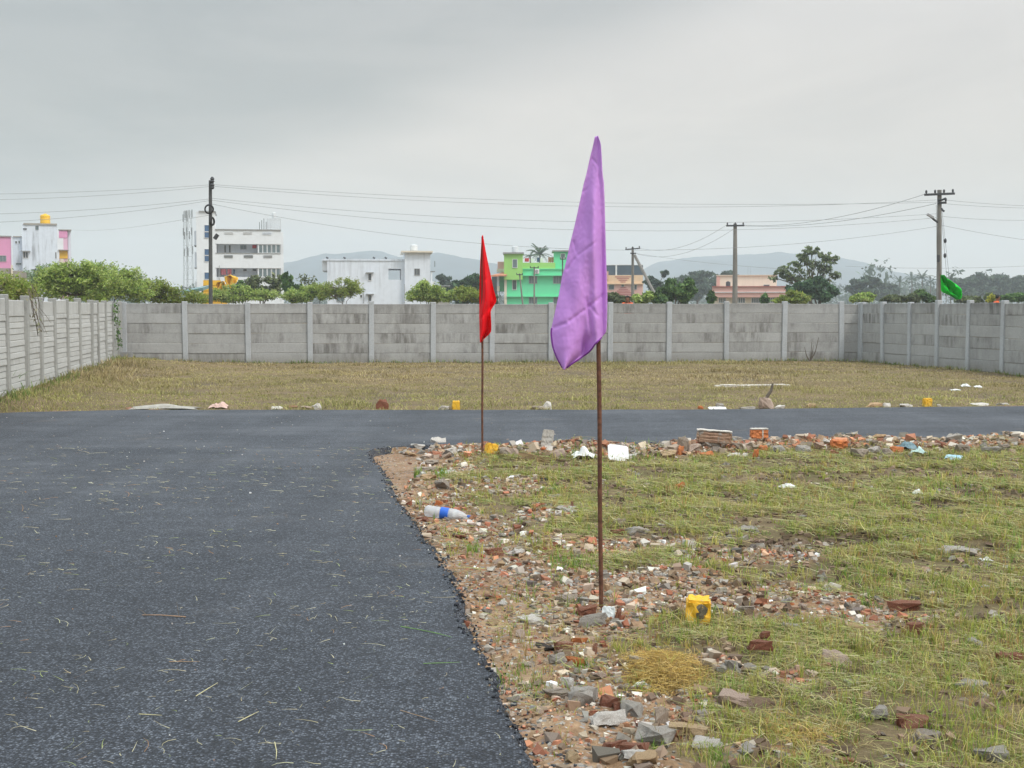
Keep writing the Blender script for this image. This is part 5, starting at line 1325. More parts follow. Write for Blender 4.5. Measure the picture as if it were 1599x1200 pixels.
# climbing plants on the left wall
def creeper(label, pts, n, Yw, cols, size=.05, spread=.10):
    P_ = []; 
    for k in range(len(pts) - 1):
        a, b = Vector(pts[k]), Vector(pts[k + 1]); m_ = n // (len(pts) - 1)
        for j in range(m_): P_.append(a.lerp(b, RNG.uniform(0, 1)) + Vector((abs(RNG.normal(0, .02)) + .02, RNG.normal(0, spread), RNG.normal(0, .04))))
    r = root('creeper', label, 'plant', (pts[-1][0], pts[-1][1], 0)); MB().tube(pts, .008, 4).build('stem', M['bark'], r)
    P_ = np.array([list(q) for q in P_]); k = len(P_); a = RNG.normal(0, 1, (k, 3)); a /= np.linalg.norm(a, axis=1)[:, None]; b = np.cross(a, RNG.normal(0, 1, (k, 3))); b /= np.linalg.norm(b, axis=1)[:, None]
    V = np.stack([P_ - a * size, P_ - b * size * .6, P_ + a * size, P_ + b * size * .6], 1).reshape(-1, 3)
    mesh_np('leaves', V, np.arange(k * 4), np.full(k, 4), M['leaf'], cols=np.repeat(pal(k, cols, .2), 4, 0), parent=r)
def onwall(px, z):
    x_, y_ = on_left(px); return (x_ + .10, y_ - .02, z)
creeper('dark green creeper climbing the left wall near its far corner', [onwall(174, 1.75), onwall(174.5, 1.5), onwall(177, 1.2), onwall(180, .75), onwall(179, .5)], 130, 38, G_MID, .045, .16)
creeper('dry grey twigs hanging over the left wall top', [onwall(40, 1.85), onwall(45, 1.6), onwall(49, 1.35), onwall(52, 1.1)], 26, 25, [(1, (.28, .26, .18)), (1, (.22, .24, .12))], .04, .14)
for k in range(9):
    q = D(40, 478, 24.9); m = MB(); x0, y0 = on_left(41 + k * 1.4); pts = [Vector((x0 + .05, y0, 1.9 + RNG.uniform(0, .2)))]
    for j in range(4): pts.append(pts[-1] + Vector((RNG.uniform(0, .08), RNG.uniform(-.12, .2), -RNG.uniform(.12, .28))))
    o = m.tube(pts, [.007, .006, .005, .004, .003], 3).build('dry_twig', M['bark'], None, origin=pts[-1]); tag(o, ['first', 'second', 'third', 'fourth', 'fifth', 'sixth', 'seventh', 'eighth', 'ninth'][k] + ' thin dry twig from the left dangling over the left wall', 'twig', 'dry twigs dangling over the left wall')
# twiggy stub growing at the foot of the back wall
m = MB(); x0, y0 = on_back(1262)
for an, l in ((-.5, .45), (.1, .6), (.45, .75), (.25, .5)):
    b = Vector((x0, y0 - .3, zz(x0, y0 - .3))); m.tube([b, b + Vector((math.sin(an) * l * .5, 0, l * .4)), b + Vector((math.sin(an) * l * .8, 0, l))], [.02, .013, .006], 4)
tag(m.build('dry_plant', M['bark'], None, origin=(x0, y0 - .3, 0)), 'dry upright twigs at the foot of the back wall near the right corner', 'plant')
x0, y0 = on_back(203); o = MB().box(x0 - .16, x0 + .16, y0 - .5, y0 - .25, -.02, .33).build('pipe_stub', M['shade'], None, origin=(x0, y0 - .4, 0)); tag(o, 'small dark block at the foot of the back wall in the left corner', 'block')

# ================================================================== HILLS
M['hill'] = simple('wooded_hill', (.045, .065, .080), .95, .45, .012)
def hill(name, prof, Y, depth, n=160):
    pxs = np.linspace(prof[0][0], prof[-1][0], n); hy = np.interp(pxs, [p[0] for p in prof], [p[1] for p in prof])
    m = 16; V = np.zeros((m, n, 3))
    for j in range(m):
        t_ = j / (m - 1); yv = Y - depth * .55 + depth * t_; sh = math.sin(math.pi * min(1, t_ * .95 + .0)) ** .8
        x_ = (pxs - 799.5) / F * Y; hgt = np.maximum((483 - hy) / F * Y + 1.6, 0)
        hh_ = hgt * sh * (1 + (fbm(x_, np.full(n, yv), .006, 4, 8) - .5) * .25 * (1 if abs(t_ - .5) > .06 else .0)) + (fbm(x_, np.full(n, yv), .05, 2, 18) - .5) * 5 * sh
        V[j] = np.stack([x_, np.full(n, yv), np.maximum(hh_, 0) * 1.0 - 2], 1)
    i_ = np.arange(m - 1)[:, None] * n + np.arange(n - 1)[None]; q = np.stack([i_, i_ + 1, i_ + n + 1, i_ + n], -1).reshape(-1, 4)
    o = mesh_np(name, V.reshape(-1, 3), q.ravel(), np.full(len(q), 4), M['hill'], smooth=True); tag(o, kind='structure'); return o
hill('hill', [(360, 470), (420, 448), (445, 423), (470, 412), (510, 402), (545, 396), (575, 392.5), (592, 391.5), (605, 395), (625, 401), (650, 402), (672, 397), (690, 396.5), (715, 400), (750, 408), (800, 420), (850, 432), (900, 446), (960, 470)], 2000, 900)
hill('hill', [(930, 470), (985, 430), (1010, 414), (1035, 407), (1080, 402), (1130, 399), (1165, 398), (1190, 396.5), (1230, 398.5), (1262, 404), (1300, 409), (1350, 422), (1400, 430), (1440, 445), (1500, 470)], 2250, 900)

# ================================================================== HAZE
HZ = True
if HZ:
    hm = bpy.data.materials.new('haze'); hm.use_nodes = True; nt = hm.node_tree; nt.nodes.clear()
    pv = nt.nodes.new('ShaderNodeVolumePrincipled'); pv.inputs['Color'].default_value = (0.86, 0.94, 1.0, 1); pv.inputs['Density'].default_value = .00052; pv.inputs['Anisotropy'].default_value = 0.0
    mo = nt.nodes.new('ShaderNodeOutputMaterial'); nt.links.new(pv.outputs[0], mo.inputs[1])
    hb = MB().box(-2200, 2200, -200, 2900, -6, 150).build('haze', hm); tag(hb, 'pale even haze over the whole plain', 'haze', kind='stuff')
# ================================================================== FLAGS
def cloth_mat(name, c, deep, transl=.22):
    m, n, p, out = newmat(name)
    v = geo_pos(n)
    wv = n.noise(n.scalev(v, (1, 1, 1)), 500, 2, .6)
    col = n.mix(n.noise(v, 3.5, 3), deep, c)
    n.set(p.inputs['Base Color'], col); p.inputs['Roughness'].default_value = .62
    p.inputs['Specular IOR Level'].default_value = .12
    n.set(p.inputs['Normal'], n.bump(wv, .25, .0006))
    t = n.node('ShaderNodeBsdfTranslucent'); n.set(t.inputs[0], col)
    mx = n.node('ShaderNodeMixShader'); mx.inputs[0].default_value = transl
    n.l.new(p.outputs[0], mx.inputs[1]); n.l.new(t.outputs[0], mx.inputs[2]); n.l.new(mx.outputs[0], out.inputs[0])
    return m
M['purple'] = cloth_mat('purple_cotton', (.75, .39, .87), (.68, .33, .81)); M['purple_hem'] = cloth_mat('purple_hem', (.26, .07, .36), (.20, .05, .28), .1)
M['red'] = cloth_mat('red_cotton', (.94, .012, .020), (.82, .010, .018)); M['green'] = cloth_mat('green_cotton', (.02, .72, .05), (.01, .50, .03))
def seg_d(px, py, a, b):
    ax, ay = a; bx, by = b; L2 = (bx - ax) ** 2 + (by - ay) ** 2
    t = np.clip(((px - ax) * (bx - ax) + (py - ay) * (by - ay)) / L2, 0, 1)
    cx_, cy_ = ax + t * (bx - ax), ay + t * (by - ay)
    sgn = np.sign((bx - ax) * (py - cy_) - (by - ay) * (px - cx_))
    return np.hypot(px - cx_, py - cy_), sgn, t
def flag(label, rows, Y, mat, hemmat, fold, creases, base, top, nu=56, nv=170, hem=None, rad=.0125, poleY=None):
    """rows: (py, left px, right px) of the hanging cloth at distance Y; base, top: pixel ends of the rod"""
    g = P(*base) if poleY is None else None
    Yp = Y if poleY is None else poleY
    bw = D(base[0], base[1], Yp); tw = D(top[0], top[1], Yp)
    r = root('flag', label, 'flag', (bw.x, Yp, (zz(bw.x, Yp) if poleY is None else .42)))
    b0 = Vector((bw.x, Yp, r.location.z - .12))
    m = MB(); K = 14
    m.tube([b0.lerp(tw, k / K) + Vector((math.sin(k * 1.3) * .0012, 0, 0)) for k in range(K + 1)], rad, 10)
    m.build('pole', M['rust'], r, smooth=True)
    ry = np.array([q[0] for q in rows], float); L = np.array([q[1] for q in rows], float); Rt = np.array([q[2] for q in rows], float)
    py = np.linspace(ry[0], ry[-1], nv); l = np.interp(py, ry, L); rt = np.interp(py, ry, Rt)
    k5 = np.ones(5) / 5; 
    def sm(a): return np.convolve(np.pad(a, 2, mode='edge'), k5, 'valid')
    l, rt = sm(l), sm(rt)
    u = np.linspace(0, 1, nu)[None, :]; PX = l[:, None] + (rt - l)[:, None] * u; PY = np.repeat(py[:, None], nu, 1)
    v = ((py - py[0]) / (py[-1] - py[0]))[:, None]
    DY = fold(u, v, PX, PY)
    for (a, b, w_, h_) in creases:
        d_, sg, t_ = seg_d(PX, PY, a, b)
        DY = DY + .7 * h_ * np.exp(-(d_ / w_) ** 2) * np.clip(np.minimum(t_, 1 - t_) * 8, 0, 1)
    yy_ = Y - .02 + DY
    ax = (PX - 799.5) / F; bb = -(PY - 600) / F
    dx_, dy_, dz_ = ax, bb * SP + CP, bb * CP - SP
    tt = Y / dy_
    V = np.stack([dx_ * tt, yy_, EYE + dz_ * tt], -1)
    i_ = np.arange(nv - 1)[:, None] * nu + np.arange(nu - 1)[None]; q = np.stack([i_, i_ + nu, i_ + nu + 1, i_ + 1], -1).reshape(-1, 4)
    o = mesh_np('cloth', V.reshape(-1, 3), q.ravel(), np.full(len(q), 4), mat, smooth=True, parent=r)
    s = o.modifiers.new('thickness', 'SOLIDIFY'); s.thickness = .0018; s.offset = 0
    if hem:
        a0, a1, b0_, b1_ = hem    # row range along left side, and along the right side
        def band(j0, j1, side):
            idx = [j for j in range(nv) if j0 <= py[j] <= j1]
            pts = [Vector(V[j, 0 if side < 0 else nu - 1]) + Vector((0, -.004, 0)) for j in idx]
            MB().tube(pts, .0045, 5).build('hem', hemmat, r, smooth=True)
        band(a0, a1, -1); band(b0_, b1_, 1)
    return r
# purple
pb = P(939, 951)
def fold_p(u, v, PX, PY):
    c = .045 * np.sin(2 * np.pi * (.85 * u + .15 + .25 * v)) * np.clip(v * 2, 0, 1)
    c += -.035 * np.exp(-((PX - (922 + 10 * v)) / 7) ** 2) * sst(v, .05, .5) + .02 * np.exp(-((PX - (938 + 3 * v)) / 4) ** 2) * sst(v, .1, .6)
    c += .012 * np.sin(PX * .10 + PY * .020 + 1) * sst(v, .2, .8)
    c += .02 * (vn(PX * .05, PY * .02, 4) - .5) * sst(v, .1, .5)
    c += .03 * np.exp(-((PX - 912) / 5) ** 2) * sst(PY, 480, 545)
    c += .006 * (fbm(PX, PY * .6, .11, 3, 44) - .5) + .0035 * (fbm(PX, PY, .35, 2, 45) - .5)
    return c - .03 * sst(u, .75, 1.0)
flag('large purple flag hanging limp on a rusty rod near the road edge',
     [(214, 929, 932), (219, 927.5, 935), (228, 926, 937.5), (245, 921.5, 938.5), (275, 915, 940), (285, 912, 942), (320, 904.5, 943.5), (350, 898, 944.5), (380, 890.5, 945.5), (410, 884, 946.5), (430, 878.5, 947), (460, 873, 948), (485, 867.5, 947.8), (505, 863, 947.5), (515, 861, 947), (522, 860.5, 945.5),
      (530, 861.5, 936), (537, 862, 928), (545, 864, 924.5), (552, 866.5, 918), (558, 869, 910), (565, 872.5, 899), (571, 876, 890), (577, 880, 881.5)],
     pb.y, M['purple'], M['purple_hem'], fold_p,
     [((884, 424), (899, 402), 2.2, .010), ((899, 402), (934, 376), 2.2, .008), ((900, 396), (896, 375), 2, .008), ((863, 513), (885, 504), 2.5, .014), ((885, 504), (915, 482), 2.2, .011), ((915, 482), (945, 458), 2.2, .012),
      ((914, 462), (925, 530), 2.5, .016), ((918, 474), (934, 496), 2.2, .010), ((922, 245), (935, 262), 2, .006), ((908, 300), (918, 296), 2, .006)],
     (939, 951), (932, 221), hem=(512, 576, 526, 576))
# red
rb = P(753, 712)
def fold_r(u, v, PX, PY):
    c = .07 * np.sin(2 * np.pi * (1.1 * u + .5 * v)) * np.clip(v * 2.2, 0, 1)
    c += .10 * sst(PX - (758 + 4 * v), 0, 5) * sst(PY, 395, 430) * sst(PY, 492, 478)
    c += .02 * np.sin(PX * .45 + PY * .06) * sst(v, .2, .5)
    return c
flag('smaller red flag on a rusty rod farther back at the crossing road',
     [(368, 752.8, 754.3), (376, 752, 755.6), (390, 751, 758), (410, 749.8, 761.8), (430, 749, 766), (450, 748.4, 770), (462, 748.2, 773.5), (469, 748.2, 775.3), (474, 748.3, 773.5), (480, 748.4, 769), (486, 748.4, 766), (495, 748.2, 766.6), (510, 748.8, 767.3), (519, 749, 767), (525, 749, 761), (530, 749.3, 755), (535, 749.8, 751.2)],
     rb.y, M['red'], M['red'], fold_r, [((756, 440), (770, 425), 2, .02), ((750, 500), (764, 478), 2, .03)], (753, 712), (753.5, 370), nu=44, nv=120)
# green, blowing in the wind behind the right wall
def fold_g(u, v, PX, PY):
    return .20 * np.sin(2 * np.pi * (1.5 * u - .9 * v)) * sst(u, 0, .3) + .09 * np.sin(2 * np.pi * (3.1 * u + 1.6 * v)) * sst(u, 0, .4)
flag('green flag blown to the right in front of the tall right electricity pole',
     [(429.8, 1468.6, 1472), (433, 1468.6, 1478), (437, 1468.6, 1484), (441, 1468.7, 1490), (445, 1468.8, 1495), (450, 1469, 1499), (454, 1469, 1501), (457, 1471, 1501), (460, 1479, 1500.5), (463, 1485, 1499.5), (466, 1490, 1498), (468, 1494, 1496)],
     53, M['green'], M['green'], fold_g, [], (1468.5, 478), (1468.2, 428), nu=50, nv=50, poleY=53)

# ================================================================== PEOPLE BEHIND THE WALL
M['skin'] = simple('brown_skin', (.22, .105, .06), .6, .1, 10); M['hair'] = simple('black_hair', (.012, .010, .010), .7, .2, 60); M['trouser'] = simple('dark_trousers', (.05, .05, .06), .9, .2, 8)
def person(label, x, y, z0, H, face, shirt, lean=0.0, cap=None):
    r = root('person', label, 'person', (x, y, z0)); h = H
    # joints (x right, y forward) in units of height; one continuous skin surface
    J = {'pel': (0, 0, .53), 'bel': (0, .0 + lean * .3, .60), 'che': (0, .01 + lean * .8, .72), 'nec': (0, .01 + lean, .845), 'hd0': (0, .022 + lean * 1.15, .885), 'hd1': (0, .022 + lean * 1.25, .935), 'hd2': (0, .012 + lean * 1.3, .965),
         'shl': (-.10, .005 + lean, .81), 'ell': (-.125, .02 + lean * .7, .63), 'wrl': (-.10, .12 + lean * .5, .54), 'hal': (-.09, .16 + lean * .5, .52),
         'shr': (.10, .005 + lean, .81), 'elr': (.13, .01 + lean * .7, .63), 'wrr': (.115, .11 + lean * .5, .53), 'har': (.105, .15 + lean * .5, .51),
         'hpl': (-.052, 0, .505), 'knl': (-.058, .015, .285), 'anl': (-.06, -.01, .045), 'tol': (-.065, .075, .018),
         'hpr': (.052, 0, .505), 'knr': (.06, .03, .285), 'anr': (.065, .0, .045), 'tor': (.075, .085, .018)}
    Rd = {'pel': .075, 'bel': .07, 'che': .082, 'nec': .032, 'hd0': .043, 'hd1': .052, 'hd2': .042, 'shl': .042, 'shr': .042, 'ell': .026, 'elr': .026, 'wrl': .018, 'wrr': .018, 'hal': .02, 'har': .02,
          'hpl': .058, 'hpr': .058, 'knl': .036, 'knr': .036, 'anl': .024, 'anr': .024, 'tol': .02, 'tor': .02}
    E = [('pel', 'bel'), ('bel', 'che'), ('che', 'nec'), ('nec', 'hd0'), ('hd0', 'hd1'), ('hd1', 'hd2'), ('che', 'shl'), ('shl', 'ell'), ('ell', 'wrl'), ('wrl', 'hal'), ('che', 'shr'), ('shr', 'elr'), ('elr', 'wrr'), ('wrr', 'har'),
         ('pel', 'hpl'), ('hpl', 'knl'), ('knl', 'anl'), ('anl', 'tol'), ('pel', 'hpr'), ('hpr', 'knr'), ('knr', 'anr'), ('anr', 'tor')]
    def grow(name, keys, edges, mat, k=1.0, add=0.0):
        me = bpy.data.meshes.new(name); me.from_pydata([tuple(c * h for c in J[q]) for q in keys], [(keys.index(a), keys.index(b)) for a, b in edges], []); me.materials.append(mat)
        o = bpy.data.objects.new(name, me); COL.objects.link(o); o.parent = r
        mod = o.modifiers.new('skin', 'SKIN'); mod.use_smooth_shade = True
        for i_, q in enumerate(keys):
            d_ = me.skin_vertices[0].data[i_]; d_.radius = ((Rd[q] * k + add) * h, (Rd[q] * k + add) * h); d_.use_root = (i_ == 0)
        ss = o.modifiers.new('sub', 'SUBSURF'); ss.levels = 2; ss.render_levels = 2; return o
    grow('body', list(J), E, M['skin'])
    tk = ['pel', 'bel', 'che', 'shl', 'ell', 'shr', 'elr', 'nec']
    J2 = dict(J); 
    J['nec'] = (J['nec'][0], J['nec'][1], .825); grow('shirt', ['pel', 'bel', 'che', 'shl', 'shr', 'nec', 'ell', 'elr'], [('pel', 'bel'), ('bel', 'che'), ('che', 'shl'), ('che', 'shr'), ('che', 'nec'), ('shl', 'ell'), ('shr', 'elr')], shirt, 1.05, .008); J.update(J2)
    grow('trousers', ['pel', 'hpl', 'knl', 'anl', 'hpr', 'knr', 'anr'], [('pel', 'hpl'), ('hpl', 'knl'), ('knl', 'anl'), ('pel', 'hpr'), ('hpr', 'knr'), ('knr', 'anr')], M['trouser'], 1.08, .006)
    bm = bmesh.new(); bmesh.ops.create_icosphere(bm, subdivisions=3, radius=1)
    hc = Vector((0, J['hd1'][1] * h - .008, J['hd1'][2] * h + .012))
    for v in bm.verts:
        k = 1 + .05 * math.sin(v.co.x * 19) * math.sin(v.co.z * 17 + v.co.y * 13)
        v.co = Vector((v.co.x * .092, v.co.y * .105, v.co.z * .105)) * k
        if v.co.y > .03 and v.co.z < .045: v.co.y = .03
        if v.co.z < -.05: v.co.z = -.05
        v.co += hc
    me = bpy.data.meshes.new('hair'); bm.to_mesh(me); bm.free(); me.materials.append(M['hair']); o = bpy.data.objects.new('hair', me); COL.objects.link(o); o.parent = r
    fy = hc.y + .083; fm = MB()
    fm.lathe([(.012, 0), (.004, .03)], (0, fy, hc.z - .035), Matrix.Rotation(R(-70), 3, 'X'), 6); fm.build('nose', M['skin'], None).parent = r
    for s_ in (-1, 1):
        e = MB().lathe([(.009, 0), (.006, .006)], (s_ * .03, fy - .012, hc.z - .012), Matrix.Rotation(R(-90), 3, 'X'), 8).build('eye', M['hair'], None); e.parent = r
        e = MB().lathe([(.02, 0), (.012, .012)], (s_ * .082, hc.y, hc.z - .03), Matrix.Rotation(R(90) * s_, 3, 'Y'), 8).build('ear', M['skin'], None); e.parent = r
    MB().obox((0, fy - .008, hc.z - .068), (.045, .006, .008)).build('mouth', M['stripe'], None).parent = r
    r.rotation_euler = (0, 0, face); return r
p = D(1556.5, 461.5, 55); person('person with black hair in an orange shirt looking down, behind the right wall', p.x - .12, 55, .42, (p.z - .42) / .985, R(-95), M['orange_cloth'], .06)
p = D(980, 463.3, 50); person('person with dark hair in an orange brown top, head just above the back wall', p.x, 50, .42, (p.z - .42) / .985, R(170), M['orange_cloth'], .01)
# something yellow green carried behind the first person: a leafy bundle
tree('bush', 'small yellow flowering bush beside the person in orange', 'bush', 1549, 62, [(1549, 465, 6, 4.5, 1), (1544, 469, 5, 3, .5)], 700, .07, [(2, (.50, .48, .10)), (1, (.25, .30, .08))], trunk=.02)

# ================================================================== MARKER STONES
M['y_paint'] = None
m_, n_, p_, _ = newmat('worn_yellow_paint'); v_ = obj_co(n_)
col_ = n_.mix(n_.noise(v_, 14, 4), (.82, .47, .02), (.72, .40, .03)); wr_ = n_.noise(v_, 38, 5, .7)
col_ = n_.mix(n_.smooth(wr_, .60, .68, 0, .8), col_, (.30, .25, .17)); col_ = n_.mix(n_.smooth(n_.noise(v_, 7, 3), .55, .75, 0, .35), col_, (.62, .52, .30))
n_.set(p_.inputs['Base Color'], col_); p_.inputs['Roughness'].default_value = .7; n_.set(p_.inputs['Normal'], n_.bump(wr_, .8, .006)); M['y_paint'] = m_
def rough_box(name, sx, sy, sz, mat, seed, taper=.06, rough=.006, cuts=5):
    bm = bmesh.new(); bmesh.ops.create_cube(bm, size=1); bmesh.ops.bevel(bm, geom=list(bm.edges), offset=.07, segments=2, affect='EDGES')
    bmesh.ops.subdivide_edges(bm, edges=[e for e in bm.edges if e.calc_length() > .3], cuts=cuts, use_grid_fill=True)
    rr = random.Random(seed); ph = [rr.uniform(0, 6) for _ in range(6)]
    for v in bm.verts:
        c = v.co; k = 1 - taper * (c.z + .5)
        n = math.sin(c.x * 9 + ph[0]) * math.sin(c.y * 8 + ph[1]) * math.sin(c.z * 10 + ph[2])
        v.co = Vector((c.x * sx * k, c.y * sy * k, (c.z + .5) * sz)) + Vector((n, math.sin(n * 5 + ph[3]), math.cos(n * 4 + ph[4]) - .7)) * rough + Vector((rr.uniform(-1, 1), rr.uniform(-1, 1), rr.uniform(-1, 1))) * rough * .35
    me = bpy.data.meshes.new(name); bm.to_mesh(me); bm.free(); me.materials.append(mat); return me
def marker(label, px, py, w_, h_, rot=0, tilt=(0, 0), seed=0, hole=False):
    q = P(px, py); r = root('plot_marker', label, 'marker stone', (q.x, q.y + w_ / 2, q.z)); r.rotation_euler = (tilt[0], tilt[1], rot)
    o = link('block', rough_box('block', w_, w_ * .95, h_ + .05, M['y_paint'], seed), r, (0, 0, -.05))
    if hole:   # unpainted hollow on the front face
        bm = bmesh.new(); bmesh.ops.create_icosphere(bm, subdivisions=2, radius=1)
        for v in bm.verts: v.co = Vector((v.co.x * .034 * (1 + .2 * math.sin(v.co.z * 4)), v.co.y * .006, v.co.z * .042 + .0 * v.co.x))
        me = bpy.data.meshes.new('worn_patch'); bm.to_mesh(me); bm.free(); me.materials.append(M['stone_dark']); o = link('worn_patch', me, r, (.012, -w_ * .455, h_ * .50)); o['label'] = 'dark unpainted hollow'
    return r
M['stone_dark'] = simple('dark_bare_cement', (.15, .125, .085), .95, .6, 60, .006)
marker('nearest yellow painted marker stone with a dark worn patch on its face', 1092, 975, .132, .135, R(-6), (R(2), R(2)), 3, True)
marker('tilted yellow marker stone beside the foot of the red flag', 765, 711, .125, .13, R(20), (R(-6), R(14)), 5)
marker('yellow marker stone across the road, left of the purple flag', 712, 640.5, .125, .15, 0, (0, 0), 7)
marker('yellow marker stone across the road at the right of the lawn', 1450, 635.5, .14, .135, 0, (0, 0), 9)

# ================================================================== STONES AND BRICKS
def rock_mesh(seed, mat, kind='rock', sub=3):
    """broken lump: hull of a few random points, subdivided and roughened; spans about 2 x 1.6 x 1.24"""
    rr = np.random.default_rng(seed); dim = np.array([1, .8, .62]) if kind == 'rock' else np.array([1, .62, .42])
    if kind == 'rock':
        P_ = rr.uniform(-1, 1, (17, 3)); big = np.abs(P_).max(1); P_ /= (big ** .75)[:, None]
    else:
        P_ = np.array([(x_, y_, z_) for z_ in (-1, 1) for y_ in (-1, 1) for x_ in (-1, 1)], float); P_[:, 0] += rr.uniform(-.5, .25, 8) * np.sign(P_[:, 0]); 
        for k in rr.choice(8, int(rr.integers(1, 4)), replace=False): P_[k] *= rr.uniform(.35, .75, 3)
        P_ = np.concatenate([P_, rr.uniform(-.9, .9, (4, 3))])
    P_ = P_ * dim
    bm = bmesh.new()
    for p_ in P_: bm.verts.new(p_)
    res = bmesh.ops.convex_hull(bm, input=list(bm.verts)); junk = [g for g in res['geom_interior'] if isinstance(g, bmesh.types.BMVert)]; bmesh.ops.delete(bm, geom=junk, context='VERTS')
    loose = [v for v in bm.verts if not v.link_faces]; bmesh.ops.delete(bm, geom=loose, context='VERTS')
    bmesh.ops.triangulate(bm, faces=list(bm.faces)); bmesh.ops.subdivide_edges(bm, edges=list(bm.edges), cuts=2, use_grid_fill=True)
    bm.normal_update(); V = np.array([v.co[:] for v in bm.verts]); Nn = np.array([v.normal[:] for v in bm.verts])
    f_ = (vn(V[:, 0] * 2.6 + 50, V[:, 1] * 2.6 + V[:, 2] * 1.7 + 50, seed) - .5) * .26 + (vn(V[:, 0] * 7 + 9, V[:, 1] * 7 - V[:, 2] * 6 + 90, seed + 3) - .5) * .20 + (vn(V[:, 0] * 17, V[:, 1] * 17 - V[:, 2] * 13 + 90, seed + 5) - .5) * .09
    V = V + Nn * f_[:, None] - Nn * .02
    V = (V - (V.max(0) + V.min(0)) / 2) / ((V.max(0) - V.min(0)) / 2) * (np.array([1, .8, .62]) if kind == 'rock' else np.array([1, .55, .38]))
    for v, c in zip(bm.verts, V): v.co = c
    me = bpy.data.meshes.new('rock'); bm.to_mesh(me); bm.free(); me.materials.append(mat); return me
ROCK = [rock_mesh(100 + k, M['stone']) for k in range(14)]; BRK = [rock_mesh(200 + k, M['brick'], 'brick') for k in range(12)]
_cache = {}
def stone(label, px, py, w_, mat='stone', kind='rock', hgt=None, rot=0, tilt=(0, 0), seed=1, name='stone', cat='stone', sink=.27, dep=None, group=None, dz=0):
    """w_: full width in metres; foot of the stone at pixel (px, py)"""
    key = (seed, mat, kind)
    if key not in _cache: _cache[key] = rock_mesh(300 + seed, M[mat], kind)
    me = _cache[key]; q = P(px, py)
    s = w_ / 2; zsc = s if hgt is None else hgt / (2 * .62 if kind == 'rock' else 2 * .38)
    ysc = s if dep is None else dep / 2
    o = link(name, me, None, (q.x, q.y + ysc * .6, q.z + zsc * (.62 if kind == 'rock' else .38) * (1 - 2 * sink) + dz)); o.scale = (s, ysc, zsc); o.rotation_euler = (tilt[0], tilt[1], rot)
    return tag(o, label, cat, group)
def slabbox(label, px, py, w_, d_, h_, mat, rot=0, tilt=(0, 0), seed=1, name='slab', cat='slab', dz=0, rough=.004):
    q = P(px, py); o = link(name, rough_box(name, w_, d_, h_, M[mat], seed, .02, rough), None, (q.x, q.y + d_ * .3, q.z - .01 + dz)); o.rotation_euler = (tilt[0], tilt[1], rot); return tag(o, label, cat)
B_ = dict(name='brick', cat='brick')
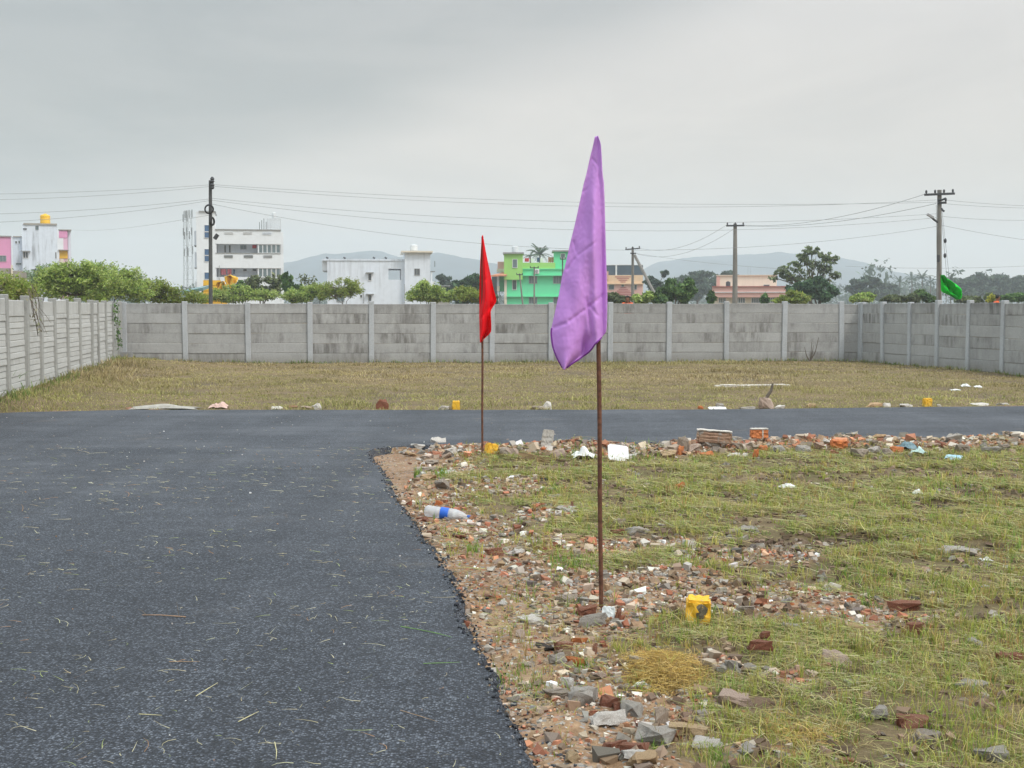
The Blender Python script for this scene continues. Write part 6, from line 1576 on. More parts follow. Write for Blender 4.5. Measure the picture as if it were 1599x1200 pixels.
# around the foot of the purple flag
stone('dark red brick piece left of the purple flag rod foot', 916, 962, .115, 'brick_dark', 'brick', .075, R(8), (0, R(-6)), 1, **B_)
stone('upright dark red brick piece right of the purple flag rod foot', 965, 972, .062, 'brick_dark', 'brick', .10, R(80), (R(4), 0), 2, **B_)
stone('pale grey mortar lump in front of the purple flag rod', 926, 977, .17, 'stone_grey', 'rock', .075, R(12), (0, R(-8)), 3, dep=.07)
slabbox('small pale turquoise tile chip leaning at the purple flag rod foot', 949, 968, .07, .012, .08, 'pale_tile', R(-20), (R(-18), 0), 3, 'tile_chip', 'tile', rough=.002)
for args in [
    ('long pale grey mortar slab left of the purple flag foot', 833, 975, .17, 'stone_white', .055, 12, 5), ('grey rounded stone just above left of the purple flag foot', 886, 940, .115, 'stone', -20, .06, 6),
    ('small grey stone touching the purple flag foot from behind', 912, 944, .09, 'stone_grey', 30, .05, 7), ('white grey oblong stone behind the purple flag foot', 975, 945, .085, 'stone_white', -35, .045, 8),
    ('big square grey granite chunk in the near rubble', 912, 1104, .135, 'stone_grey', 5, .10, 9), ('long white veined stone leaning below the big grey chunk', 944, 1136, .17, 'stone_white', 40, .075, 10),
    ('grey stone right of the dark red brick cluster', 988, 1118, .115, 'stone_grey', -30, .065, 11), ('grey speckled stone with grass growing around it', 1025, 1164, .17, 'stone_grey', -35, .08, 12),
    ('upright bluish grey stone near the bottom centre', 1033, 1136, .07, 'stone', 60, .095, 13), ('white stone chip near the bottom edge', 992, 1188, .105, 'stone_white', -15, .045, 14),
    ('brown tan stone at the bottom edge below the white chip', 1008, 1200, .115, 'stone_tan', 10, .06, 15), ('pinkish stone slab left of the big grey chunk', 870, 1092, .11, 'stone', 15, .05, 16),
    ('pale stone above the big grey chunk', 888, 1072, .075, 'stone_white', -40, .05, 17), ('flat bluish stone beside the asphalt edge', 801, 1097, .06, 'stone', 0, .03, 18),
    ('round tan stone beside the asphalt edge', 776, 1034, .055, 'stone_tan', 0, .04, 19), ('pale pebble like stone at the asphalt edge near the bottom', 796, 1165, .05, 'stone_white', 0, .035, 20),
    ('tan stone near the black asphalt lump', 741, 957, .05, 'stone_tan', 20, .035, 21), ('grey stone with a black lump beside it', 871, 1038, .09, 'stone_grey', 0, .07, 22),
    ('pinkish rounded boulder half sunk in the grass', 1150, 1106, .165, 'stone_pink', 5, .085, 23), ('pale pink stone with rough top near the middle right', 1312, 1040, .15, 'stone_pink', -5, .08, 24),
    ('grey white stone left of the knobbly dark brick', 1143, 1046, .065, 'stone_grey', 10, .06, 25), ('smaller grey stone in front of the knobbly dark brick', 1175, 1050, .07, 'stone_grey', -20, .05, 26),
    ('grey stone with a shaded hollow near the bottom right', 1374, 1126, .095, 'stone_grey', 25, .07, 27), ('long pale grey stone in the grass at right', 1520, 1080, .15, 'stone_grey', -30, .06, 28),
    ('flat buff stone in the bottom right grass', 1452, 1160, .13, 'stone', 8, .05, 29), ('dark grey stone lump below the brick remains', 1430, 1138, .13, 'brick_dark', -8, .055, 30),
    ('pale rounded stone in the right grass', 1528, 1010, .085, 'stone_grey', 0, .05, 31), ('grey rock left of the near yellow marker', 1086, 945, .075, 'stone', 0, .05, 32),
    ('grey stone with a dark hollow right of the near yellow marker', 1165, 958, .11, 'stone', -15, .055, 33), ('grey lump with a black gap in the gravel', 1236, 985, .10, 'stone_grey', 0, .05, 34),
    ('large light grey oblong stone behind the purple flag', 996, 836, .20, 'stone_grey', 0, .085, 35), ('small grey rock behind the large oblong stone', 968, 822, .10, 'stone', 10, .08, 36),
    ('pale beige round stone right of the oblong grey stone', 1077, 858, .10, 'stone_white', 0, .09, 37), ('grey flat stone in the grass at centre right', 1170, 832, .16, 'stone_grey', 0, .065, 38),
    ('pale stone left of the flat grey stone at centre right', 1146, 834, .09, 'stone', 0, .045, 39), ('white streaked stone on the brown mound', 855, 783, .16, 'stone_white', 0, .03, 40),
    ('grey stone at the right side of the brown mound', 882, 800, .18, 'stone_grey', -35, .06, 41), ('pale stone on the mound above', 868, 780, .15, 'stone_grey', 5, .05, 42),
    ('grey round stone just right of the purple rod', 948, 797, .075, 'stone', 0, .065, 43), ('grey stone in the dark ruts at right', 1440, 850, .13, 'stone_grey', -25, .05, 44),
    ('broad low grey stone far right', 1500, 868, .24, 'stone_grey', 0, .07, 45), ('pale grey stone below the bottle', 807, 867, .12, 'stone_white', -50, .06, 46),
    ('whitish flat rock in the grass left of the near marker row', 1520, 1045, .06, 'stone_white', 0, .03, 47), ('large buff stone in the lower middle rubble', 1078, 1148, .15, 'stone_tan', -15, .05, 48),
    ('pale mottled stone in the lower rubble near the fresh grass', 1105, 1172, .11, 'stone_white', -30, .05, 49), ('grey white boulder at the bottom right corner', 1555, 1190, .13, 'stone_grey', -30, .06, 50)]:
    lb, px_, py_, w_, mt, a5, a6, sd = args
    if abs(a5) < 1 and a5 != 0: hh_, rt_ = a5, a6
    else: hh_, rt_ = a6, a5
    stone(lb, px_, py_, w_, mt, 'rock', hh_, R(rt_), (0, 0), sd)
for args in [
    ('dark red brick chunk beside the big grey granite chunk', 952, 1106, .095, 'brick_dark', .065, -20, 3), ('second dark red brick chunk right of the big grey granite chunk', 972, 1112, .09, 'brick_dark', .055, 25, 4),
    ('large orange red brick piece left below the purple flag', 880, 1018, .10, 'brick', .06, 30, 5), ('orange brick slab facing the viewer below the purple flag', 898, 1043, .10, 'brick_orange', .065, -12, 6),
    ('upright orange brick splinter below the purple flag', 930, 1022, .045, 'brick', .075, 70, 7), ('orange brick splinter lying near the purple flag foot', 904, 1004, .09, 'brick_orange', .03, -40, 8),
    ('dark brick slab near the bottom centre', 960, 1172, .10, 'brick_dark', .04, 30, 9), ('dark red brick lump near the bottom centre', 990, 1182, .12, 'brick_dark', .05, -20, 10),
    ('brick red lump right of the upright grey stone', 1052, 1158, .08, 'brick', .06, 20, 11), ('dark knobbly brick lump standing in the grass', 1188, 1030, .12, 'brick_dark', .055, 12, 12),
    ('top knob resting on the dark brick lump', 1195, 1012, .06, 'brick_dark', .04, 12, 13), ('brown brick piece half buried at middle right', 1284, 1048, .11, 'brick', .045, -12, 14),
    ('long dark brick with rounded top at the right', 1414, 955, .19, 'brick_dark', .075, -10, 15), ('tilted reddish brown brick below the long dark one', 1428, 990, .11, 'brick_dark', .075, -28, 16),
    ('dark red brick left of the oblong grey stone', 962, 838, .14, 'brick_dark', .07, -15, 17), ('orange red brick stub in the grass behind the purple rod', 1061, 766, .10, 'brick_orange', .11, 30, 18),
    ('upright red brick stub left of the purple rod', 894, 798, .055, 'brick', .11, 85, 19), ('bright red brick bit above the plastic bottle', 685, 790, .075, 'brick_orange', .06, 10, 20),
    ('reddish brick lump below the plastic bottle', 771, 868, .12, 'brick', .075, 30, 21), ('brown brick edge showing in the right grass', 1580, 1040, .13, 'brick_dark', .08, -20, 22),
    ('half buried brick in the right grass with brown top', 1498, 872, .10, 'brick', .04, 10, 23), ('dark brick in the grass near the bottom right', 1415, 1136, .07, 'brick_dark', .06, 5, 24),
    ('broken brick by the near yellow marker', 1122, 990, .05, 'brick', .03, 5, 25), ('red brick bit at the bottom edge', 1325, 1198, .06, 'brick', .04, 0, 26)]:
    lb, px_, py_, w_, mt, hh_, rt_, sd = args
    stone(lb, px_, py_, w_, mt, 'brick', hh_, R(rt_), (RNG.uniform(-.1, .1), RNG.uniform(-.1, .1)), sd, dep=w_ * .8, dz=.05 if 'knob' in lb else 0, **B_)
for lb, px_, py_, w_, hh_, sd in [('black asphalt lump spilled into the rubble below the flag', 855, 1018, .12, .045, 1), ('black asphalt lump on the ragged road edge', 712, 934, .09, .04, 2), ('small black lump in the gravel at right', 1352, 946, .05, .03, 3),
                                  ('black lump behind the long dark brick', 1432, 942, .09, .04, 4), ('long black scrap in the grass at middle right', 1240, 1040, .10, .02, 5)]:
    stone(lb, px_, py_, w_, 'stone_black', 'rock', hh_, 0, (0, 0), 60 + sd, name='asphalt_lump', cat='asphalt lump')
# row along the crossing road
row = [('white lumpy stone heap top beside the road corner', 684, 701, .19, 'stone_white', 'rock', .13, 0, 1), ('white stone left of the heap at the road corner', 652, 705, .17, 'stone_white', 'rock', .07, 0, 2), ('pale stone right of the heap at the road corner', 702, 712, .17, 'stone_white', 'rock', .08, -40, 3),
       ('grey pink stone in front of the heap at the road corner', 671, 724, .18, 'stone', 'rock', .06, 0, 4), ('pale stone pile in the soil below the road corner', 664, 737, .22, 'stone', 'rock', .06, 20, 5), ('pale orange stone below the road corner', 668, 752, .16, 'stone_tan', 'rock', .06, 0, 6),
       ('grey stone in the strip above the bottle', 692, 766, .16, 'stone', 'rock', .08, -50, 7), ('small brick at the far side of the road corner', 738, 699, .08, 'brick', 'brick', .045, 0, 27), ('pinkish brick stone right of the tilted yellow marker', 800, 697, .16, 'brick_cement', 'brick', .07, -25, 28),
       ('grey stone right of the tilted yellow marker', 790, 714, .14, 'stone', 'rock', .10, 0, 8), ('pinkish stone left of the dark board', 800, 715, .14, 'stone_pink', 'rock', .10, 20, 9), ('pale stone behind the dark board', 827, 702, .18, 'stone', 'rock', .08, 0, 10),
       ('round pale stone between the board and the white plastic sheet', 874, 718, .13, 'stone_pink', 'rock', .11, 0, 11), ('stone in front of the white tile', 985, 714, .15, 'stone_white', 'rock', .06, 0, 12),
       ('rounded orange faced stone in the brick row', 1046, 714, .17, 'stone_tan', 'rock', .09, 0, 13), ('orange brick bit in the brick row', 1063, 713, .09, 'brick_orange', 'brick', .10, 60, 29), ('tall grey pink stone in the brick row', 1066, 707, .13, 'stone', 'rock', .19, 10, 14),
       ('round pink brown stone in the brick row', 1085, 708, .15, 'stone_pink', 'rock', .10, 0, 15), ('grey stone below the big mortared brick', 1112, 707, .18, 'stone_grey', 'rock', .09, 0, 16), ('bright orange cut stone in front of the brick row', 1106, 717, .17, 'brick_orange', 'rock', .085, 0, 17),
       ('grey stone stack top right of the big mortared brick', 1155, 694, .21, 'stone', 'rock', .08, 0, 18), ('grey slanting stone right of the big mortared brick', 1152, 706, .19, 'stone', 'rock', .09, -30, 19), ('pale stone in front of the slanting grey stone', 1146, 717, .16, 'stone_white', 'rock', .06, 0, 20),
       ('stone under the square orange brick', 1175, 705, .13, 'stone', 'rock', .10, 20, 21), ('orange brick under the square one', 1193, 707, .14, 'brick_orange', 'brick', .07, 20, 30), ('small upright orange brick at the end of the brick row', 1180, 718, .07, 'brick_orange', 'rock', .11, 0, 22), ('white stone at the front of the brick row', 1163, 718, .09, 'stone_white', 'rock', .07, 0, 23),
       ('grey stone right of the brick row', 1218, 710, .16, 'stone_grey', 'rock', .10, 0, 24), ('grey stone left of the bright orange brick', 1256, 710, .16, 'stone_grey', 'rock', .10, 0, 25), ('brown stone left of the bright orange brick', 1278, 704, .17, 'brick_cement', 'rock', .09, 0, 26),
       ('brown stub under the bright orange brick', 1303, 714, .11, 'brick', 'rock', .08, 0, 27), ('grey pointed stone right of the bright orange brick', 1342, 717, .19, 'stone', 'rock', .11, -30, 28), ('grey stone between orange brick and cloth', 1367, 709, .18, 'stone_grey', 'rock', .08, 0, 29),
       ('pale stone left of the teal cloth', 1387, 712, .16, 'stone', 'rock', .08, 30, 30), ('orange brick left of the teal cloth', 1403, 708, .15, 'brick_orange', 'brick', .07, 10, 31), ('brown brick behind the teal cloth', 1390, 698, .14, 'brick', 'rock', .07, 0, 31), ('pink stone right of the teal cloth', 1460, 702, .17, 'brick_cement', 'rock', .07, 0, 32),
       ('large smooth round stone highest in the right rubble row', 1491, 696, .19, 'stone_grey', 'rock', .14, 0, 33), ('round brown grey stone in front of the highest round stone', 1504, 712, .17, 'stone', 'rock', .13, 0, 34), ('grey stone near the right end of the rubble row', 1551, 712, .20, 'stone_grey', 'rock', .10, 0, 35), ('pale stone at the right end of the rubble row', 1570, 706, .13, 'stone', 'rock', .09, 0, 36),
       ('brown stone at the right end of the rubble row', 1582, 713, .12, 'brick_cement', 'rock', .08, 0, 37)]
for lb, px_, py_, w_, mt, kd, hh_, rt_, sd in row:
    kw = dict(name='brick', cat='brick') if 'brick' in mt else {}
    stone(lb, px_, py_, w_ * 1.05, mt, kd, hh_ * 1.15, R(rt_), (RNG.uniform(-.1, .1), RNG.uniform(-.15, .15)), 70 + sd, sink=.08, **kw)
def place_block(label, px, py, w_, d_, h_, mat, rot, tilt, seed, dz=0, cap=None):
    o = slabbox(label, px, py, w_, d_, h_, mat, rot, tilt, seed, 'brick', 'brick', dz, .006); return o
q = P(1115, 706)
o = place_block('big reddish block of two mortared bricks with a white top on the rubble row', 1115, 702, .40, .12, .125, 'brick_cement', R(-4), (0, R(4)), 1, .09)
t_ = link('mortar', rough_box('mortar', .40, .12, .014, M['stone_white'], 3, 0, .003), o, (0, 0, .128))
o = place_block('square orange brick with mortar seams high on the rubble row', 1186, 697, .20, .11, .10, 'brick_orange', R(4), (0, 0), 2, .07)
link('mortar', rough_box('mortar', .20, .11, .012, M['stone_white'], 4, 0, .003), o, (0, 0, .10)); link('mortar', rough_box('mortar', .018, .115, .10, M['stone_white'], 5, 0, .003), o, (.03, -.002, 0))
place_block('bright orange red brick lying alone on the right rubble row', 1310, 703, .19, .10, .105, 'brick_orange', R(3), (R(6), R(2)), 3, .02)
# board, tiles, sheets, cloths
M['board'] = simple('dark_board', (.17, .11, .05), .8, .35, 14, .002); M['teal_tile'] = simple('turquoise_tile', (.42, .62, .60), .5, .1, 20)
o = slabbox('dark brown board with mouldy face leaning in the rubble row', 832, 722, .38, .03, .13, 'board', R(-12), (R(-32), R(10)), 2, 'board', 'board', .0, .003)
slabbox('light grey slab standing upright behind the brown board', 853, 712, .13, .03, .20, 'stone_grey', R(-15), (R(-20), R(4)), 6, 'stone_slab', 'stone slab', .0)
slabbox('clean white rectangular tile tilted in the rubble row', 966, 720, .24, .015, .19, 'white', R(14), (R(-30), R(8)), 4, 'tile', 'tile', .01, .001)
def crumple(label, px, py, w_, d_, h_, mat, seed, name='plastic_sheet', cat='plastic sheet', rot=0, n=18, dz=.01):
    q = P(px, py); rr = np.random.default_rng(seed); u = np.linspace(-1, 1, n); U, V_ = np.meshgrid(u, u)
    rad = 1 + .3 * (vn(U * 2 + 9, V_ * 2 + seed, seed) - .5); Zc = h_ * (.9 * fbm(U + seed * 3.1, V_ + 7, 1.7, 3, seed) ** 1.2 * 1.5 * np.clip(1.15 - np.hypot(U, V_) * .8, .05, 1))
    X_ = U * w_ / 2 * rad; Y_ = V_ * d_ / 2 * rad; c, s = math.cos(rot), math.sin(rot)
    Xr, Yr = X_ * c - Y_ * s, X_ * s + Y_ * c; V3 = np.stack([Xr + q.x, Yr + q.y + d_ * .3, Zc + q.z + dz], -1).reshape(-1, 3)
    i_ = np.arange(n - 1)[:, None] * n + np.arange(n - 1)[None]; qd = np.stack([i_, i_ + 1, i_ + n + 1, i_ + n], -1).reshape(-1, 4)
    o = mesh_np(name, V3, qd.ravel(), np.full(len(qd), 4), M[mat], origin=(q.x, q.y + d_ * .3, q.z), smooth=False); md = o.modifiers.new('thickness', 'SOLIDIFY'); md.thickness = .003
    return tag(o, label, cat)
M['teal_cloth'] = simple('teal_cloth', (.16, .24, .27), .8, .4, 14); M['pale_blue'] = simple('pale_blue_mask', (.42, .66, .80), .7, .08, 20); M['pale_teal'] = simple('pale_teal_cloth', (.50, .66, .63), .8, .1, 20)
M['pink_sheet'] = simple('pinkish_sheet', (.60, .42, .36), .8, .15, 10); M['grey_sheet'] = simple('grey_sack', (.36, .34, .30), .9, .25, 9)
crumple('crumpled white plastic sheet in the rubble row left of the white tile', 910, 718, .24, .16, .15, 'white', 3)
crumple('dark teal crumpled cloth in the right rubble row', 1418, 704, .22, .14, .12, 'teal_cloth', 5, 'cloth', 'cloth', R(-20))
crumple('pale mint cloth corner spilling over the teal cloth', 1436, 713, .16, .14, .10, 'pale_teal', 6, 'cloth', 'cloth', R(-35), dz=.03)
o = slabbox('pale blue face mask lying at the front of the right rubble row', 1490, 719, .19, .09, .01, 'pale_blue', R(-42), (R(38), 0), 3, 'face_mask', 'face mask', .03, .001)
crumple('small white plastic scrap alone on the grass', 1230, 764, .15, .12, .05, 'white', 7, 'plastic_scrap', 'plastic scrap')
crumple('small cream scrap in the grass near the dark ruts', 1434, 775, .08, .06, .07, 'white', 8, 'plastic_scrap', 'plastic scrap')
crumple('white scrap in the grass at far right', 1541, 878, .08, .07, .03, 'white', 9, 'plastic_scrap', 'plastic scrap')
crumple('turquoise plastic scrap below the rubble heap at the road corner', 690, 742, .09, .08, .05, 'teal_tile', 10, 'plastic_scrap', 'plastic scrap')
crumple('pale grey plastic scrap beside the turquoise one', 703, 741, .13, .10, .05, 'grey_sheet', 11, 'plastic_scrap', 'plastic scrap')
crumple('glossy pale blue foil scrap on bricks right of the lower rubble', 1003, 1078, .085, .05, .035, 'pale_tile', 12, 'plastic_scrap', 'plastic scrap', R(-25))
crumple('small lilac plastic scrap below the bottle', 744, 832, .05, .05, .03, 'pink_sheet', 13, 'plastic_scrap', 'plastic scrap')
# beyond the crossing road
crumple('long grey sack like sheet lying along the far road edge, left', 258, 640, 1.0, .35, .085, 'grey_sheet', 14, 'sack', 'sack')
crumple('pinkish crumpled sheet on the far road edge, left', 340, 639, .32, .2, .14, 'pink_sheet', 15, 'sheet', 'sheet')
for lb, px_, py_, w_, mt, hh_, sd in [('white stone farthest left of the two by the maroon heap', 432, 639, .19, 'stone_white', .05, 1), ('small brick red stone between white ones on the far road edge', 457, 638, .15, 'brick', .05, 2), ('pinkish white stone on the far road edge', 478, 640, .18, 'stone_pink', .07, 3),
        ('pointed white stone on the far road edge', 494, 641, .17, 'stone_white', .13, 4), ('dark maroon pointed heap on the far road edge', 597, 640, .22, 'brick_dark', .19, 5), ('grey boulder left of the far yellow marker', 693, 641, .24, 'stone_grey', .09, 6),
        ('long pale stone left of the upright one across the road', 841, 641, .27, 'stone', .08, 7), ('rounded pale stone across the road left of the purple flag', 854, 640, .17, 'stone_white', .15, 8), ('tan broad rock on the far road edge at right', 1363, 636, .34, 'stone_tan', .085, 9),
        ('small white grey rock beside the tan broad rock', 1385, 636, .16, 'stone_white', .08, 10), ('pale stone with brown patch on the far road edge', 1268, 637, .17, 'stone_tan', .08, 11), ('orange brick bit on the far road edge', 1094, 639, .10, 'brick_orange', .06, 12),
        ('small grey stone above the thin white slab', 1124, 637, .14, 'stone_grey', .09, 13), ('white rock just left of the right far yellow marker', 1416, 636, .22, 'stone_white', .06, 14), ('small white rock right of the right far yellow marker', 1467, 636, .09, 'stone_white', .05, 15),
        ('long whitish rock on the far road edge near the right', 1532, 634, .30, 'stone_white', .05, 16), ('grey whitish rock on the far road edge farthest right', 1567, 634, .28, 'stone_grey', .05, 17), ('low pale stones left of the round block with a stick', 1168, 640, .28, 'stone_grey', .05, 18),
        ('pale stones just right of the round block with a stick', 1218, 639, .18, 'stone_white', .07, 19), ('small brown stone at the left end of the grey sack', 202, 640, .16, 'brick', .05, 20), ('small white stone near the wall on the left', 27, 612, .16, 'stone_white', .07, 21)]:
    kw = dict(name='brick', cat='brick') if 'brick' in lb else {}
    stone(lb, px_, py_, w_, mt, 'rock', hh_ * 1.25, 0, (0, 0), 120 + sd, dep=w_ * .7, **kw)
slabbox('thin white slab lying on the far road edge', 1121, 640, .29, .2, .025, 'white', 0, (R(6), 0), 2, 'slab', 'slab', .01)
slabbox('long narrow concrete beam lying flat on the lawn', 1176, 605, 1.62, .22, .07, 'stone_white', R(1), (0, R(-.4)), 3, 'concrete_beam', 'beam', -.0, .006)
for k, (px_, py_) in enumerate(((1496, 608), (1508, 605), (1528, 606))): crumple(['flat white scrap on the right lawn, leftmost of three', 'folded white scrap on the right lawn, middle of three', 'white scrap on the right lawn, rightmost of three'][k], px_, py_, [.26, .18, .14][k], .2, [.03, .09, .06][k], 'white', 20 + k, 'plastic_scrap', 'plastic scrap')
# round block with a stick standing in it
q = P(1197, 640); r = root('round_block', 'round brown grey block with a broken stick poking out, on the far road edge', 'block', (q.x, q.y + .1, q.z))
o = link('block', rock_mesh(777, M['stone_pink']), r, (0, 0, .10)); o.scale = (.13, .12, .17)
MB().tube([(q.x + .02, q.y + .1, q.z + .2), (q.x + .09, q.y + .1, q.z + .30), (q.x + .12, q.y + .12, q.z + .42)], [.03, .025, .018], 6).build('stick', M['bark'], r)

# plastic bottle
def bottle():
    a = P(664, 815); b = P(733, 812); c = (a + b) / 2; L = (b - a).length * 1.02
    r = root('plastic_bottle', 'clear plastic bottle with a blue label lying on the soil by the road', 'bottle', (c.x, c.y, c.z))
    m, n, p, _ = newmat('clear_plastic'); p.inputs['Base Color'].default_value = (.86, .88, .90, 1); p.inputs['Roughness'].default_value = .12; p.inputs['Transmission Weight'].default_value = .6; p.inputs['IOR'].default_value = 1.2
    blue = simple('blue_label', (.02, .12, .55), .35, .12, 30); cap = simple('blue_cap', (.03, .10, .35), .4, .05, 10)
    rad = .047; ax = Matrix.Rotation(R(97), 3, 'Y'); ax = Matrix.Rotation(R(-10), 3, 'Z') @ ax
    o = c + Vector((0, .02, rad + .004)) - (ax @ Vector((0, 0, 1))) * L / 2
    pr = [(.018, 0), (.034, .004), (.044, .014), (rad, .03)]
    for k in range(9): z = .035 + k * .013; pr += [(rad - (.003 if k % 2 else 0), z)]
    s = L / .30
    pr += [(rad * .97, .155), (rad * .97, .16), (rad, .17), (rad, .20), (.040, .225), (.030, .25), (.018, .268), (.013, .275), (.013, .29)]
    pr = [(a_, z_ * s) for a_, z_ in pr]
    MB().lathe(pr, o, ax, 22).build('body', m, r, smooth=True)
    MB().lathe([(rad + .0008, .105 * s), (rad + .0015, .108 * s), (rad + .0012, .155 * s), (rad, .158 * s)], o, ax, 22).build('label', blue, r, smooth=True)
    MB().lathe([(.0165, .278 * s), (.0165, .30 * s), (.010, .302 * s)], o, ax, 16).build('cap', cap, r)
bottle()
# heap of golden dry straw
def straw_heap(label, px, py, rx, ry, rz, n, cols):
    q = P(px, py); u = RNG.normal(0, .5, (n, 2)); k = fbm(u[:, 0] + px, u[:, 1] + py, 2.2, 3, 5) > np.hypot(u[:, 0], u[:, 1]) * .55; u = u[k]; n = len(u)
    x = q.x + u[:, 0] * rx; y = q.y + ry * .3 + u[:, 1] * ry; top = np.clip(1 - (u ** 2).sum(1), 0, 1) * rz
    z = hz(x, y) + top * RNG.uniform(0, 1, n) ** .5; K = 5; V = np.zeros((n, K, 2, 3)); an = RNG.uniform(0, 6.283, n); L = RNG.uniform(.03, .14, n); bow = RNG.normal(0, 1.1, n); tilt = RNG.normal(0, .35, n)
    wd = RNG.uniform(.0005, .0011, n)
    for j in range(K):
        t_ = j / (K - 1) - .5; a2 = an + bow * t_ * 2; px_ = x + np.cos(a2) * t_ * L; py_ = y + np.sin(a2) * t_ * L; pz = z + t_ * L * tilt + .012 * np.cos(t_ * 3)
        V[:, j, 0] = np.stack([px_ - np.sin(a2) * wd, py_ + np.cos(a2) * wd, pz], -1); V[:, j, 1] = np.stack([px_ + np.sin(a2) * wd, py_ - np.cos(a2) * wd, pz + wd], -1)
    fq = np.array([[2 * j, 2 * j + 1, 2 * j + 3, 2 * j + 2] for j in range(K - 1)]); Fc = (fq[None] + (np.arange(n) * K * 2)[:, None, None]).reshape(-1)
    o = mesh_np('straw_heap', V.reshape(-1, 3), Fc, np.full(n * (K - 1), 4), M['blade'], cols=np.repeat(pal(n, cols, .2), K * 2, 0), origin=tuple(q)); return tag(o, label, 'straw')
GOLD = [(3, (.52, .36, .10)), (2, (.42, .27, .07)), (1.8, (.66, .50, .20)), (1.4, (.25, .16, .06))]
straw_heap('golden tangle of dry straw below the near yellow marker stone', 1042, 1066, .20, .36, .055, 5200, GOLD)
straw_heap('thin golden straw patch among the grass at the bottom right', 1270, 1160, .20, .28, .02, 600, GOLD)
# grass stems dropped on the asphalt
def stem(label, pts, rad, col, name='grass_stem'):
    ps = []
    for p_ in pts: x_, y_ = G(p_[0], p_[1], .004); ps.append(Vector((x_, y_, .006 + (p_[2] if len(p_) > 2 else 0))))
    key = 'stem' + str(col); 
    if key not in M: M[key] = simple(key, col, .7, .15, 30)
    return tag(MB().tube(ps, [rad] * (len(ps) - 1) + [rad * .4], 5).build(name, M[key], None, origin=ps[0]), label, 'stem')
GR, TN, BR = (.16, .30, .08), (.55, .50, .28), (.36, .24, .14)
stem('green grass stem lying on the asphalt, upper of two near the edge', [(626, 979), (655, 984), (684, 990), (706, 996)], .0022, GR); stem('green grass stem lying on the asphalt, lower of two near the edge', [(661, 1037), (690, 1036), (719, 1035)], .0016, GR)
stem('pale straw stem slanting on the asphalt at lower left', [(306, 1088), (322, 1078), (340, 1067)], .002, TN); stem('pale straw stem lying flat on the asphalt at far lower left', [(217, 1116), (235, 1117), (253, 1118)], .002, TN)
stem('pale straw stem slanting on the asphalt left of centre', [(372, 1128), (388, 1120), (404, 1112)], .002, TN); stem('upright looking pale straw near the bottom edge', [(429, 1160), (432, 1175), (431, 1187)], .002, TN)
stem('thin brown stem on the asphalt near the bottom right of the road', [(625, 1110), (655, 1119), (683, 1128)], .0014, BR); stem('tan straw on the asphalt with a reddish streak', [(264, 1034), (285, 1034), (312, 1034)], .002, BR)
r = root('dry_twig', 'dry brown twig with upright fork lying on the asphalt', 'twig', (*G(250, 963), 0)); 
def gp(px, py, dz=.005): x_, y_ = G(px, py); return Vector((x_, y_, dz))
MB().tube([gp(222, 962), gp(250, 963, .008), gp(290, 965)], [.0022, .003, .0035], 5).build('main_stem', simple('twig_brown', (.34, .22, .14), .85, .2, 40), r)
b_ = gp(279, 963, .006); MB().tube([b_, b_ + Vector((-.004, 0, .035)), b_ + Vector((-.012, .01, .07))], [.0018, .0014, .0008], 4).build('side_stem', M['bark'], r)
b_ = gp(228, 962, .006); MB().tube([b_, b_ + Vector((-.02, .0, .02)), b_ + Vector((-.05, .03, .022))], [.0018, .0014, .0008], 4).build('side_stem', M['bark'], r)

# ================================================================== SCATTERED RUBBLE, piece by piece
PIECES = []
TONES = [('stone_grey', 'grey', 3), ('stone_pink', 'pinkish', 1.6), ('stone_tan', 'tan', 1.3), ('stone_white', 'whitish', 1.5), ('stone', 'dusty', 2.6)]
BTONES = [('brick', 'red', 3), ('brick_dark', 'dark red', 1.5), ('brick_orange', 'orange', 1.2), ('brick_cement', 'mortared', 1.3)]
def rubble(n, px_rng, py_rng, cond, group, smin, smax, pb=.45, seed=1):
    """loose pieces, one object each"""
    rr = random.Random(seed); k = 0; tries = 0
    while k < n and tries < n * 200:
        tries += 1
        px_, py_ = rr.uniform(*px_rng), rr.uniform(*py_rng); x_, y_ = G(px_, py_, -.05)
        s_, dt_ = masks(np.array([x_]), np.array([y_]))
        if not cond(x_, y_, float(s_[0]), px_, py_): continue
        k += 1; br = rr.random() < pb; sz = min(smax, smin * math.exp(abs(rr.gauss(0, .5))))
        me = rr.choice(BRK if br else ROCK); z_ = zz(x_, y_)
        tl = BTONES if br else TONES; mt, tone, _ = rr.choices(tl, [t[2] for t in tl])[0]
        o = link('brick_piece' if br else 'stone', me, None, (x_, y_, z_ + sz * ((.03 if br else .05) + (.12 if seed in (5, 6) else 0))))
        o.material_slots[0].link = 'OBJECT'; o.material_slots[0].material = M[mt]
        sc_ = (sz / 2 * rr.uniform(.8, 1.3), sz / 2 * rr.uniform(.8, 1.2), sz / 2 * rr.uniform(.6, 1.05)); o.scale = sc_; o.rotation_euler = (rr.uniform(-.45, .45), rr.uniform(-.45, .45), rr.uniform(0, 6.28))
        tag(o, None, 'brick piece' if br else 'stone', group)
        PIECES.append((o, tone, 'brick piece' if br else 'stone', x_, y_, sz))
offe = lambda x_, y_: x_ - float(edge_x(y_))
rubble(70, (760, 1240), (1000, 1198), lambda x_, y_, s, px, py: s > .5 and offe(x_, y_) > .10, 'rubble at the bottom centre', .028, .085, .42, 1)
rubble(75, (690, 1180), (860, 1000), lambda x_, y_, s, px, py: s > .5 and offe(x_, y_) > .10, 'rubble around the purple flag foot', .03, .08, .5, 2)
rubble(50, (600, 1000), (740, 860), lambda x_, y_, s, px, py: s > .5 and offe(x_, y_) > .08, 'rubble around the bottle', .04, .11, .45, 3)
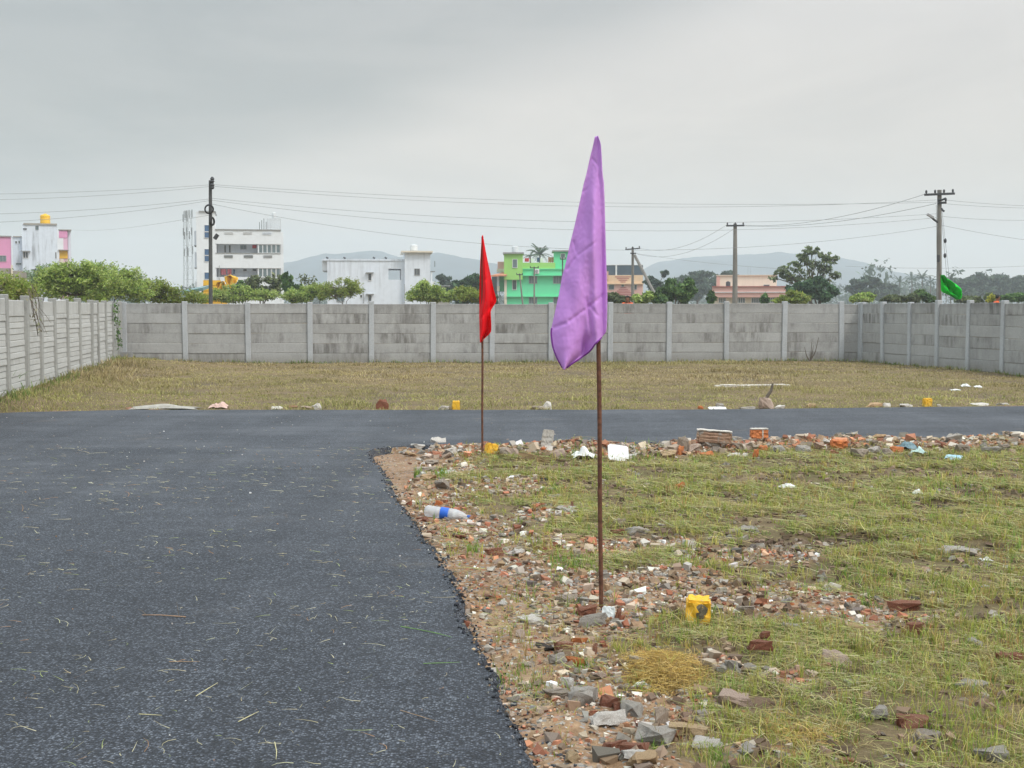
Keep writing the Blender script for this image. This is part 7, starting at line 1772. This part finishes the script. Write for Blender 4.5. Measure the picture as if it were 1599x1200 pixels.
rubble(48, (1140, 1480), (855, 1000), lambda x_, y_, s, px, py: s > .45, 'rubble right of the near marker', .03, .085, .45, 4)
rubble(62, (625, 1030), (694, 722), lambda x_, y_, s, px, py: s > .5 and y_ < near_y(x_) - .12, 'left part of the rubble row', .06, .13, .35, 5)
rubble(95, (1030, 1599), (686, 722), lambda x_, y_, s, px, py: s > .5 and y_ < near_y(x_) - .12, 'right part of the rubble row', .075, .18, .45, 6)
rubble(34, (900, 1590), (730, 1190), lambda x_, y_, s, px, py: s < .3 and offe(x_, y_) > .8, 'strays in the cut grass', .03, .09, .3, 7)

# every loose piece says which one it is: its look and where it lies from the nearest landmark
MARKS = [(n_, P(a_, b_)) for n_, a_, b_ in [
    ('purple flag foot', 939, 952), ('near yellow marker', 1092, 960), ('square grey granite chunk', 912, 1095), ('long white veined stone', 945, 1130), ('tan stone at the bottom edge', 1008, 1195), ('grassy grey stone', 1025, 1160),
    ('golden straw heap', 1042, 1050), ('lower black asphalt lump', 855, 1012), ('orange brick slab', 898, 1040), ('pale mortar slab', 833, 972), ('black lump on the road edge', 712, 932), ('plastic bottle', 698, 812), ('bright red brick bit', 685, 788),
    ('reddish lump', 771, 866), ('brown mound left of the purple rod', 870, 800), ('oblong grey stone', 996, 832), ('beige round stone at centre', 1077, 856), ('flat grey stone at centre right', 1170, 830), ('grey oval stone by the flag', 886, 938),
    ('hollow grey stone', 1165, 955), ('long dark brick at the right', 1414, 952), ('small black lump in the gravel', 1352, 944), ('grey lump in the gravel', 1236, 983), ('knobbly dark brick', 1188, 1028), ('pinkish half sunk boulder', 1150, 1100), ('flat bluish stone', 801, 1095),
    ('white heap at the road corner', 684, 701), ('turquoise plastic scrap', 690, 742), ('red flag foot', 753, 712), ('dark brown board', 832, 718), ('crumpled white sheet', 910, 716), ('white tile', 966, 716), ('round stone in the brick row', 1046, 712), ('big mortared brick block', 1115, 700), ('square orange brick', 1186, 697),
    ('bright orange red brick', 1310, 702), ('teal cloth', 1425, 706), ('blue face mask', 1490, 716), ('highest round stone of the row', 1491, 696), ('row end stone', 1555, 712), ('grey stone right of the brick row', 1218, 710), ('grey pointed stone of the row', 1342, 715),
    ('lone white plastic scrap', 1230, 762), ('cream scrap', 1434, 773), ('orange stub in the grass', 1061, 764), ('golden straw patch', 1270, 1155), ('pale pink stone at middle right', 1312, 1036), ('broad low grey stone at right', 1500, 866), ('grey stone with shaded hollow', 1374, 1122), ('brown brick in the right grass', 1580, 1038), ('grey stone in the dark ruts', 1440, 850)]]
buckets = {}
for it in PIECES:
    o, tone, kd, x_, y_, sz = it
    n_, q = min(MARKS, key=lambda m_: (m_[1].x - x_) ** 2 + (m_[1].y - y_) ** 2 * .5); dx_, dy_ = x_ - q.x, (y_ - q.y) * .7
    side = ('right of' if dx_ > 0 else 'left of') if abs(dx_) > abs(dy_) else ('behind' if dy_ > 0 else 'in front of')
    buckets.setdefault((n_, side, tone, kd), []).append((math.hypot(dx_, dy_), it))
ORD = ['', 'second nearest', 'third nearest', 'fourth nearest', 'fifth nearest', 'sixth nearest', 'seventh nearest', 'eighth nearest']
for (n_, side, tone, kd), lst in buckets.items():
    lst.sort(key=lambda t: t[0])
    for k, (_, it) in enumerate(lst):
        who = f'{tone} {kd} {side} the {n_}'
        if len(lst) > 1: who += ', ' + ('nearest one' if k == 0 else ORD[min(k, 7)] + ' one')
        if len(who.split()) > 16: who = who.replace(' one', '').replace(' the ', ' ', 1)
        it[0]['label'] = who
